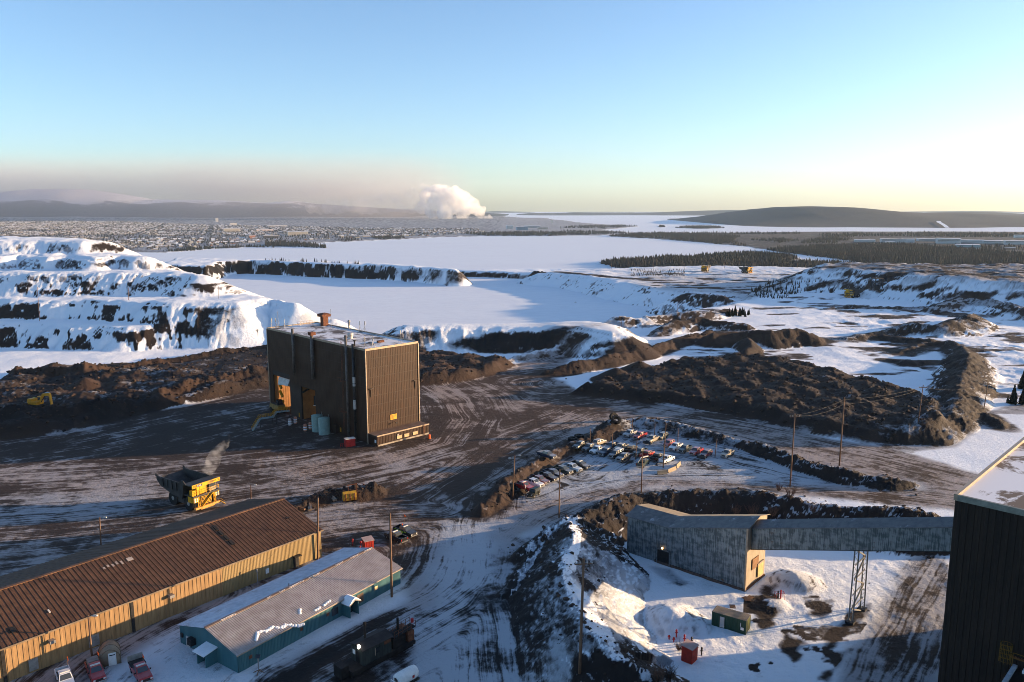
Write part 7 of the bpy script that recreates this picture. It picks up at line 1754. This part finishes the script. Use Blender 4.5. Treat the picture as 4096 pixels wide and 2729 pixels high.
# ------------------------------------------------------------------ yard: digger bucket, scrap, tent, drilling sledge, tanker, excavator
def bucket():
    x, y, z = PT(1398, 1998); e = thing('digger_bucket', (x, y, z), R(200), 'big yellow digger bucket lying by the scrap heap', 'bucket')
    m = plain('worn bucket yellow', (0.50, 0.28, 0.03), 0.6, 0, 0.25, 0.8, (0.15, 0.09, 0.05))
    pr = [(-1.1, 0.0), (0.9, 0.0), (1.3, 0.8), (1.0, 1.7), (0.2, 2.1), (-0.5, 1.9), (-0.4, 1.7), (0.2, 1.85), (0.85, 1.55), (1.08, 0.85), (0.8, 0.2), (-1.1, 0.2)]
    B = MB(); B.ext(pr, -1.55, 1.55, 'x'); B.build('shell', m, e)
    for s in (-1.6, 1.5): B = MB(); B.ext([(-1.1, 0), (0.9, 0), (1.3, 0.8), (1.0, 1.7), (0.2, 2.1), (-0.5, 1.9)], s, s + 0.1, 'x'); B.build('side_plate', m, e)
    for k in range(3): B = MB(); B.ext([(0.95, -0.05), (1.42, 0.8), (1.1, 1.8), (0.95, 1.7), (1.25, 0.85), (0.8, 0.0)], -1.2 + 1.05 * k, -0.9 + 1.05 * k, 'x'); B.build('wear_strap', M_RUST, e)
    for k in range(5): B = MB(); B.box(-1.3 + 0.65 * k, -1.3, 0.1, 0.22, 0.6, 0.2, 0, 0.7, 0.7); B.build('tooth', M_STEEL, e)
bucket()
sr = random.Random(5)
for k, (px, py, w, l, h, m, lab) in enumerate([(1240, 2030, 3.4, 0.9, 0.4, M_TRIM, 'bent pale plate at the warehouse end of the scrap heap'), (1335, 1998, 1.6, 0.9, 0.4, M_TRIM, 'small pale plate in the middle of the scrap heap'), (1382, 1975, 1.8, 1.0, 0.5, M_RUST, 'rusty plate behind the yellow bucket'), (1200, 2035, 2.6, 0.5, 0.3, M_WOOD, 'stack of timbers at the warehouse end of the scrap heap'), (1290, 1985, 1.2, 1.0, 0.6, M_STEEL, 'dark steel lump on the scrap heap'), (1460, 1950, 1.3, 0.8, 0.6, M_RUST, 'rusty frame part at the far end of the scrap heap')]):
    x, y, z = PT(px, py); e = thing('scrap_piece', (x, y, z), sr.uniform(0, 3), lab, 'scrap')
    B = MB(); B.hexa([(-w / 2, -l / 2, -0.2), (w / 2, -l / 2, 0.0), (w / 2, l / 2, 0.1), (-w / 2, l / 2, -0.2), (-w / 2, -l / 2, h * 0.6), (w / 2, -l / 2 * 0.8, h + 0.2), (w / 2 * 0.9, l / 2, h), (-w / 2, l / 2, h * 0.5)]); B.build('plate', m, e); B = MB(); B.bar((-w / 2, 0, h * 0.6), (w / 2, 0, h + 0.25), 0.15); B.build('rib', m, e)
x, y, z = PT(1410, 1972); e = thing('steel_trestle', (x, y, z), R(20), 'rusty steel saw-horse frame standing on the scrap heap', 'frame'); B = MB(); B.bar((-1.2, 0, 2.2), (1.2, 0, 2.4), 0.22); [B.bar((s, 0, 2.2), (s, q, -0.3), 0.14) for s in (-1, 1) for q in (-0.5, 0.5)]; B.build('frame', M_RUST, e); B = MB(); B.bar((-1, 0, 1.0), (1, 0, 1.1), 0.12); B.build('rail', M_RUST, e)
def tent():
    x, y, z = PT(440, 2640); e = thing('canvas_hut', (x, y, z), R(28), 'tan rounded canvas hut with a white door by the warehouse', 'hut')
    m = plain('tan canvas', (0.26, 0.20, 0.14), 0.85, 0, 0.2, 0.8); W, L, H = 3.0, 3.4, 2.6
    arc = [(-W / 2, -0.3), (-W / 2, 1.1), (-W * 0.42, 1.7), (-W * 0.25, 2.3), (0, H), (W * 0.25, 2.3), (W * 0.42, 1.7), (W / 2, 1.1), (W / 2, -0.3)]
    B = MB(); B.ext(arc, -L / 2, L / 2); B.build('cover', m, e, True)
    for y0 in (-L / 2, 0, L / 2 - 0.06):
        B = MB(); [B.bar((a[0] * 1.02, y0, a[1] + 0.03), (b[0] * 1.02, y0, b[1] + 0.03), 0.08) for a, b in zip(arc, arc[1:])]; B.build('hoop', plain('hoop', (0.18, 0.14, 0.10), 0.8), e)
    B = MB(); B.b(-0.2, 0.9, -L / 2 - 0.12, -L / 2 - 0.02, -0.1, 2.0); d = B.build('door', M_WHITE, e); B = MB(); B.b(-0.05, 0.75, -L / 2 - 0.15, -L / 2 - 0.1, 1.6, 1.75); B.build('door_window', M_GLASSD, d)
tent()
def rig():
    # old sledge-mounted drilling cabin
    a, b = G(1455, 2690), G(1550, 2640)
    rz = math.atan2(b[1] - a[1], b[0] - a[0]); x, y = a; z = zat(x, y)
    e = thing('drill_cabin', (x, y, z), rz, 'sooty sledge-mounted cabin with two stacks and a railed platform', 'machine')
    mc = streaky('sooty corrugated sheet', (0.030, 0.036, 0.034), (0.06, 0.068, 0.062), 0.7, 0.2, 1.0, (0.07, 0.035, 0.02), 0.6, 0.8); md = plain('sooty steel', (0.018, 0.016, 0.016), 0.8, 0.1, 0.4, 1.2)
    B = MB(); B.b(-2.2, 10.2, -0.2, 3.3, 0.5, 1.1); B.b(-2.0, 10, 0.2, 0.7, -0.1, 0.5); B.b(-2.0, 10, 2.4, 2.9, -0.1, 0.5); B.build('sledge', md, e)
    B = MB(); B.rib((0, 0, 1.1), (1, 0, 0), (0, 0, 1), 5.4, 2.6, 0.2, 0.04); B.rib((0, 3.0, 1.1), (0, -1, 0), (0, 0, 1), 3.0, 2.6, 0.2, 0.04); B.b(0.05, 5.4, 0.06, 3.0, 1.1, 3.68); cb = B.build('cabin_wall', mc, e)
    B = MB(); B.hexa([(-0.3, -0.3, 3.6), (5.7, -0.3, 3.6), (5.7, 1.5, 4.2), (-0.3, 1.5, 4.2), (-0.3, -0.3, 3.7), (5.7, -0.3, 3.7), (5.7, 1.5, 4.3), (-0.3, 1.5, 4.3)]); B.hexa([(-0.3, 1.5, 4.2), (5.7, 1.5, 4.2), (5.7, 3.3, 3.6), (-0.3, 3.3, 3.6), (-0.3, 1.5, 4.3), (5.7, 1.5, 4.3), (5.7, 3.3, 3.7), (-0.3, 3.3, 3.7)]); B.build('roof', plain('tarry roof', (0.03, 0.025, 0.024), 0.8, 0, 0.3, 1), e)
    B = MB(); B.b(2.3, 3.1, -0.1, -0.02, 2.2, 3.0); w = B.build('window', M_GLASSD, cb); B = MB(); B.b(2.2, 2.3, -0.12, -0.02, 1.9, 3.1); B.build('window_frame', M_TRIM, w)
    B = MB(); B.b(4.0, 5.3, -0.1, -0.02, 2.9, 3.5); B.build('patch', M_RUST, cb); B = MB(); B.b(-0.08, -0.02, 0.9, 1.8, 1.2, 3.1); B.build('door', md, cb); B = MB(); B.b(-0.12, -0.06, 1.9, 2.5, 2.3, 3.0); B.build('notice', M_WHITE, cb)
    B = MB(); B.box(-0.25, 0.7, 4.1, 0.25, 0.35, 0.5); B.build('lit_lamp', M_LAMP, e)
    B = MB(); B.cyl((1.9, 2.0, 4.0), (1.9, 2.0, 6.6), 0.18, n=10); B.lathe((1.9, 2.0, 6.5), [(0.26, 0), (0.26, 0.2), (0.1, 0.3)], 10); B.build('stack', md, e)
    B = MB(); B.cyl((8.0, 1.5, 2.2), (8.0, 1.5, 5.2), 0.2, n=10); B.build('stack', md, e)
    B = MB(); B.b(6.0, 8.6, 0.3, 2.9, 1.1, 2.6); B.build('engine', md, e)
    B = MB(); B.hexa([(6.2, 0.2, 2.7), (10.6, 0.2, 3.1), (10.6, 1.6, 3.1), (6.2, 1.6, 2.7), (6.2, 0.2, 2.85), (10.6, 0.2, 3.25), (10.6, 1.6, 3.25), (6.2, 1.6, 2.85)]); B.build('platform', md, e)
    B = MB()
    for s in (0.2, 1.6):
        for k in range(6): q = 6.2 + 0.88 * k; B.bar((q, s, 2.8 + 0.09 * 0.88 * k), (q, s, 3.9 + 0.09 * 0.88 * k), 0.06)
        for hh in (0.55, 1.1): B.bar((6.2, s, 2.8 + hh), (10.6, s, 3.2 + hh), 0.05)
    B.build('platform_rail', M_RUST, e); B = MB(); B.box(10.5, 0.9, 4.0, 0.35, 0.35, 0.7); B.build('extinguisher_box', M_RED, e)
    B = MB(); B.b(9.0, 10.2, 0.1, 3.2, 0.4, 2.8); B.build('water_tank', M_RUST, e); B = MB(); B.b(-3.6, -2.3, 0.6, 2.6, 0.2, 2.0); B.build('tool_box', md, e)
    x2, y2, z2 = PT(1625, 2745); t = thing('tank_trailer', (x2, y2, z2), rz, 'small white tank trailer with a red mark beside the sooty cabin', 'tanker')
    B = MB(); n = 16; V = []
    for xx, r in ((-1.9, 0.5), (-1.75, 0.9), (-1.2, 1.0), (1.2, 1.0), (1.75, 0.9), (1.9, 0.5)): V += [(xx, r * math.cos(6.2832 * i / n), 1.7 + r * math.sin(6.2832 * i / n)) for i in range(n)]
    B.add(V, [(j * n + i, j * n + (i + 1) % n, (j + 1) * n + (i + 1) % n, (j + 1) * n + i) for j in range(5) for i in range(n)] + [tuple(range(n)), tuple(range(5 * n, 6 * n))]); B.build('tank', M_WHITE, t, True)
    B = MB(); B.b(-2.0, 2.0, -0.7, 0.7, 0.5, 0.8); B.build('chassis', M_STEEL, t); B = MB(); B.b(0.4, 0.8, -1.02, -0.97, 1.5, 1.9); B.build('hazard_diamond', M_RED, t)
    B = MB(); [B.bar((-2.4, s, 0.6), (-2.4, s, 2.0), 0.08) for s in (-0.5, 0.5)]; B.bar((-2.4, -0.5, 2.0), (-2.4, 0.5, 2.0), 0.08); B.build('frame', M_WHITE, t)
    for s in (-0.8, 0.8):
        for xx in (-0.5, 0.6): B = MB(); B.lathe((xx, s, 0.42), [(0.2, -0.12), (0.42, -0.1), (0.42, 0.1), (0.2, 0.12)], 14, 'y'); B.build('wheel', M_BLACK, t)
rig()
x, y, z = PT(1035, 2690); e = thing('lamp_stand', (x, y, z), 0, 'short solar lamp post on wooden feet before the teal shed', 'lamp'); B = MB(); B.cyl((0, 0, 0), (0, 0, 2.6), 0.09, n=8); B.build('post', M_GALV, e); B = MB(); B.hexa([(-0.35, -0.3, 2.5), (0.35, -0.3, 2.5), (0.35, 0.3, 2.75), (-0.35, 0.3, 2.75), (-0.35, -0.3, 2.56), (0.35, -0.3, 2.56), (0.35, 0.3, 2.81), (-0.35, 0.3, 2.81)]); B.build('solar_panel', M_GLASSD, e); B = MB(); [B.bar((0, 0, 0.4), (0.9 * math.cos(k), 0.9 * math.sin(k), -0.05), 0.1) for k in (0, 1.57, 3.14, 4.71)]; B.build('foot', M_WOOD, e)
def excavator():
    x, y, z = PT(150, 1630); e = thing('excavator', (x, y, z), R(-20), 'yellow excavator working among the black heaps', 'excavator')
    m = plain('digger yellow', (0.58, 0.26, 0.012), 0.5, 0, 0.2, 0.8)
    for s in (-1.4, 1.4): B = MB(); B.ext([(-2.4, 0.4), (-2.0, 0.0), (2.0, 0.0), (2.4, 0.4), (2.1, 1.0), (-2.1, 1.0)], s - 0.35, s + 0.35); B.build('track', M_BLACK, e)
    B = MB(); B.b(-1.2, 1.2, -1.1, 1.1, 0.5, 1.3); B.build('undercarriage', M_STEEL, e)
    B = MB(); B.b(-2.9, 1.4, -1.4, 1.4, 1.3, 2.2); B.box(-2.0, 0, 2.6, 1.8, 2.6, 0.9, 0, 0.9, 0.95); B.build('house', m, e)
    B = MB(); B.box(0.7, 0.8, 3.0, 1.7, 1.1, 1.7, 0, 0.85, 0.9); c = B.build('cab', m, e); B = MB(); B.b(1.45, 1.52, 0.35, 1.25, 2.5, 3.7); B.build('windshield', M_GLASS, c); B = MB(); B.b(0.1, 1.3, 0.2, 0.26, 2.6, 3.6); B.build('side_window', M_GLASS, c)
    B = MB(); B.hexa([(1.2, -0.5, 1.8), (1.8, -0.5, 1.6), (1.8, 0.1, 1.6), (1.2, 0.1, 1.8), (3.2, -0.5, 5.0), (3.7, -0.5, 4.7), (3.7, 0.1, 4.7), (3.2, 0.1, 5.0)]); B.bar((3.4, -0.2, 4.8), (6.4, -0.2, 5.2), 0.6, 0.8); B.build('boom', m, e)
    B = MB(); B.bar((6.4, -0.2, 5.4), (6.9, -0.2, 1.6), 0.5, 0.7); B.build('stick', m, e); B = MB(); B.cyl((2.2, -0.2, 2.2), (4.2, -0.2, 4.6), 0.13, n=8); B.cyl((4.4, -0.2, 5.5), (6.4, -0.2, 5.7), 0.13, n=8); B.build('ram', M_CHROME, e)
    B = MB(); B.ext([(6.4, 1.7), (7.2, 1.8), (7.5, 0.9), (7.0, 0.1), (6.2, 0.0), (6.6, 0.4), (7.1, 0.9)], -0.9, 0.5); B.build('bucket', M_STEEL, e); B = MB(); B.lathe((-2.4, 1.0, 3.0), [(0.14, 0), (0.12, 0.25)], 8); B.build('beacon', plain('green lamp', (0.1, 0.7, 0.1), 0.4), e)
excavator()
x, y, z = PT(3506, 1172, 0); e = thing('hoist_frame', (x, y, z), 0.3, 'square steel hoist frame standing on the far white flat', 'frame'); B = MB(); [MB().bar((s, q, -0.5), (s, q, 9), 0.45).build('leg', M_STEEL, e) for s in (-3.5, 3.5) for q in (-2, 2)]; B = MB(); [B.bar((-3.5, q, 9), (3.5, q, 9), 0.5) for q in (-2, 2)]; [B.bar((s, -2, 9), (s, 2, 9), 0.5) for s in (-3.5, 3.5)]; B.build('top_beam', M_STEEL, e); B = MB(); B.box(0, 0, 2.0, 3, 3, 4); B.build('hopper', M_STEEL, e)

# ------------------------------------------------------------------ trees and shrubs
M_BARK = plain('bark', (0.05, 0.035, 0.028), 0.9, 0, 0.3, 3)
M_SPRUCE = needle_mat('near spruce needles', (0.028, 0.036, 0.026), (0.045, 0.042, 0.028))
M_TWIG = plain('bare reddish twigs', (0.12, 0.065, 0.045), 0.9, 0, 0.3, 3)
def spruce(h, seed):
    rr = random.Random(seed); V = []; F = []
    n = int(60 + h * 22)
    for k in range(n):
        t = (k / n) ** 0.85; z = h * (0.06 + 0.92 * t); L = (1 - t) ** 0.9 * h * 0.24 * rr.uniform(0.6, 1.15) + 0.12; a = k * 2.4 + rr.uniform(-0.4, 0.4); dr = rr.uniform(0.2, 0.45)
        ca, sa = math.cos(a), math.sin(a); w = L * rr.uniform(0.22, 0.34) + 0.06
        for lift in (0.0, 0.14):
            b = len(V)
            V += [(0, 0, z + lift), (ca * L * 0.55 - sa * w, sa * L * 0.55 + ca * w, z + lift - L * dr * 0.5), (ca * L, sa * L, z - L * dr + lift), (ca * L * 0.55 + sa * w, sa * L * 0.55 - ca * w, z + lift - L * dr * 0.5)]
            F.append((b, b + 1, b + 2, b + 3)); b2 = len(V)
            V += [(0, 0, z + lift + 0.05), (ca * L * 0.6, sa * L * 0.6, z + lift - L * dr * 0.4 + w * 0.7), (ca * L * 0.95, sa * L * 0.95, z - L * dr), (ca * L * 0.5, sa * L * 0.5, z - L * dr * 0.9 - w * 0.5)]
            F.append((b2, b2 + 1, b2 + 2, b2 + 3))
    return V, F
SPR = []
for k in range(3):
    V, F = spruce(8.0, k); me = bpy.data.meshes.new('crown'); me.from_pydata(V, [], F); me.materials.append(M_SPRUCE)
    B = MB(); B.cyl((0, 0, -0.6), (0, 0, 7.6), 0.13, 0.02, 7); SPR.append((me, B.mesh('trunk', M_BARK)))
def put_spruce(x, y, z, h, k, label, group):
    e = thing('spruce_tree', (x, y, z), k * 1.3, label, 'tree', group); e.scale = (h / 8.0,) * 3
    inst('trunk', SPR[k % 3][1], e); inst('crown', SPR[k % 3][0], e)
for k, (px, py, h, lab) in enumerate([(4052, 1616, 7.6, 'dark spruce on the white slope, the front one of the clump by the power line'), (4090, 1618, 7.0, 'dark spruce beside the front one of the clump by the power line'), (4088, 1556, 7.6, 'spruce standing behind the clump on the white slope'), (4030, 1612, 3.0, 'low young spruce at the edge of the clump by the power line'), (4110, 1560, 8.5, 'tall spruce behind the clump on the white slope')]):
    x, y, z = PT(px, py); put_spruce(x, y, z - 0.2, h, k, lab, 'spruces by the power line')
rr = random.Random(21)
for k in range(13):
    px = 2910 + 88 * (k / 12) + rr.uniform(-4, 4); py = 1258 + rr.uniform(0, 10); x, y, z = PT(px, py)
    put_spruce(x, y, z - 0.3, (6.5 - 0.28 * abs(k - 4)) * rr.uniform(0.7, 1.1), k, 'small spruce in the dark clump beside the snow heaps of the far road', 'spruces by the far road')
def shrub(px, py, h, seed, label, z0=0.0, group='bare shrubs', dens=34):
    x, y, z = PT(px, py, z0); rr = random.Random(seed); e = thing('bare_shrub', (x, y, z), 0, label, 'shrub', group); B = MB(); S = MB()
    for k in range(5): a = rr.uniform(0, 6.28); S.cyl((0, 0, -0.2), (0.25 * h * math.cos(a), 0.25 * h * math.sin(a), h * 0.45), 0.05, 0.03, 5, False)
    S.build('stem', M_BARK, e)
    for k in range(dens):
        a = rr.uniform(0, 6.28); r0 = rr.uniform(0, 0.22) * h; L = h * rr.uniform(0.5, 1.0); sp = rr.uniform(0.1, 0.5)
        p = Vector((r0 * math.cos(a), r0 * math.sin(a), h * 0.1)); q = p + Vector((math.cos(a) * L * sp, math.sin(a) * L * sp, L * 0.85)); B.cyl(p, q, 0.035, 0.012, 4, False)
        for j in range(3): t = rr.uniform(0.35, 0.9); m = p.lerp(q, t); b = rr.uniform(0, 6.28); B.cyl(m, m + Vector((math.cos(b), math.sin(b), 1.2)) * h * 0.16, 0.016, 0.008, 3, False)
    B.build('twigs', M_TWIG, e)['kind'] = 'stuff'
for k, (px, py, h, lab) in enumerate([(3160, 2000, 3.4, 'tall bare shrub at the foot of the cross-armed pole'), (3115, 1965, 2.4, 'bare shrub on the road edge beside the cross-armed pole'), (3010, 2065, 3.4, 'bare shrub on the bank behind the transfer house roof'), (2940, 2062, 3.0, 'reddish bare shrub close behind the transfer house roof'), (3090, 2070, 2.8, 'small bare shrub between transfer house and cross-armed pole'), (2630, 2735, 3.2, 'bare grey shrub on the rubble bank near the very tall pole'), (2715, 2600, 1.8, 'thin bare shrub beside the bright red shed'), (2480, 2220, 1.8, 'bare shrub at the left end of the transfer house'), (3250, 2050, 2.2, 'bare shrub on the bank past the cross-armed pole'), (2680, 2720, 2.6, 'bare grey shrub low on the rubble bank above the hollow')]): shrub(px, py, h, k, lab, -1.0)
# rows of little trees on the dam crest and the shore
def few(pts, hgt, seed, label):
    rr = np.random.RandomState(seed); VV = []; FF = []
    for i, (px, py, z0) in enumerate(pts):
        x, y = G(px, py, z0); g = zat(x, y); h = hgt * rr.uniform(0.5, 1.2); w = h * 0.16; b = len(VV)
        VV += [(x - w, y, g - 0.5), (x, y - w, g - 0.5), (x + w, y, g - 0.5), (x, y + w, g - 0.5), (x, y, g + h)]; FF += [(b + q, b + (q + 1) % 4, b + 4) for q in range(4)]
    o = raw_mesh('small_trees', VV, FF, M_NEEDLE); o['kind'] = 'stuff'; tag(o, label, 'trees')
rs = np.random.RandomState(4)
few([(px, np.interp(px, [1060, 1430], [1041, 1054]), 1) for px in rs.uniform(1060, 1440, 45)], 4.5, 1, 'row of tiny trees along the crest of the dark dam')
few([(px, 1081 + rs.uniform(0, 2), -12) for px in list(rs.uniform(2232, 2300, 40)) + list(rs.uniform(2312, 2400, 45))], 6, 2, 'two rows of tiny trees on the shore dike')
few([(px, py, -2) for px, py in zip(rs.uniform(2990, 3260, 420), rs.uniform(1150, 1205, 420)) if inside(np.array([px]), np.array([py]), [(2990, 1160), (3090, 1142), (3130, 1160), (3270, 1172), (3180, 1190), (3120, 1212), (3040, 1205)])[0]], 3.4, 3, 'dark thicket in the dip beside the pit lake')
few([(px, py, -4) for px, py in zip(rs.uniform(2520, 2740, 300), rs.uniform(1082, 1112, 300))], 2.2, 4, 'low brushwood on the far bank of the pit lake')

# ------------------------------------------------------------------ rocks strewn over banks and heaps
def rocks():
    rr = np.random.RandomState(8); VV = []; FF = []; b = 0
    ico_v = np.array([(0, 0, 1), (0.9, 0, 0.3), (0.28, 0.85, 0.3), (-0.72, 0.53, 0.3), (-0.72, -0.53, 0.3), (0.28, -0.85, 0.3), (0.5, 0.4, -0.6), (-0.2, 0.6, -0.6), (-0.6, -0.1, -0.6), (0.1, -0.6, -0.6)])
    ico_f = np.array([(0, 1, 2), (0, 2, 3), (0, 3, 4), (0, 4, 5), (0, 5, 1), (1, 6, 2), (2, 6, 7), (2, 7, 3), (3, 7, 8), (3, 8, 4), (4, 8, 9), (4, 9, 5), (5, 9, 6), (5, 6, 1)])
    X = []; S = []
    for k, (P, hs, sl, rw) in enumerate(CRESTS[:7] + CRESTS[15:18]):
        for a, q in zip(P, P[1:]):
            L = math.hypot(q[0] - a[0], q[1] - a[1]); n = int(L * (3 if k < 5 else 4))
            t = rr.rand(n); o = rr.normal(0, 3.2, n); dx, dy = (q[0] - a[0]) / L, (q[1] - a[1]) / L
            X.append(np.stack([a[0] + dx * L * t - dy * o, a[1] + dy * L * t + dx * o], -1)); S.append(0.10 + 0.42 * rr.rand(n) ** 3)
    for P, n, m in ((STOCK, 5200, 0.7), (STOCKL, 3200, 0.8), (STOCKB, 900, 0.7)):
        xs = [p[0] for p in P]; ys = [p[1] for p in P]; x = rr.uniform(min(xs), max(xs), n); y = rr.uniform(min(ys), max(ys), n); k = inside(x, y, P)
        X.append(np.stack([x[k], y[k]], -1)); S.append(0.14 + m * rr.rand(k.sum()) ** 4)
    X = np.concatenate(X); S = np.concatenate(S); Z = terr(X[:, 0], X[:, 1]); n = len(X)
    j = ico_v[None] * (0.75 + 0.5 * rr.rand(n, 10, 1)) * S[:, None, None] * np.stack([rr.uniform(0.8, 1.5, n), rr.uniform(0.8, 1.3, n), rr.uniform(0.6, 1.0, n)], -1)[:, None, :]
    a = rr.uniform(0, 6.28, n); c, s = np.cos(a)[:, None], np.sin(a)[:, None]
    V = np.stack([X[:, 0:1] + c * j[..., 0] - s * j[..., 1], X[:, 1:2] + s * j[..., 0] + c * j[..., 1], Z[:, None] + j[..., 2] + S[:, None] * 0.15], -1)
    F = ico_f[None] + (np.arange(n) * 10)[:, None, None]
    t = NT('broken rock'); P = t.obj(); nz = t.noise(P, 0.5, 4, 0.6); m = t.set(t.mix(t.ramp(nz, 0.35, 0.65), (0.016, 0.014, 0.014), (0.075, 0.047, 0.033)), 0.9)
    o = raw_mesh('loose_rocks', V.reshape(-1, 3), F.reshape(-1, 3), m); o['kind'] = 'stuff'; tag(o, 'loose broken rock strewn over banks and spoil heaps', 'rocks')
rocks()
